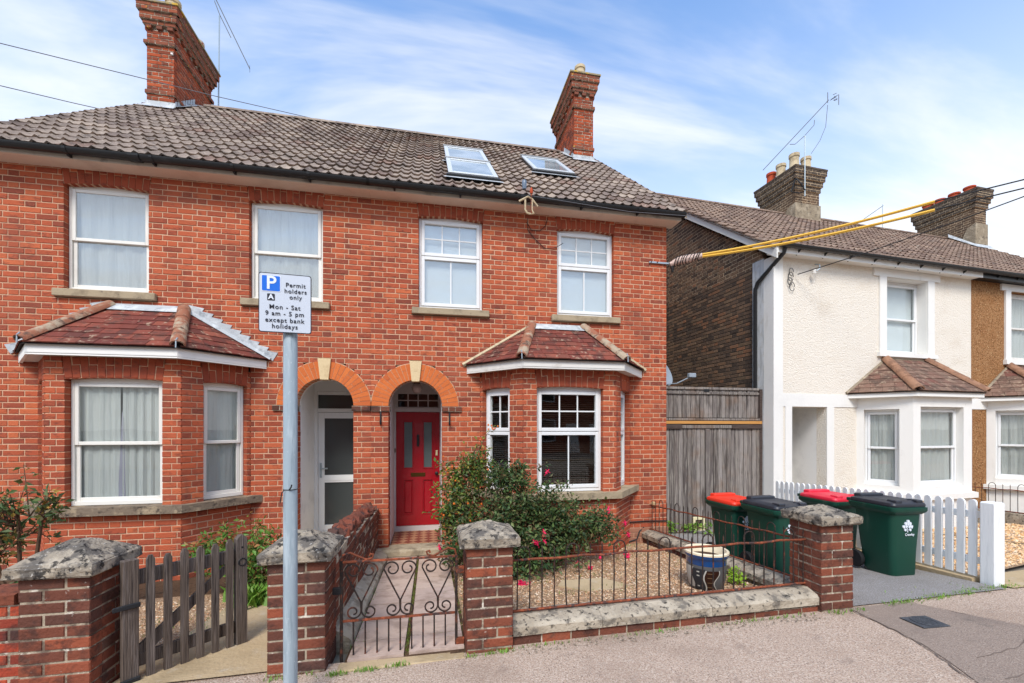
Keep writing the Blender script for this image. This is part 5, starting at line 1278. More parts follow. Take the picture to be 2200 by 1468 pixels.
# side wall and railing
t = thing('dwarf_wall', 'low side wall with stone coping between the gravel garden and the bins', 'wall', (3.5, 5, 0))
bl = []; mo = MB(); brick_face(bl, mo, (3.39, 6.36), -math.pi / 2, 2.88, -.27, .0, lambda z, zt: [(-1, .9 * clamp(((z + zt) / 2 + .12) / .12) * 3)] if (z + zt) / 2 > -.12 else [], 'stretcher', depth=.1)
core = mo.build('mortar_core', MORT_OLD, t); lay_bricks(bl, core, DK_O, DK_I, 300)
MB().box(3.4, 3.6, 3.48, 6.36, -.3, -.13).build('wall_back', MORT_OLD, t)
sz = lambda y: .205 - .062 * (y - 3.5)
coping(t, [(3.5, 6.36, sz(6.36) - .13), (3.5, 5.3, sz(5.3) - .13), (3.5, 4.3, sz(4.3) - .13), (3.5, 3.47, sz(3.47) - .13)], .13, .12, .0)
MB().add([(3.42, 3.48, sz(3.48) - .13), (3.42, 6.36, sz(6.36) - .13), (3.58, 6.36, sz(6.36) - .13), (3.58, 3.48, sz(3.48) - .13), (3.42, 3.48, -.2), (3.42, 6.36, -.3), (3.58, 6.36, -.3), (3.58, 3.48, -.2)], [(0, 1, 2, 3), (0, 4, 5, 1), (3, 2, 6, 7), (0, 3, 7, 4), (1, 5, 6, 2)]).build('wall_core', MORT_OLD, t)
railing('iron_railing', 'rusty hooped iron railing on the side wall beside the bins', 'railing', (3.50, 6.33), (3.50, 3.5), sz(6.33) + .01, sz(3.5) + .01, .385, .105, 26, start=1)
# neighbour railing far right
rl = railing('iron_railing', 'hooped iron railing in front of the pebble-dashed house', 'railing', (11.1, 7.1), (10.95, 4.6), .02, .1, .42, .12, 22)
t = thing('dwarf_wall', 'low stone wall under the railing in front of the pebble-dashed house', 'wall', (11, 5.8, 0)); MB().loft([[(11.0, 7.1, -.3), (11.22, 7.1, -.3), (11.2, 7.1, .0), (11.02, 7.1, .0)], [(10.85, 4.6, -.2), (11.07, 4.6, -.2), (11.05, 4.6, .09), (10.87, 4.6, .09)]]).build('wall', COPE, t)

# ---------------------------------------------------------------- iron gate
t = thing('iron_gate', 'rusty wrought iron garden gate with heart scrolls across the slab path', 'gate', (-.22, 3.25, 0))
GY = 3.24; gx0, gx1 = -.632, .193; gzb, gzm, gzt = -.045, .272, .70
r = .0085
def part_tube(name, pts, rr=r, m=IRON): return MB().tube([(p[0], GY, p[1]) for p in pts], rr, 6).build(name, m, t, True)
for x in (gx0, gx1): MB().bbox(x - .01, x + .01, GY - .01, GY + .01, gzb, gzt + .01, .002).build('stile', IRON, t)
for z in (gzb, gzm, gzt): MB().bbox(gx0 + .01, gx1 - .01, GY - .008, GY + .008, z - .008, z + .008, .002).build('rail', RUST, t)
for k in range(1, 10): part_tube('bar', [(gx0 + (gx1 - gx0) * k / 10, gzb), (gx0 + (gx1 - gx0) * k / 10, gzm)], .0065)
hw = (gx1 - gx0) / 3
for k in range(3):
    cx_ = gx0 + hw * (k + .5)
    for s in (-1, 1):
        pts = []
        R0 = .058; ux, uz = cx_ + s * R0, gzt - .012 - R0      # upper curl
        for q in range(27):
            a = 2.35 * math.pi * (1 - q / 26); rr = R0 * (.30 + .70 * (q / 26) ** .8)
            # wind out from the centre, over the top and down the outside
            ang = math.pi * .0 + a
            pts.append((ux + s * rr * math.cos(ang) * 1, uz + rr * math.sin(ang)))
        # straight flank to the foot, then the lower curl
        bx, bz = cx_ + s * .056, gzm + .062
        pts.append((cx_ + s * .004, gzm + .13))
        for q in range(26):
            f = q / 25; rr = .054 * (1 - .68 * f ** .9); ang = math.pi + f * 2.5 * math.pi
            pts.append((bx + s * rr * math.cos(ang), bz + rr * math.sin(ang)))
        part_tube('scroll', pts, .0062)
for s, x in ((1, gx0), (-1, gx1)):
    pts = [(x + s * .0, gzt + .0), (x + s * .01, gzt + .05), (x + s * .06, gzt + .065), (x + s * .12, gzt + .035), (x + s * .17, gzt + .01), (x + s * .215, gzt + .02), (x + s * .222, gzt + .045), (x + s * .2, gzt + .05), (x + s * .195, gzt + .035)]
    part_tube('finial', pts, .008, RUST)
for x, z, d in ((gx0, .50, -1), (gx1, .06, 1), (gx1, .60, 1)): MB().bbox(min(x, x + d * .06), max(x, x + d * .06), GY - .014, GY + .014, z - .03, z + .02, .004).build('hinge' if d > 0 else 'latch', IRON_B if d < 0 else RUST, t)
# ---------------------------------------------------------------- wooden gate, swung open
H = Vector((-1.985, 3.20, 0)); Lp = Vector((-1.445, 3.715, 0)); gu = (Lp - H); GL = gu.length; ga = math.atan2(gu.y, gu.x)
t = thing('wooden_gate', 'weathered grey picket gate standing open on the left', 'gate', (H.x, H.y, 0), ga)
def wb(name, x0, x1, y0, y1, z0, z1, m=WOOD_D, pt=False):
    mb = MB()
    if pt: mb.prism_y([(x0, z0), (x1, z0), (x1, z1 - .03), ((x0 + x1) / 2 + .01, z1), ((x0 + x1) / 2 - .01, z1), (x0, z1 - .03)], y0, y1)
    else: mb.bbox(x0, x1, y0, y1, z0, z1, .004)
    return mb.build(name, m, t, local=True)
wb('stile', 0, .085, -.03, .025, -.07, .80); wb('stile', GL - .075, GL, -.03, .025, -.055, .83, pt=True)
wb('rail', .085, GL - .075, .0, .03, .62, .72); wb('rail', .085, GL - .075, .0, .03, .07, .16)
MB().prism_y([(.09, .16), (.16, .16), (GL - .08, .60), (GL - .08, .62), (GL - .13, .62), (.09, .21)], .004, .028).build('brace', WOOD_D, t, local=True)
for k in range(6):
    x = .125 + k * (GL - .26) / 5 * .985; zt_ = .80 + random.uniform(-.008, .012); wb('picket', x, x + .046, -.024, -.002, -.06 + random.uniform(-.01, .01), zt_, pt=True)
for z in (.50, .01): wb('hinge', -.05, .09, -.046, -.031, z - .016, z + .016, IRON_B)
mb = MB(Matrix.Translation((GL - .037, -.032, .62)) @ Matrix.Rotation(R(90), 4, 'X')); mb.tube([(.028 * math.cos(a), .028 * math.sin(a), 0) for a in [2 * math.pi * k / 14 for k in range(15)]], .004, 5); mb.build('ring_handle', IRON_B, t, local=True)
MB(Matrix.Translation((GL - .037, -.0305, .735)) @ Matrix.Rotation(R(90), 4, 'X')).lathe([(.007, 0), (.007, .002)], n=8).build('hole', BLK, t, local=True)
# ---------------------------------------------------------------- side gates in the alley
t = thing('side_gate', 'tall weathered double wooden gate between the red and white houses', 'gate', (4.95, 6.95, -.2))
gy = 6.95; x0, x1 = XR + .03, 6.1; n = 25
w_ = (x1 - x0) / n
for k in range(n):
    a = x0 + k * w_; z1 = 1.70 + random.uniform(-.01, .01)
    MB().bbox(a + .0045, a + w_ - .0045, gy + random.uniform(-.006, .006), gy + .022, -.22 + random.uniform(-.015, .015), z1, .003).build('board', WOOD, t)
    MB().bbox(a + .0045, a + w_ - .0045, gy + .03 + random.uniform(-.005, .005), gy + .05, 1.86, 2.37, .003).build('board', WOOD, t)
MB().box(x0, x1, gy + .06, gy + .075, -.25, 2.36).build('gap_shade_sheet', M('gate_gap_shade', C(52, 46, 42), rough=.95), t); MB().bbox(x0, x1 + .02, gy - .03, gy - .006, 1.745, 1.80, .004).build('new_rail', WOOD_N, t)  # dark sheet added behind the boards, its colour stands for shade in the gaps
MB().bbox(x0, x1, gy - .012, gy + .028, 1.81, 1.85, .004).build('rail', WOOD, t)
MB().bbox(x0, x0 + .58, gy - .034, gy - .006, 1.655, 1.735, .006).build('rail', WOOD_W, t); MB().bbox(x1 - .62, x1 + .02, gy - .034, gy - .006, 1.655, 1.735, .006).build('rail', WOOD_W, t)
MB().bbox(x0 + .585, x1 - .625, gy - .028, gy - .006, 1.665, 1.725, .004).build('rail', WOOD, t)
MB().bbox(x0, x1, gy + .005, gy + .075, 2.375, 2.42, .005).build('top_rail', WOOD, t); MB().bbox(x0, x1, gy + .002, gy + .028, 2.29, 2.335, .004).build('rail', WOOD, t)
MB().bbox((x0 + x1) / 2 - .05, (x0 + x1) / 2 + .04, gy - .03, gy - .006, -.2, 1.655, .005).build('cover_strip', WOOD, t)
MB().bbox(x1 - .02, x1 + .05, gy - .02, gy + .06, -.25, 2.4, .005).build('post', WOOD_W, t)
MB().bbox((x0 + x1) / 2 - .06, (x0 + x1) / 2 + .04, gy - .006, gy + .004, 2.33, 2.385, .003).build('clip', BLK, t)
cf = thing('cat_flap', 'cream plastic cat flap set low in the wooden side gate', 'cat flap', (4.79, gy, -.08))
mb = MB(); ring(mb, 4.665, 4.905, -.215, .055, .05, gy - .05, gy - .012); mb.build('frame', CREAM, cf); MB().box(4.715, 4.855, gy - .03, gy - .02, -.165, .005).build('flap', M('flap_dark', C(52, 46, 42), [(C(120, 100, 80), 8, .5, .6, .8)], rough=.4), cf)
# satellite dish
t = thing('satellite_dish', 'grey satellite dish on the side of the red brick house', 'dish', (XR, 7.4, 2.6))
T = Matrix.Translation((4.36, 7.4, 2.74)) @ Matrix.Rotation(R(28), 4, 'Z') @ Matrix.Rotation(R(68), 4, 'X')
mb = MB(T); mb.lathe([(.002, -.06), (.1, -.053), (.2, -.03), (.28, .0), (.285, .004), (.2, -.022), (.1, -.045), (.002, -.052)], n=28); mb.build('dish', DISH, t, True)
MB().tube([(XR, 7.55, 2.6), (4.1, 7.52, 2.6), (4.25, 7.47, 2.66)], .018, 6).build('arm', STEEL, t)
MB().tube([(4.27, 7.45, 2.50), (4.5, 7.16, 2.50), (4.72, 7.05, 2.62)], .012, 6).build('feed_arm', DISH, t); MB().bbox(4.66, 4.8, 7.0, 7.08, 2.6, 2.68, .01).build('receiver', DISH, t)
# ---------------------------------------------------------------- white picket fence
t = thing('picket_fence', 'white round-topped picket fence between the driveway and the white house garden', 'fence', (5.6, 4.6, 0))
F0, F1 = Vector((5.60, 3.43, 0)), Vector((5.80, 6.25, 0)); fu = (F1 - F0); FL = fu.length; fa = math.atan2(fu.y, fu.x); n = 27
topz = lambda s: .925 - .055 * s
fT = lambda s, z: Matrix.Translation(F0 + fu * (s / FL) + Vector((0, 0, z))) @ Matrix.Rotation(fa, 4, 'Z')
arc = [(.035 * math.cos(a), .765 + .035 * math.sin(a)) for a in [math.pi * k / 6 for k in range(7)]]
pm_ = MB().prism_y([(-.035, 0), (.035, 0)] + arc, -.01, .01).mesh('picket'); fix(pm_); pm_.materials.append(PICK)
for k in range(n):
    s = .03 + k * (FL - .06) / (n - 1); inst('picket', pm_, fT(s, topz(s) - .80) @ Matrix.Rotation(math.pi, 4, 'Z') @ Matrix.Rotation(random.gauss(0, .006), 4, 'Y'), t)
for dz in (-.16, -.64):
    a, b = F0 + Vector((0, 0, topz(0) + dz)), F1 + Vector((0, 0, topz(FL) + dz)); nx = Vector((-fu.y, fu.x, 0)).normalized()
    MB().loft([[tuple(p - nx * y + Vector((0, 0, z))) for y, z in ((.012, -.035), (.05, -.035), (.05, .035), (.012, .035))] for p in (a, b)]).build('rail', PICK, t)
a, b = F0 + Vector((0, 0, .0)), F1 + Vector((0, 0, -.16))
for k in range(3):
    p, q = a.lerp(b, k / 3), a.lerp(b, (k + .995) / 3); nx = Vector((-fu.y, fu.x, 0)).normalized()
    MB().loft([[tuple(c_ + nx * y + Vector((0, 0, z))) for y, z in ((.05, -.05), (-.08, -.05), (-.08, .115), (.05, .1))] for c_ in (p, q)]).build('gravel_board', CONC, t)
mb = MB(); mb.bbox(5.565, 5.70, 3.255, 3.385, .03, .915, .012); mb.build('post', PICK, t)

# ================================================================ bins
def rrect(w, d, r_, z, cy_=0, n=4):
    pts = []
    for sx_, sy_, a0 in ((1, -1, -90), (1, 1, 0), (-1, 1, 90), (-1, -1, 180)):
        for k in range(n + 1):
            a = R(a0 + 90 * k / n); pts.append((sx_ * (w / 2 - r_) + r_ * math.cos(a), cy_ + sy_ * (d / 2 - r_) + r_ * math.sin(a), z))
    return pts
def bin_(label, x, y, rot, lid, sc_=1.0, logo=True, wx=.95):
    z = gz(x, y) + .014; t = thing('wheelie_bin', label, 'bin', (x, y, z), rot, group='green wheelie bins on the driveway')
    S = Matrix.Diagonal((sc_ * wx, sc_, sc_, 1))
    def B(name, mb, m, smooth=False): mb.T = S; mb.v = [tuple(S @ Vector(p)) for p in mb.v]; return mb.build(name, m, t, smooth, local=True)
    b = MB(); b.loft([rrect(.34, .33, .05, .0, -.04), rrect(.355, .37, .055, .03, -.03), rrect(.385, .41, .06, .3, -.015), rrect(.44, .48, .06, .735, 0)]); B('body', b, GREEN, True)
    b = MB(); b.loft([rrect(.46, .50, .05, .70), rrect(.51, .55, .05, .725), rrect(.525, .565, .05, .74), rrect(.525, .565, .05, .775), rrect(.49, .53, .05, .78)]); B('rim', b, GREEN, True)
    b = MB(); b.loft([rrect(.495, .535, .05, .781, .0), rrect(.505, .545, .05, .80, .0), rrect(.485, .525, .05, .822, .0), rrect(.36, .40, .06, .846, -.0), rrect(.30, .34, .06, .838, 0)]); lo = B('lid', b, lid, True)
    for sx_ in (-1, 1):
        b = MB(); b.bbox(sx_ * .15 - .045, sx_ * .15 + .045, -.26, -.15, .815, .855, .008); bb_ = MB(); bb_.v = [tuple(S @ Vector(p)) for p in b.v]; bb_.f = b.f; bb_.build('lid_grip', lid, lo)
    b = MB(); b.bbox(-.18, .18, .16, .262, .82, .868, .012); bb_ = MB(); bb_.v = [tuple(S @ Vector(p)) for p in b.v]; bb_.f = b.f; bb_.build('lid_ridge', lid, lo)
    b = MB(); b.tube([(-.2, .32, .79), (.2, .32, .79)], .014, 8); B('handle', b, lid if lid is LID_B else GREEN, True)
    for sx_ in (-1, 1):
        b = MB(); b.bbox(sx_ * .19 - .015, sx_ * .19 + .015, .25, .335, .765, .80, .005); B('handle_lug', b, GREEN)
        b = MB(Matrix.Translation((sx_ * .215, .20, .10)) @ Matrix.Rotation(R(90), 4, 'Y')); b.lathe([(.06, -.028), (.095, -.028), (.1, -.015), (.1, .015), (.095, .028), (.06, .028)], n=24)
        b.T = None; wo = B('wheel', b, RUBBER, True)
        b = MB(Matrix.Translation((sx_ * .215, .20, .10)) @ Matrix.Rotation(R(90), 4, 'Y')); b.lathe([(.015, -.02), (.06, -.012), (.06, .012), (.015, .02)], n=16); bb_ = MB(); bb_.v = [tuple(S @ Vector(p)) for p in b.v]; bb_.f = b.f; bb_.build('hub', BLK, wo)
        for q in (-.11, .0, .11):
            b = MB(); b.add([(q - .02, -.255, .735), (q + .02, -.255, .735), (q, -.236, .66)], [(0, 1, 2)]); 
    b = MB(); b.tube([(-.2, .2, .1), (.2, .2, .1)], .012, 6); B('axle', b, STEEL)
    if logo:
        lg = MB(); y_ = -.236; K = 1.0
        for k, (dx, dz, r_) in enumerate(((0, .072, .019), (-.03, .05, .018), (.032, .048, .018), (-.055, .014, .018), (.056, .012, .018), (-.02, .016, .017), (.022, .014, .017), (-.034, -.02, .015), (.036, -.02, .015), (0, .04, .012))):
            dx *= K; dz *= K; r_ *= K; pts = [(dx + r_ * math.cos(a) * (1 + .25 * math.cos(3 * a + k)), .55 + dz + r_ * math.sin(a) * (1 + .25 * math.sin(3 * a))) for a in [2 * math.pi * q / 9 for q in range(9)]]
            lg.prism_y(pts, y_ - .004 - .0004 * k - dz * .08, y_ + .004)
        lg.prism_y([(-.004, .5), (.004, .5), (.003, .545), (-.003, .545)], y_ - .0035, y_ + .004)
        B('emblem', lg, PALE)
        tm = text_mesh('Crawley', .04, PALE, bold=.0008); o = link('lettering', tm, PALE, t, local=True); o.matrix_basis = S @ Matrix.Translation((.03, y_ - .001, .475)) @ Matrix.Rotation(R(94), 4, 'X')
    return t
bin_('green wheelie bin with orange-red lid nearest the wooden side gate', 3.93, 4.93, R(2), LID_R, .98)
bin_('green wheelie bin with black lid just behind the right-hand brick pillar', 3.95, 4.28, R(1), LID_B, .99)
bin_('green wheelie bin with pinkish-red lid behind the front black-lidded bin', 5.22, 4.72, R(0), LID_P, 1.0, False)
bin_('green wheelie bin with black lid and white emblem beside the white picket fence', 5.16, 3.98, R(-4), LID_B, 1.0, True, .86)

# ================================================================ parking sign
t = thing('parking_sign', 'grey parking permit sign on a galvanised pole at the pavement edge', 'sign', (-.8046, 2.68, gz(-.8, 2.68)))
MB().lathe([(.038, gz(-.8, 2.68) - .02), (.038, 2.5), (.036, 2.505)], (-.8046, 2.68, 0), 24).build('pole', GALV, t, True)
SA = R(4.8); ST = Matrix.Translation((-.815, 2.625, 2.383)) @ Matrix.Rotation(SA, 4, 'Z')
sw, sh = .2735, .337
def rr2(w, h, r_, n=5): return [(p[0], p[1]) for p in rrect(w, h, r_, 0, 0, n)]
plate = MB(ST).prism_y(rr2(sw, sh, .014), -.0005, .004).build('plate', INK, t)
MB(ST).prism_y(rr2(sw - .009, sh - .009, .011), -.0012, .003).build('face', SGN, plate)
MB(ST @ Matrix.Translation((-.073, 0, .108))).prism_y(rr2(.098, .092, .006), -.0026, -.0008).build('face', PALE, plate)
MB(ST @ Matrix.Translation((-.073, 0, .108))).prism_y(rr2(.092, .086, .005), -.0034, -.0008).build('face', BLUE, plate)
MB(ST @ Matrix.Translation((-.073, 0, .0305))).prism_y(rr2(.039, .039, .004), -.0022, -.0008).build('face', INK, plate)
MB(ST).box(-.05, .05, .004, .02, -.15, -.13).build('bracket', STEEL, t); MB(ST).box(-.05, .05, .004, .02, .09, .11).build('bracket', STEEL, t)
def sg(txt, x, z, size, m=INK, y=-.0035, al='CENTER', bold=.0003, sp=1.14):
    tm = text_mesh(txt, size, m, al, bold, sp); o = link('lettering', tm, m, plate); o.matrix_basis = ST @ Matrix.Translation((x, y, z)) @ Matrix.Rotation(R(90), 4, 'X')
sg('P', -.072, .108, .105, PALE, -.0042, bold=.0016); sg('A', -.073, .0305, .040, PALE, -.0032, bold=.0012)
sg('Permit', .054, .105, .034); sg('holders', .054, .070, .034); sg('only', .054, .036, .034)
sg('Mon - Sat', -.002, -.024, .036); sg('9 am - 5 pm', -.002, -.061, .036); sg('except bank', -.002, -.099, .036); sg('holidays', -.002, -.134, .036)
mb = MB(); mb.lathe([(.0395, 0), (.0395, .005)], (-.8046, 2.68, 1.31), 20); mb.tube([(-.8046 - .02, 2.64, 1.313), (-.835, 2.63, 1.30), (-.845, 2.63, 1.24)], .003, 5); mb.tube([(-.80, 2.64, 1.313), (-.785, 2.625, 1.33), (-.78, 2.62, 1.345)], .004, 5); mb.build('cable_tie', BLK, t)

# ================================================================ path
path = sheet('path', rect(-.60, .28, 3.13, 6.25), .004, SOIL, .4)
ys = [3.16, 3.46, 3.86, 4.29, 4.70, 5.11, 5.50, 5.92, 6.24]
for col, (xa, xb) in enumerate(((-.585, -.185), (-.16, .255))):
    for y0_, y1_ in zip(ys[:-1], ys[1:]):
        a, b = y0_ + (.02 if col else 0), y1_ + (.02 if col else 0); b = min(b, 6.24)
        mb = MB(); g_ = .006; x0_, x1_ = xa + g_, xb - g_; y0s, y1s = a + g_, b - g_
        vs = [(x0_, y0s), (x1_, y0s), (x1_, y1s), (x0_, y1s)]
        mb.loft([[(x, y, gz(x, y) + h_) for x, y in vs] for h_ in (.004, .02 + random.uniform(-.002, .003))]); mb.build('slab', SLAB, path)
MB().bbox(-.63, .25, 3.05, 3.16, -.03, .018, .01).build('threshold', CONC, path)
sl_ = MB(); pts = [(1.36, 4.42), (1.62, 4.20), (2.0, 4.20), (2.08, 4.33), (1.93, 4.55), (1.45, 4.56)]; sl_.prism(pts, gz(1.7, 4.4) - .02, gz(1.7, 4.4) + .02); tag(sl_.build('stepping_stone', CONC), 'pale concrete stepping stone set in the gravel', 'stepping stone')
mc = thing('manhole_cover', 'dark cast metal cover set in the patched pavement', 'manhole cover', (3.98, 2.77, .06))
ms_ = Matrix.Translation((3.985, 2.775, gz(3.98, 2.77) + .007)) @ Matrix.Rotation(R(-3), 4, 'Z')
MB(ms_).bbox(-.125, .125, -.095, .095, 0, .008, .002).build('frame', IRONC, mc); MB(ms_).lathe([(.09, .008), (.09, .0125), (.078, .0125), (.078, .010), (.001, .010)], n=24, cap=False).build('lid', IRONC, mc)
dm = MB(ms_)
for i in range(-3, 4):
    for j in range(-3, 4):
        if i * i + j * j < 10: dm.box(i * .02 - .006, i * .02 + .006, j * .02 - .006, j * .02 + .006, .0101, .0118)
dm.build('tread', IRONC, mc)

# ================================================================ plant pot
px, py = 2.87, 4.02; pz_ = gz(px, py) + .006
t = thing('plant_pot', 'large glazed plant pot with blue rim and patterned panels in the gravel', 'plant pot', (px, py, pz_))
mb = MB(); mb.lathe([(.15, 0), (.165, .02), (.19, .12), (.196, .2), (.195, .268)], (px, py, pz_), 32); mb.build('body', POT_G, t, True)
mb = MB(); mb.lathe([(.1955, .265), (.199, .275), (.197, .32), (.205, .332), (.218, .345), (.222, .375), (.215, .38)], (px, py, pz_), 32, False); mb.build('rim_band', POT_B, t, True)
mb = MB(); mb.lathe([(.2225, .374), (.222, .392), (.212, .40), (.196, .398), (.186, .36), (.18, .30)], (px, py, pz_), 32, False); mb.build('lip', POT_W, t, True)
mb = MB(); mb.lathe([(.001, .325), (.183, .322)], (px, py, pz_), 20, False); mb.build('soil', SOIL, t)
def on_pot(name, poly, m, off):
    # poly in (angle deg, height); the side facing the camera is -Y
    n = len(poly); prof = [(0, .15), (.02, .165), (.12, .19), (.2, .196), (.27, .195)]
    rad = lambda z: np.interp(z, [p[0] for p in prof], [p[1] for p in prof]) + off
    vs = []
    for a, z in poly: vs.append((px + rad(z) * math.sin(R(a)), py - rad(z) * math.cos(R(a)), pz_ + z))
    return vs
def strip(name, aL, aR, z0, z1, m, off, k=10):
    mb = MB(); vs = []; fs = []
    for i in range(k + 1):
        z = z0 + (z1 - z0) * i / k
        for j in range(5): vs += on_pot('', [(aL(i / k) + (aR(i / k) - aL(i / k)) * j / 4, z)], m, off)
    for i in range(k):
        for j in range(4): q_ = i * 5 + j; fs.append((q_, q_ + 1, q_ + 6, q_ + 5))
    mb.add(vs, fs); return mb.build(name, m, t, True)
wv = lambda f, ph=0: 4 * math.sin(f * 6.5 + ph)
strip('panel', lambda f: -112 + wv(f), lambda f: -74 + wv(f), .03, .245, M('pot_panel_pale', C(176, 172, 162), rough=.4), .0022)
strip('panel', lambda f: -74 + wv(f), lambda f: -40 + wv(f, .5), .005, .235, POT_N, .0034)
strip('panel', lambda f: -40 + wv(f, .5), lambda f: -36 + wv(f, .5), .005, .225, M('pot_line', C(176, 172, 162), rough=.4), .0048)
strip('panel', lambda f: -36 + wv(f, .5), lambda f: -6 + 2 * wv(f, 2), .005, .225, POT_K, .0036)
strip('panel', lambda f: -6 + 2 * wv(f, 2), lambda f: -3 + 2 * wv(f, 2), .005, .23, MATS['pot_line'], .0048)
for k, zc in enumerate((.05, .1, .15, .195)): strip('panel', lambda f: -32, lambda f: -14, zc, zc + .006, M('pot_squiggle', C(120, 96, 70), rough=.4), .0052, 2)
for k, zc in enumerate((.05, .16, .2)): strip('panel', lambda f: -62, lambda f: -54, zc, zc + .012, MATS['pot_line'], .005, 2)
# ================================================================ cables, aerials, brackets
def wire(name, label, cat, pts, r_, m, sag=0, n=24):
    if len(pts) == 2:
        a, b = Vector(pts[0]), Vector(pts[1]); pts = [a.lerp(b, k / n) - Vector((0, 0, sag * 4 * (k / n) * (1 - k / n))) for k in range(n + 1)]
    return tag(MB().tube(pts, r_, 5).build(name, m, None, True), label, cat)
def lerp3(a, b, f): return tuple(x + (y - x) * f for x, y in zip(a, b))
wire('telephone_wire', 'thin wire crossing the sky in front of the left chimney', 'wire', [(-16.45, 1.8, 4.88), (-11.6, 4.85, 6.24), (-6.75, 7.9, 7.63), (-4.3, 9.43, 8.31), (-1.9, 10.95, 9.05)], .007, CABLE_G)
wire('telephone_wire', 'lower thin wire meeting the roof edge left of the chimney', 'wire', [(-8.55, 2.1, 4.02), (-7.7, 4.9, 5.44), (-6.85, 7.7, 6.88), (-6.4, 9.1, 7.6), (-6.0, 10.5, 8.35)], .007, CABLE_G)
# service bracket with yellow sleeved lines
t = thing('service_bracket', 'steel bracket with wrapped insulators on the right corner of the red house', 'bracket', (XR, W, 4.37))
MB().bbox(3.52, 3.90, W - .03, W - .008, 4.375, 4.405, .004).build('bar', STEEL, t)
for x in (3.55, 3.66): MB(Matrix.Translation((x, W - .03, 4.39)) @ Matrix.Rotation(R(90), 4, 'X')).lathe([(.009, 0), (.009, .012)], n=8).build('bolt', IRON_B, t)
Y0 = Vector((3.92, 6.36, 4.40)); YA = Vector((6.10, 4.14, 4.46)); YB = Vector((6.10, 4.14, 4.355)); yd = (YA - Y0).normalized()
p1 = Y0 + yd * .46
MB().tube([Y0 + Vector((-.04, .0, -.04)), Y0 + yd * .08, Y0 + yd * .16, Y0 + yd * .28, p1], [.04, .06, .07, .062, .042], 10).build('insulator', INSUL, t, True)
MB().tube([Y0 + Vector((.0, .0, .0)), Y0 + Vector((-.01, -.01, -.08)), Y0 + Vector((.0, .0, -.16))], [.03, .035, .015], 7).build('cable_end', CABLE, t, True)
for k in range(9):
    c_ = Y0 + yd * (.06 + .045 * k); a_ = random.uniform(-.5, .5); rr = .066 if k < 5 else .055
    sd_ = yd.cross(Vector((0, 0, 1))).normalized(); up_ = sd_.cross(yd)
    MB().tube([c_ + (sd_ * math.cos(a) + up_ * math.sin(a)) * rr * 1.08 + yd * .03 * math.sin(a + a_) for a in [2 * math.pi * q / 12 for q in range(13)]], .007, 5).build('binding', CABLE, t)
for nm, P_, dz in (('upper', YA, .016), ('lower', YB, -.018)):
    st = p1 + Vector((0, 0, dz))
    lab = 'yellow insulating sleeve on the %s service cable beside the white house' % nm
    wire('cable_sleeve', lab, 'cable sleeve', [st, P_], .0195, YEL, .05, 20)
    dirn = (P_ - st).normalized(); end = P_ + Vector((4.6, -2.0, .95)) * .9
    wire('service_cable', 'black %s service cable leaving the yellow sleeve to the right' % nm, 'cable', [P_ - dirn * .1, end], .009, CABLE, .02)
# cable to the white house
a_ = WF @ Vector((.48, -.06, 4.50)); b_ = Vector((5.4, 1.9, 4.25))
wire('service_cable', 'single black cable running from the white house eaves up to the right', 'cable', [tuple(a_), (7.6, 4.6, 4.42), (8.0, 3.4, 4.72), (8.6, 2.2, 5.15)] if False else [tuple(a_), tuple(a_.lerp(Vector((9.2, 3.55, 5.30)), .25) - Vector((0, 0, .05))), tuple(a_.lerp(Vector((9.2, 3.55, 5.30)), .5) - Vector((0, 0, .06))), tuple(a_.lerp(Vector((9.2, 3.55, 5.30)), .75) - Vector((0, 0, .04))), (9.2, 3.55, 5.30), (12, 1.6, 5.95)], .009, CABLE)
t = thing('cable_bracket', 'coiled cable and insulator hook under the eaves of the white house', 'bracket', tuple(WF @ Vector((.3, 0, 4.5))), ROT)
for k in range(4):
    cx_, cz_, r_ = .06 + random.uniform(-.03, .03), .05 - k * .09, .07 + .012 * (k % 2)
    MB().tube([(cx_ + r_ * .7 * math.cos(a), -.03, cz_ + r_ * math.sin(a)) for a in [2 * math.pi * q / 14 for q in range(14)]], .006, 5).build('coil', CABLE, t, local=True)
MB().tube([(.62, -.03, .24), (.62, -.12, .2), (.60, -.14, .12), (.55, -.12, .08)], .012, 6).build('hook', STEEL, t, local=True)
MB().lathe([(.03, 0), (.036, .02), (.02, .035), (.034, .05), (.028, .07)], (.52, -.1, .03), 12).build('insulator', WHITE, t, True, local=True)
# bracket on the red house eaves
t = thing('eaves_bracket', 'old twin insulator bracket hanging on the gutter of the red house', 'bracket', (1.38, 6.1, 5.0))
bx = 1.40; by = 6.03
MB().tube([(bx + .05, by, 5.16), (bx + .05, by, 4.80)], .012, 6).build('stem', RUST, t)
MB().tube([(bx - .13, by + .02, 4.98), (bx, by, 5.05), (bx + .06, by, 5.02), (bx + .15, by + .02, 4.93)], .014, 6).build('arm', POT_C, t)
for dx in (-.04, .06): MB().tube([(bx + dx, by, 5.0), (bx + dx - .005, by, 4.86), (bx + dx + .025, by, 4.81), (bx + .03, by, 4.80)], .014, 6).build('loop', POT_C, t, True)
MB().lathe([(.028, 0), (.034, .05), (.034, .11), (.026, .13)], (bx - .06, by - .02, 5.14), 12).build('insulator', M('insulator_blue', C(104, 118, 134), rough=.3), t, True)
MB().lathe([(.02, 0), (.026, .03), (.016, .07), (.006, .09)], (bx + .05, by, 5.1), 10).build('insulator', POT_R, t, True)
wire('wall_cable', 'dark cable looping down the brickwork from the eaves bracket', 'cable', [(bx + .03, 6.2, 4.82), (bx + .08, W - .015, 4.74), (bx + .2, W - .015, 4.6), (bx + .36, W - .015, 4.47), (1.93, W - .015, 4.5), (2.05, W - .015, 4.58)], .0055, CABLE)
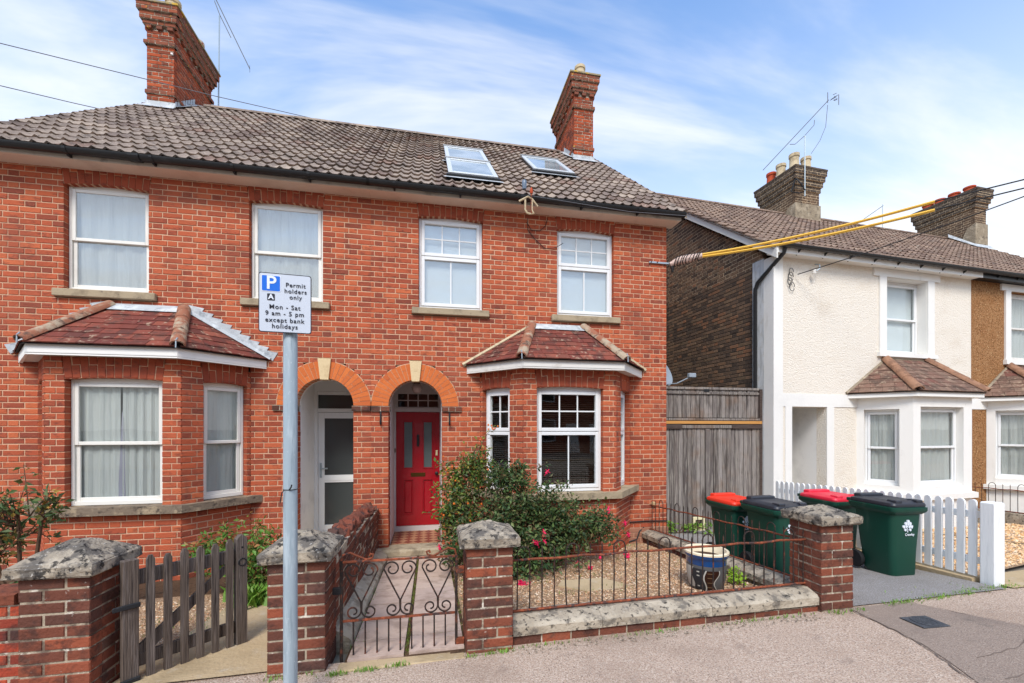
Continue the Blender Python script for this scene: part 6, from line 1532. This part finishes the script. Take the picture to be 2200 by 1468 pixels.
wire('wall_cable', 'dark cable loop under the soffit beside the eaves bracket', 'cable', [(bx + .06, W - .012, 4.86), (bx + .14, W - .014, 4.74), (bx + .27, W - .014, 4.74), (bx + .36, W - .012, 4.82), (bx + .4, W - .012, 4.95)], .005, CABLE)
wire('gutter_wire', 'thin grey wire strung along the gutter of the red house', 'wire', [(bx, 6.03, 5.07), (3.0, 6.04, 4.99), (XR + .2, 6.04, 5.02)], .004, CABLE_G)
# low cables and pipe by the house corner
wire('wall_cable', 'black cable running along the foot of the red brick wall', 'cable', [(2.92, W - .02, .02), (3.0, W - .02, .1), (3.1, W - .02, .14), (3.45, W - .02, .15), (3.84, W - .02, .14)], .011, CABLE)
wire('wall_cable', 'black cable dipping behind the side wall coping', 'cable', [(2.95, W - .05, -.16), (3.12, W - .06, -.17), (3.28, W - .06, -.13), (3.33, W - .06, .0), (3.42, W - .03, .05)], .013, CABLE)
tag(MB().tube([(2.85, 6.3, -.18), (2.85, 6.3, .35)], .008, 6).build('thin_pipe', IRON_B), 'thin dark pipe standing at the foot of the bay', 'pipe')
mb = MB(); mb.bbox(2.83, 2.93, 6.25, 6.33, -.19, -.02, .006); tag(mb.build('junction_box', M('box_grey', C(160, 172, 186), rough=.5)), 'small grey box on the ground beside the bay', 'box')
mb = MB(Matrix.Translation((3.6, W - .0, .42)) @ Matrix.Rotation(R(90), 4, 'X')); mb.lathe([(.045, 0), (.045, .02), (.03, .05), (.001, .055)], n=14); tag(mb.build('vent_knob', M('vent_stone', C(170, 142, 104), rough=.8), None, True), 'round tan vent cover on the red brick wall', 'vent')
# plinth at the right of the bay
mb = MB(); mb.box(3.0, XR, W - .05, W - .008, -.25, .045); pl = tag(mb.build('plinth', MORTAR), 'projecting brick plinth at the foot of the red house corner', 'plinth')
bl = []; mo_ = MB(); brick_face(bl, mo_, (3.0, W - .058), 0, XR - 3.0, -.25, .05, None, 'stretcher', depth=.04); lay_bricks(bl, pl, M('brick_plinth', None, [(C(120, 86, 70), 9, .5, .7, .6)], 'obj', [C(150, 104, 82), C(164, 116, 92), C(140, 92, 74)], rough=.93, bump=(50, .4)), DK_I, 300)

def aerial(label, base, top, b0, b1, elem, nel, r_=.016):
    t = thing('tv_aerial', label, 'aerial', tuple(base))
    base, top, b0, b1 = map(Vector, (base, top, b0, b1))
    MB().tube([base, top], r_, 6).build('mast', STEEL, t); MB().tube([b0, b1], .011, 5).build('boom', CABLE_G, t)
    ax = (b1 - b0).normalized(); pr = Vector((0, 0, 1)).cross(ax).normalized()
    for k in range(nel):
        c_ = b0.lerp(b1, k / (nel - 1)); MB().tube([c_ - pr * elem, c_ + pr * elem], .004, 4).build('element', CABLE_G, t)
    return t, ax, pr
# left chimney: boom seen almost end on along its rods
t, ax, pr = aerial('television aerial on a tall mast behind the left chimney', (-5.02, 11.35, 8.2), (-4.99, 11.35, 11.6), (-5.1, 11.35, 12.05), (-4.42, 11.6, 10.62), .12, 2)
MB().tube([(-5.08, 11.32, 11.9), (-4.98, 11.35, 11.62), (-4.78, 11.45, 11.2)], .009, 5).build('stay', CABLE_G, t)
# white house chimney
w2 = lambda x, y, z: tuple(WF @ Vector((x, y, z)))
t, ax, pr = aerial('long television aerial on the white house chimney stack', w2(4.72, 3.5, 8.4), w2(4.72, 3.5, 10.15), w2(3.95, 4.2, 9.46), w2(5.35, 3.3, 11.16), .03, 2)
MB().tube([w2(4.42, 3.72, 10.0), w2(4.5, 3.62, 9.95), w2(4.72, 3.5, 10.16), w2(4.96, 3.42, 10.45), w2(4.98, 3.42, 10.6)], .009, 5).build('stay', CABLE_G, t)
e_ = Vector(w2(5.40, 3.28, 11.2))
for dx in (-.1, .28): MB().tube([e_ + Vector((dx, 0, -.14)), e_ + Vector((dx, 0, .16))], .01, 5).build('reflector', CABLE_G, t)
for k in range(7): MB().tube([e_ + Vector((.06 + .03 * (k % 3), random.uniform(-.1, .1), -.08 + .03 * k)), e_ + Vector((.16 + .02 * (k % 3), random.uniform(-.1, .1), -.06 + .035 * k))], .009, 4).build('element', CABLE_G, t)
MB().tube([e_ + Vector((-.1, 0, -.2)), e_ + Vector((-.06, .1, -.75)), e_ + Vector((-.15, .2, -1.1)), e_ + Vector((-.35, .3, -1.45))], .007, 5).build('lead', CABLE_G, t)
MB().tube([w2(4.5, 3.6, 8.95), w2(4.58, 3.5, 8.75), w2(4.74, 3.5, 8.55), w2(4.58, 3.55, 8.5), w2(4.45, 3.7, 8.6), w2(4.5, 3.6, 8.95)], .02, 5).build('lashing', IRON_B, t)
t, ax, pr = aerial('small television aerial left of the far red-potted chimney', w2(10.6, 5.5, 8.0), w2(10.6, 5.5, 9.95), w2(8.9, 5.6, 8.75), w2(10.62, 5.5, 9.9), .03, 2, .012)

# ================================================================ plants
def leaf_bush(specs, sizes, seed, fold=.35):
    """specs: list of twigs (p0, p1, droop, nleaves, spread); returns leaf arrays and twig paths"""
    rg = random.Random(seed); V = []; F = []; paths = []
    for p0, p1, droop, nl, spread in specs:
        p0 = Vector(p0); p1 = Vector(p1); mid = p0.lerp(p1, .55) + Vector((0, 0, droop)); pth = []
        for k in range(6):
            s = k / 5; pth.append(p0 * (1 - s) ** 2 + mid * 2 * s * (1 - s) + p1 * s * s)
        paths.append(pth); ln = (p1 - p0).length
        for k in range(nl):
            s = .35 + .67 * (k + rg.random()) / nl; s = min(s, 1.02)
            c_ = p0 * (1 - s) ** 2 + mid * 2 * s * (1 - s) + p1 * s * s
            d = Vector((rg.gauss(0, 1), rg.gauss(0, 1), rg.gauss(.1, .8))).normalized()
            c_ = c_ + d * spread * rg.random()
            L = rg.uniform(*sizes); w = L * rg.uniform(.42, .6)
            up = Vector((rg.gauss(0, .6), rg.gauss(-.35, .6), rg.gauss(.8, .5))).normalized()
            side = d.cross(up)
            if side.length < .05: continue
            side.normalize(); nn = side.cross(d); n = len(V)
            b0 = c_; tip = c_ + d * L - nn * L * .15; l = c_ + d * L * .45 + side * w * .5 + nn * L * fold * .25; r_ = c_ + d * L * .45 - side * w * .5 + nn * L * fold * .25
            V += [tuple(b0), tuple(l), tuple(tip), tuple(r_)]; F += [(n, n + 1, n + 2), (n, n + 2, n + 3)]
    return V, F, paths
def blob_twigs(blobs, n, seed, nl=22, spread=.05, droop=.12):
    rg = random.Random(seed); wt = [b[7] if len(b) > 7 else 1 for b in blobs]; sp = []
    for _ in range(n):
        b = rg.choices(blobs, wt)[0]; d = Vector((rg.gauss(0, 1), rg.gauss(-.25, 1), rg.gauss(.25, 1))).normalized(); f = rg.uniform(.5, 1.1) if rg.random() < .75 else rg.uniform(1.05, 1.4)
        p1 = Vector((b[0] + d.x * b[3] * f, b[1] + d.y * b[4] * f, max(b[2] + d.z * b[5] * f, b[6])))
        p0 = Vector((b[0] + rg.gauss(0, .06), b[1] + rg.gauss(0, .05), max(b[6], b[2] - b[5] * .5 + rg.gauss(0, .05)))).lerp(p1, rg.uniform(0, .35))
        sp.append((p0, p1, droop * rg.random(), nl, spread))
    return sp
def plant(name, label, cat, base, blobs, ntw, sizes, lmat, seed, nl=22, spread=.05, extra=(), stem_r=.004, nstem=60, group=None):
    t = thing(name, label, cat, base, group=group)
    sp = blob_twigs(blobs, ntw, seed, nl, spread) + list(extra)
    V, F, paths = leaf_bush(sp, sizes, seed)
    link('foliage', mesh_np('foliage', V, F, lmat), lmat, t)
    mb = MB()
    for p in paths[:nstem] + paths[len(sp) - len(extra):]: mb.tube(p, [stem_r * (1 - .12 * k) for k in range(6)], 4, False)
    for b in blobs: mb.tube([base, ((base[0] + b[0]) / 2, (base[1] + b[1]) / 2, b[2] * .4), (b[0], b[1], b[2])], [stem_r * 3, stem_r * 2.4, stem_r * 1.5], 5, False)
    mb.build('stems', STEM, t)
    return t, sp
gb = gz(1, 5.2)
fb = [(.72, 5.22, .58, .52, .40, .50, -.1, 1.5), (1.22, 5.18, .50, .50, .40, .46, -.1, 1.5), (1.68, 5.2, .40, .42, .34, .34, -.08, 1.0), (2.10, 5.28, .36, .36, .28, .22, .0, .6), (.45, 5.0, .22, .36, .32, .36, -.1, .8), (1.05, 4.92, .14, .5, .26, .28, -.1, .9), (.98, 5.3, 1.0, .32, .25, .2, .5, .5), (1.5, 5.0, .12, .35, .25, .2, -.1, .4)]
fx = [((.9, 5.3, .8), (1.42, 5.15, 1.22), .15, 24, .05), ((1.2, 5.2, .7), (1.72, 5.0, .98), .15, 24, .05), ((1.6, 5.2, .5), (2.2, 5.05, .72), .15, 26, .05), ((1.8, 5.2, .4), (2.45, 5.15, .5), .12, 24, .05), ((2, 5.2, .3), (2.52, 5.1, .3), .1, 20, .04), ((.8, 5.2, .9), (.55, 4.95, 1.2), .1, 20, .05), ((1.9, 5.2, .3), (2.4, 5.0, .12), .12, 22, .04), ((.5, 5.1, .5), (.1, 5.0, .35), .1, 20, .05), ((.4, 5.1, .4), (.12, 5.1, .62), .1, 20, .05)]
fuch, fsp = plant('fuchsia_bush', 'sprawling dark green fuchsia with pink flowers under the right bay window', 'bush', (1.0, 5.3, gb), fb, 620, (.036, .07), LEAF_F, 3, 26, .075, fx, .0045, 220)
rb = [(.42, 5.42, .95, .34, .28, .40, .2, 1), (.62, 5.5, 1.15, .22, .18, .22, .6, .4), (.3, 5.3, .55, .26, .24, .36, .0, .7)]
rx_ = [((.5, 5.45, 1.1), (.80, 5.6, 1.66), .12, 14, .05), ((.5, 5.45, 1.1), (.62, 5.55, 1.5), .1, 12, .05), ((.55, 5.4, 1.0), (.78, 5.45, 1.42), .1, 12, .05)]
rose, rsp = plant('rose_bush', 'light green climbing rose with orange hips beside the red door', 'bush', (.45, 5.5, gb), rb, 190, (.04, .07), LEAF_R, 5, 14, .07, rx_, .005)
# fuchsia blossoms: four sepals and a hanging bell
fl = MB(); fl.lathe([(.001, .03), (.006, .025), (.008, .0), (.014, -.012), (.017, -.028), (.012, -.034), (.001, -.03)], n=8)
for k in range(4):
    a = k * math.pi / 2; fl.add([(0, 0, .006), (.018 * math.cos(a - .4), .018 * math.sin(a - .4), .0), (.038 * math.cos(a), .038 * math.sin(a), .006), (.018 * math.cos(a + .4), .018 * math.sin(a + .4), 0)], [(0, 1, 2, 3)])
for k in range(3): fl.tube([(0, 0, -.03), (.004 * (k - 1), .003, -.06)], .0014, 4)
fm = fl.mesh('flower'); fm.materials.append(PINK)
rg_ = random.Random(8)
spots = [(.62, 4.66, .02), (.66, 4.68, .06), (1.02, 4.62, -.06), (1.08, 4.62, -.07), (1.0, 4.64, -.03), (1.18, 4.85, .32), (1.22, 4.83, .35), (1.28, 4.84, .33), (1.3, 4.86, .45), (2.5, 5.12, .3), (2.46, 5.1, .45), (2.42, 5.0, .1), (2.45, 5.0, .07), (1.75, 4.9, .05), (1.95, 5.0, -.05), (.12, 5.0, .3), (1.42, 5.12, 1.12), (2.28, 5.2, .62), (2.05, 5.02, .05)]
for x, y, z in spots:
    for q in range(1 + (rg_.random() < .4)): inst('flower', fm, Matrix.Translation((x + rg_.gauss(0, .015), y - .03, z + rg_.gauss(0, .015))) @ Euler((rg_.gauss(0, .4), rg_.gauss(0, .4), rg_.uniform(0, 6))).to_matrix().to_4x4() @ Matrix.Scale(1.1, 4), fuch)
b = bmesh.new(); bmesh.ops.create_icosphere(b, subdivisions=1, radius=.014)
hm = bpy.data.meshes.new('rose_hip'); b.to_mesh(hm); b.free(); hm.materials.append(HIPS)
for k in range(46):
    p = rsp[rg_.randrange(len(rsp))][1]; inst('rose_hip', hm, Matrix.Translation((p[0] + rg_.gauss(0, .03), p[1] - .05, p[2] + rg_.gauss(0, .03))) @ Matrix.Scale(rg_.uniform(.8, 1.2), 4), rose)
for k in range(7): inst('rose_hip', hm, Matrix.Translation((.80 + rg_.gauss(0, .025), 5.55, 1.68 + rg_.gauss(0, .025))), rose)
g2 = gz(-3.4, 4.3)
rb = [(-3.42, 4.3, .98, .26, .26, .32, .1, 1), (-3.62, 4.3, .75, .3, .25, .3, .1, 1), (-3.2, 4.25, 1.0, .16, .14, .12, .3, .3), (-3.3, 4.3, .35, .22, .2, .3, .0, .4)]
rx_ = [((-3.4, 4.3, .8), (-3.12, 4.2, 1.08), .1, 12, .05), ((-3.4, 4.3, .7), (-3.08, 4.2, .95), .1, 10, .04)]
rose2, rsp2 = plant('rose_bush', 'leggy rose bush with yellowing leaves in front of the left bay', 'bush', (-3.38, 4.3, g2), rb, 62, (.04, .075), LEAF_D, 9, 12, .06, rx_, .007)
sb = [(-2.05, 5.0, .32, .26, .24, .34, -.12, 1), (-1.78, 4.9, .28, .22, .22, .34, -.12, 1), (-2.3, 5.0, .3, .2, .2, .22, -.1, .5), (-1.6, 5.0, .25, .14, .2, .26, -.1, .4)]
plant('small_shrub', 'low leafy shrub with red-tinged leaves behind the wooden gate', 'shrub', (-1.95, 5.0, gz(-1.95, 5)), sb, 130, (.04, .075), LEAF_S, 12, 14, .06)
plant('weed_clump', 'yellow-green weed at the foot of the side wall beside the pot', 'weed', (3.22, 4.05, gz(3.2, 4.05)), [(3.22, 4.02, .02, .09, .08, .09, -.1, 1)], 26, (.03, .05), leafmat('leaf_weed', [C(128, 168, 40), C(156, 190, 60), C(110, 150, 44)]), 15, 7, .02, nstem=10)
plant('weed_clump', 'small green weeds growing at the foot of the wooden side gate', 'weed', (4.3, 6.8, gz(4.3, 6.8)), [(4.1, 6.8, -.1, .16, .06, .12, -.2, 1), (4.5, 6.75, -.1, .2, .08, .1, -.2, 1), (4.75, 6.6, -.1, .15, .1, .14, -.2, .7)], 60, (.04, .08), GRASS, 16, 6, .02, nstem=10)
def tufts(name, label, areas, seed, mat, hgt=(.03, .07), kind='stuff'):
    """areas: (x0,y0,x1,y1,n,width) scattered blades along a line"""
    rg = random.Random(seed); V = []; F = []
    for x0, y0, x1, y1, n, wd_ in areas:
        for _ in range(n):
            s = rg.random(); cl_ = math.sin(s * 17 + x0) * .5 + .5
            if rg.random() > .25 + .75 * cl_: continue
            x = x0 + (x1 - x0) * s + rg.gauss(0, wd_); y = y0 + (y1 - y0) * s + rg.gauss(0, wd_); z = gz(x, y) + .004
            h_ = rg.uniform(*hgt); a = rg.uniform(0, 6.28); w_ = h_ * rg.uniform(.08, .16); ln = h_ * rg.uniform(.2, .9); dx, dy_ = math.cos(a), math.sin(a); n_ = len(V)
            V += [(x - dy_ * w_, y + dx * w_, z), (x + dy_ * w_, y - dx * w_, z), (x + dx * ln * .5 + dy_ * w_ * .7, y + dy_ * ln * .5 - dx * w_ * .7, z + h_ * .65), (x + dx * ln, y + dy_ * ln, z + h_ * .9), (x + dx * ln * .5 - dy_ * w_ * .7, y + dy_ * ln * .5 + dx * w_ * .7, z + h_ * .65)]
            F += [(n_, n_ + 1, n_ + 2, n_ + 4), (n_ + 4, n_ + 2, n_ + 3)]
    return tag(link(name, mesh_np(name, V, F, mat), mat), label, 'grass', kind=kind)
tufts('grass', 'grass and weeds growing along walls and driveway edges', [(4.0, 3.12, 5.1, 3.17, 700, .025), (5.1, 3.2, 5.75, 3.2, 420, .03), (5.75, 3.3, 6.4, 3.3, 60, .04), (-.7, 3.02, -.15, 3.05, 420, .012), (.25, 3.06, .62, 3.07, 200, .010), (.65, 3.1, 3.3, 3.1, 420, .012), (3.35, 3.08, 3.75, 3.08, 160, .02), (-1.1, 3.06, -.72, 3.05, 90, .02), (-1.75, 4.6, -1.95, 5.2, 600, .06), (4.3, 3.35, 5.3, 3.4, 40, .05), (2.9, 3.45, 3.3, 5.8, 160, .08), (-2.0, 3.5, -1.9, 4.4, 200, .08), (-.57, 3.3, -.58, 6.1, 400, .02), (8.6, 4.2, 10.8, 4.6, 200, .1), (2.6, 6.1, 3.3, 6.3, 200, .05), (-4.4, 3.5, -3.1, 4.1, 900, .1)], 21, GRASS, (.010, .032))
tufts('long_grass', 'tall grass clump between the wooden gate and the pillar', [(-1.72, 4.55, -1.9, 5.0, 700, .07)], 22, GRASS, (.08, .22))
tufts('moss', 'moss in the joints of the slab path', [(-.172, 3.2, -.172, 6.1, 1100, .008), (-.55, 3.86, .2, 3.87, 160, .006), (-.55, 4.29, .2, 4.30, 160, .006), (-.55, 3.46, .2, 3.47, 200, .006), (-.55, 4.7, .2, 4.71, 120, .006), (.262, 3.2, .262, 5.5, 420, .012)], 23, MOSS, (.008, .022))
tufts('ground_weeds', 'low weeds scattered through the gravel garden', [(.4, 4.6, 2.3, 4.75, 700, .12), (.3, 3.8, .4, 4.7, 200, .06), (1.2, 4.2, 2.3, 4.25, 260, .1), (2.2, 5.3, 3.2, 6.1, 260, .15), (-3.3, 3.9, -2.0, 4.4, 700, .2)], 24, MOSS, (.01, .03))
def pebbles(name, label, x0, x1, y0, y1, n, mat, size, seed, avoid=None, inside=None):
    rg2 = np.random.default_rng(seed); base = np.array([(1, 0, 0), (-1, 0, 0), (0, 1, 0), (0, -1, 0), (0, 0, 1), (0, 0, -.6)], float)
    fc = np.array([(0, 2, 4), (2, 1, 4), (1, 3, 4), (3, 0, 4)])
    V = []; F = []; k = 0
    for _ in range(n):
        x, y = rg2.uniform(x0, x1), rg2.uniform(y0, y1)
        if avoid and avoid(x, y): continue
        if inside and not inside(x, y): continue
        s = rg2.uniform(*size) * np.array([1, rg2.uniform(.6, 1), rg2.uniform(.5, .9)]); a = rg2.uniform(0, 6.28); c_, s_ = math.cos(a), math.sin(a)
        v = (base + rg2.normal(0, .15, base.shape)) * s; v = np.stack([v[:, 0] * c_ - v[:, 1] * s_, v[:, 0] * s_ + v[:, 1] * c_, v[:, 2]], 1) + (x, y, gz(x, y) + .006 + rg2.uniform(0, .006))
        V.append(v); F.append(fc + 6 * k); k += 1
    return tag(link(name, mesh_np(name, np.concatenate(V), np.concatenate(F), mat), mat), label, 'gravel', kind='stuff')
pebbles('gravel', 'pale gravel covering the right-hand front garden', .3, 3.38, 3.38, 6.3, 15000, PEB_I, (.006, .014), 31, lambda x, y: 1.36 < x < 2.08 and 4.2 < y < 4.56)
pebbles('gravel', 'pale gravel in the left front garden', -4.4, -1.85, 3.4, 5.0, 6000, PEB_I, (.006, .015), 32)
pebbles('gravel', 'golden gravel in the white house garden', 5.75, 8.4, 3.7, 5.9, 7000, PEB2_I, (.010, .022), 33, inside=lambda x, y: y > 3.6 + (x - 5.7) * .18)
pebbles('gravel', 'golden gravel in the pebble-dashed house garden', 8.5, 12, 4.2, 6.4, 4000, PEB2_I, (.014, .03), 34)
pebbles('wall_debris', 'crumbs of mortar and soil along the foot of the front wall', .62, 3.3, 3.0, 3.14, 420, M('debris', None, (), 'isl', [C(96, 84, 72), C(140, 124, 106), C(176, 164, 146)], rough=.95), (.003, .011), 35)
# ================================================================ across the road (seen in the glass only)
def opposite(x, label):
    t = thing('brick_house', label, 'house', (x, -14.5, 0)); b = MB(); b.box(x - 4.4, x + 4.4, -20, -14.5, -.2, 5.2); b.build('wall', OPP, t)
    MB().add([(x - 4.6, -14.2, 5.2), (x + 4.6, -14.2, 5.2), (x + 4.6, -17.3, 7.9), (x - 4.6, -17.3, 7.9), (x + 4.6, -20.3, 5.2), (x - 4.6, -20.3, 5.2)], [(0, 1, 2, 3), (3, 2, 4, 5), (0, 3, 5), (1, 4, 2)]).build('roof', M('far_roof', C(110, 92, 82), rough=.95), t)
    for q in (-2.6, 2.6):
        for z0, z1 in ((.8, 2.3), (3.3, 4.7)):
            w_ = MB(); ring(w_, x + q - .6, x + q + .6, z0, z1, .08, -14.47, -14.4) ; w_.T = None; f = w_.build('window', UPVC, t); MB().box(x + q - .52, x + q + .52, -14.49, -14.46, z0 + .08, z1 - .08).build('pane', M('far_glass', C(40, 46, 50), rough=.1, spec=.5), f)
    for q in (-.8, .8): MB().box(x + q - .42, x + q + .42, -14.49, -14.42, -.1, 2.0).build('door', WHITE, t)
for x, l in ((19.6, 'brick house across the road, far right one, mirrored in the white house glass'), (29.3, 'brick house across the road, rightmost of the row mirrored in the glass'), (-9.5, 'brick house across the road, left one, mirrored in the window glass'), (.2, 'brick house across the road, middle one, mirrored in the window glass'), (9.9, 'brick house across the road, right one, mirrored in the window glass')): opposite(x, l)
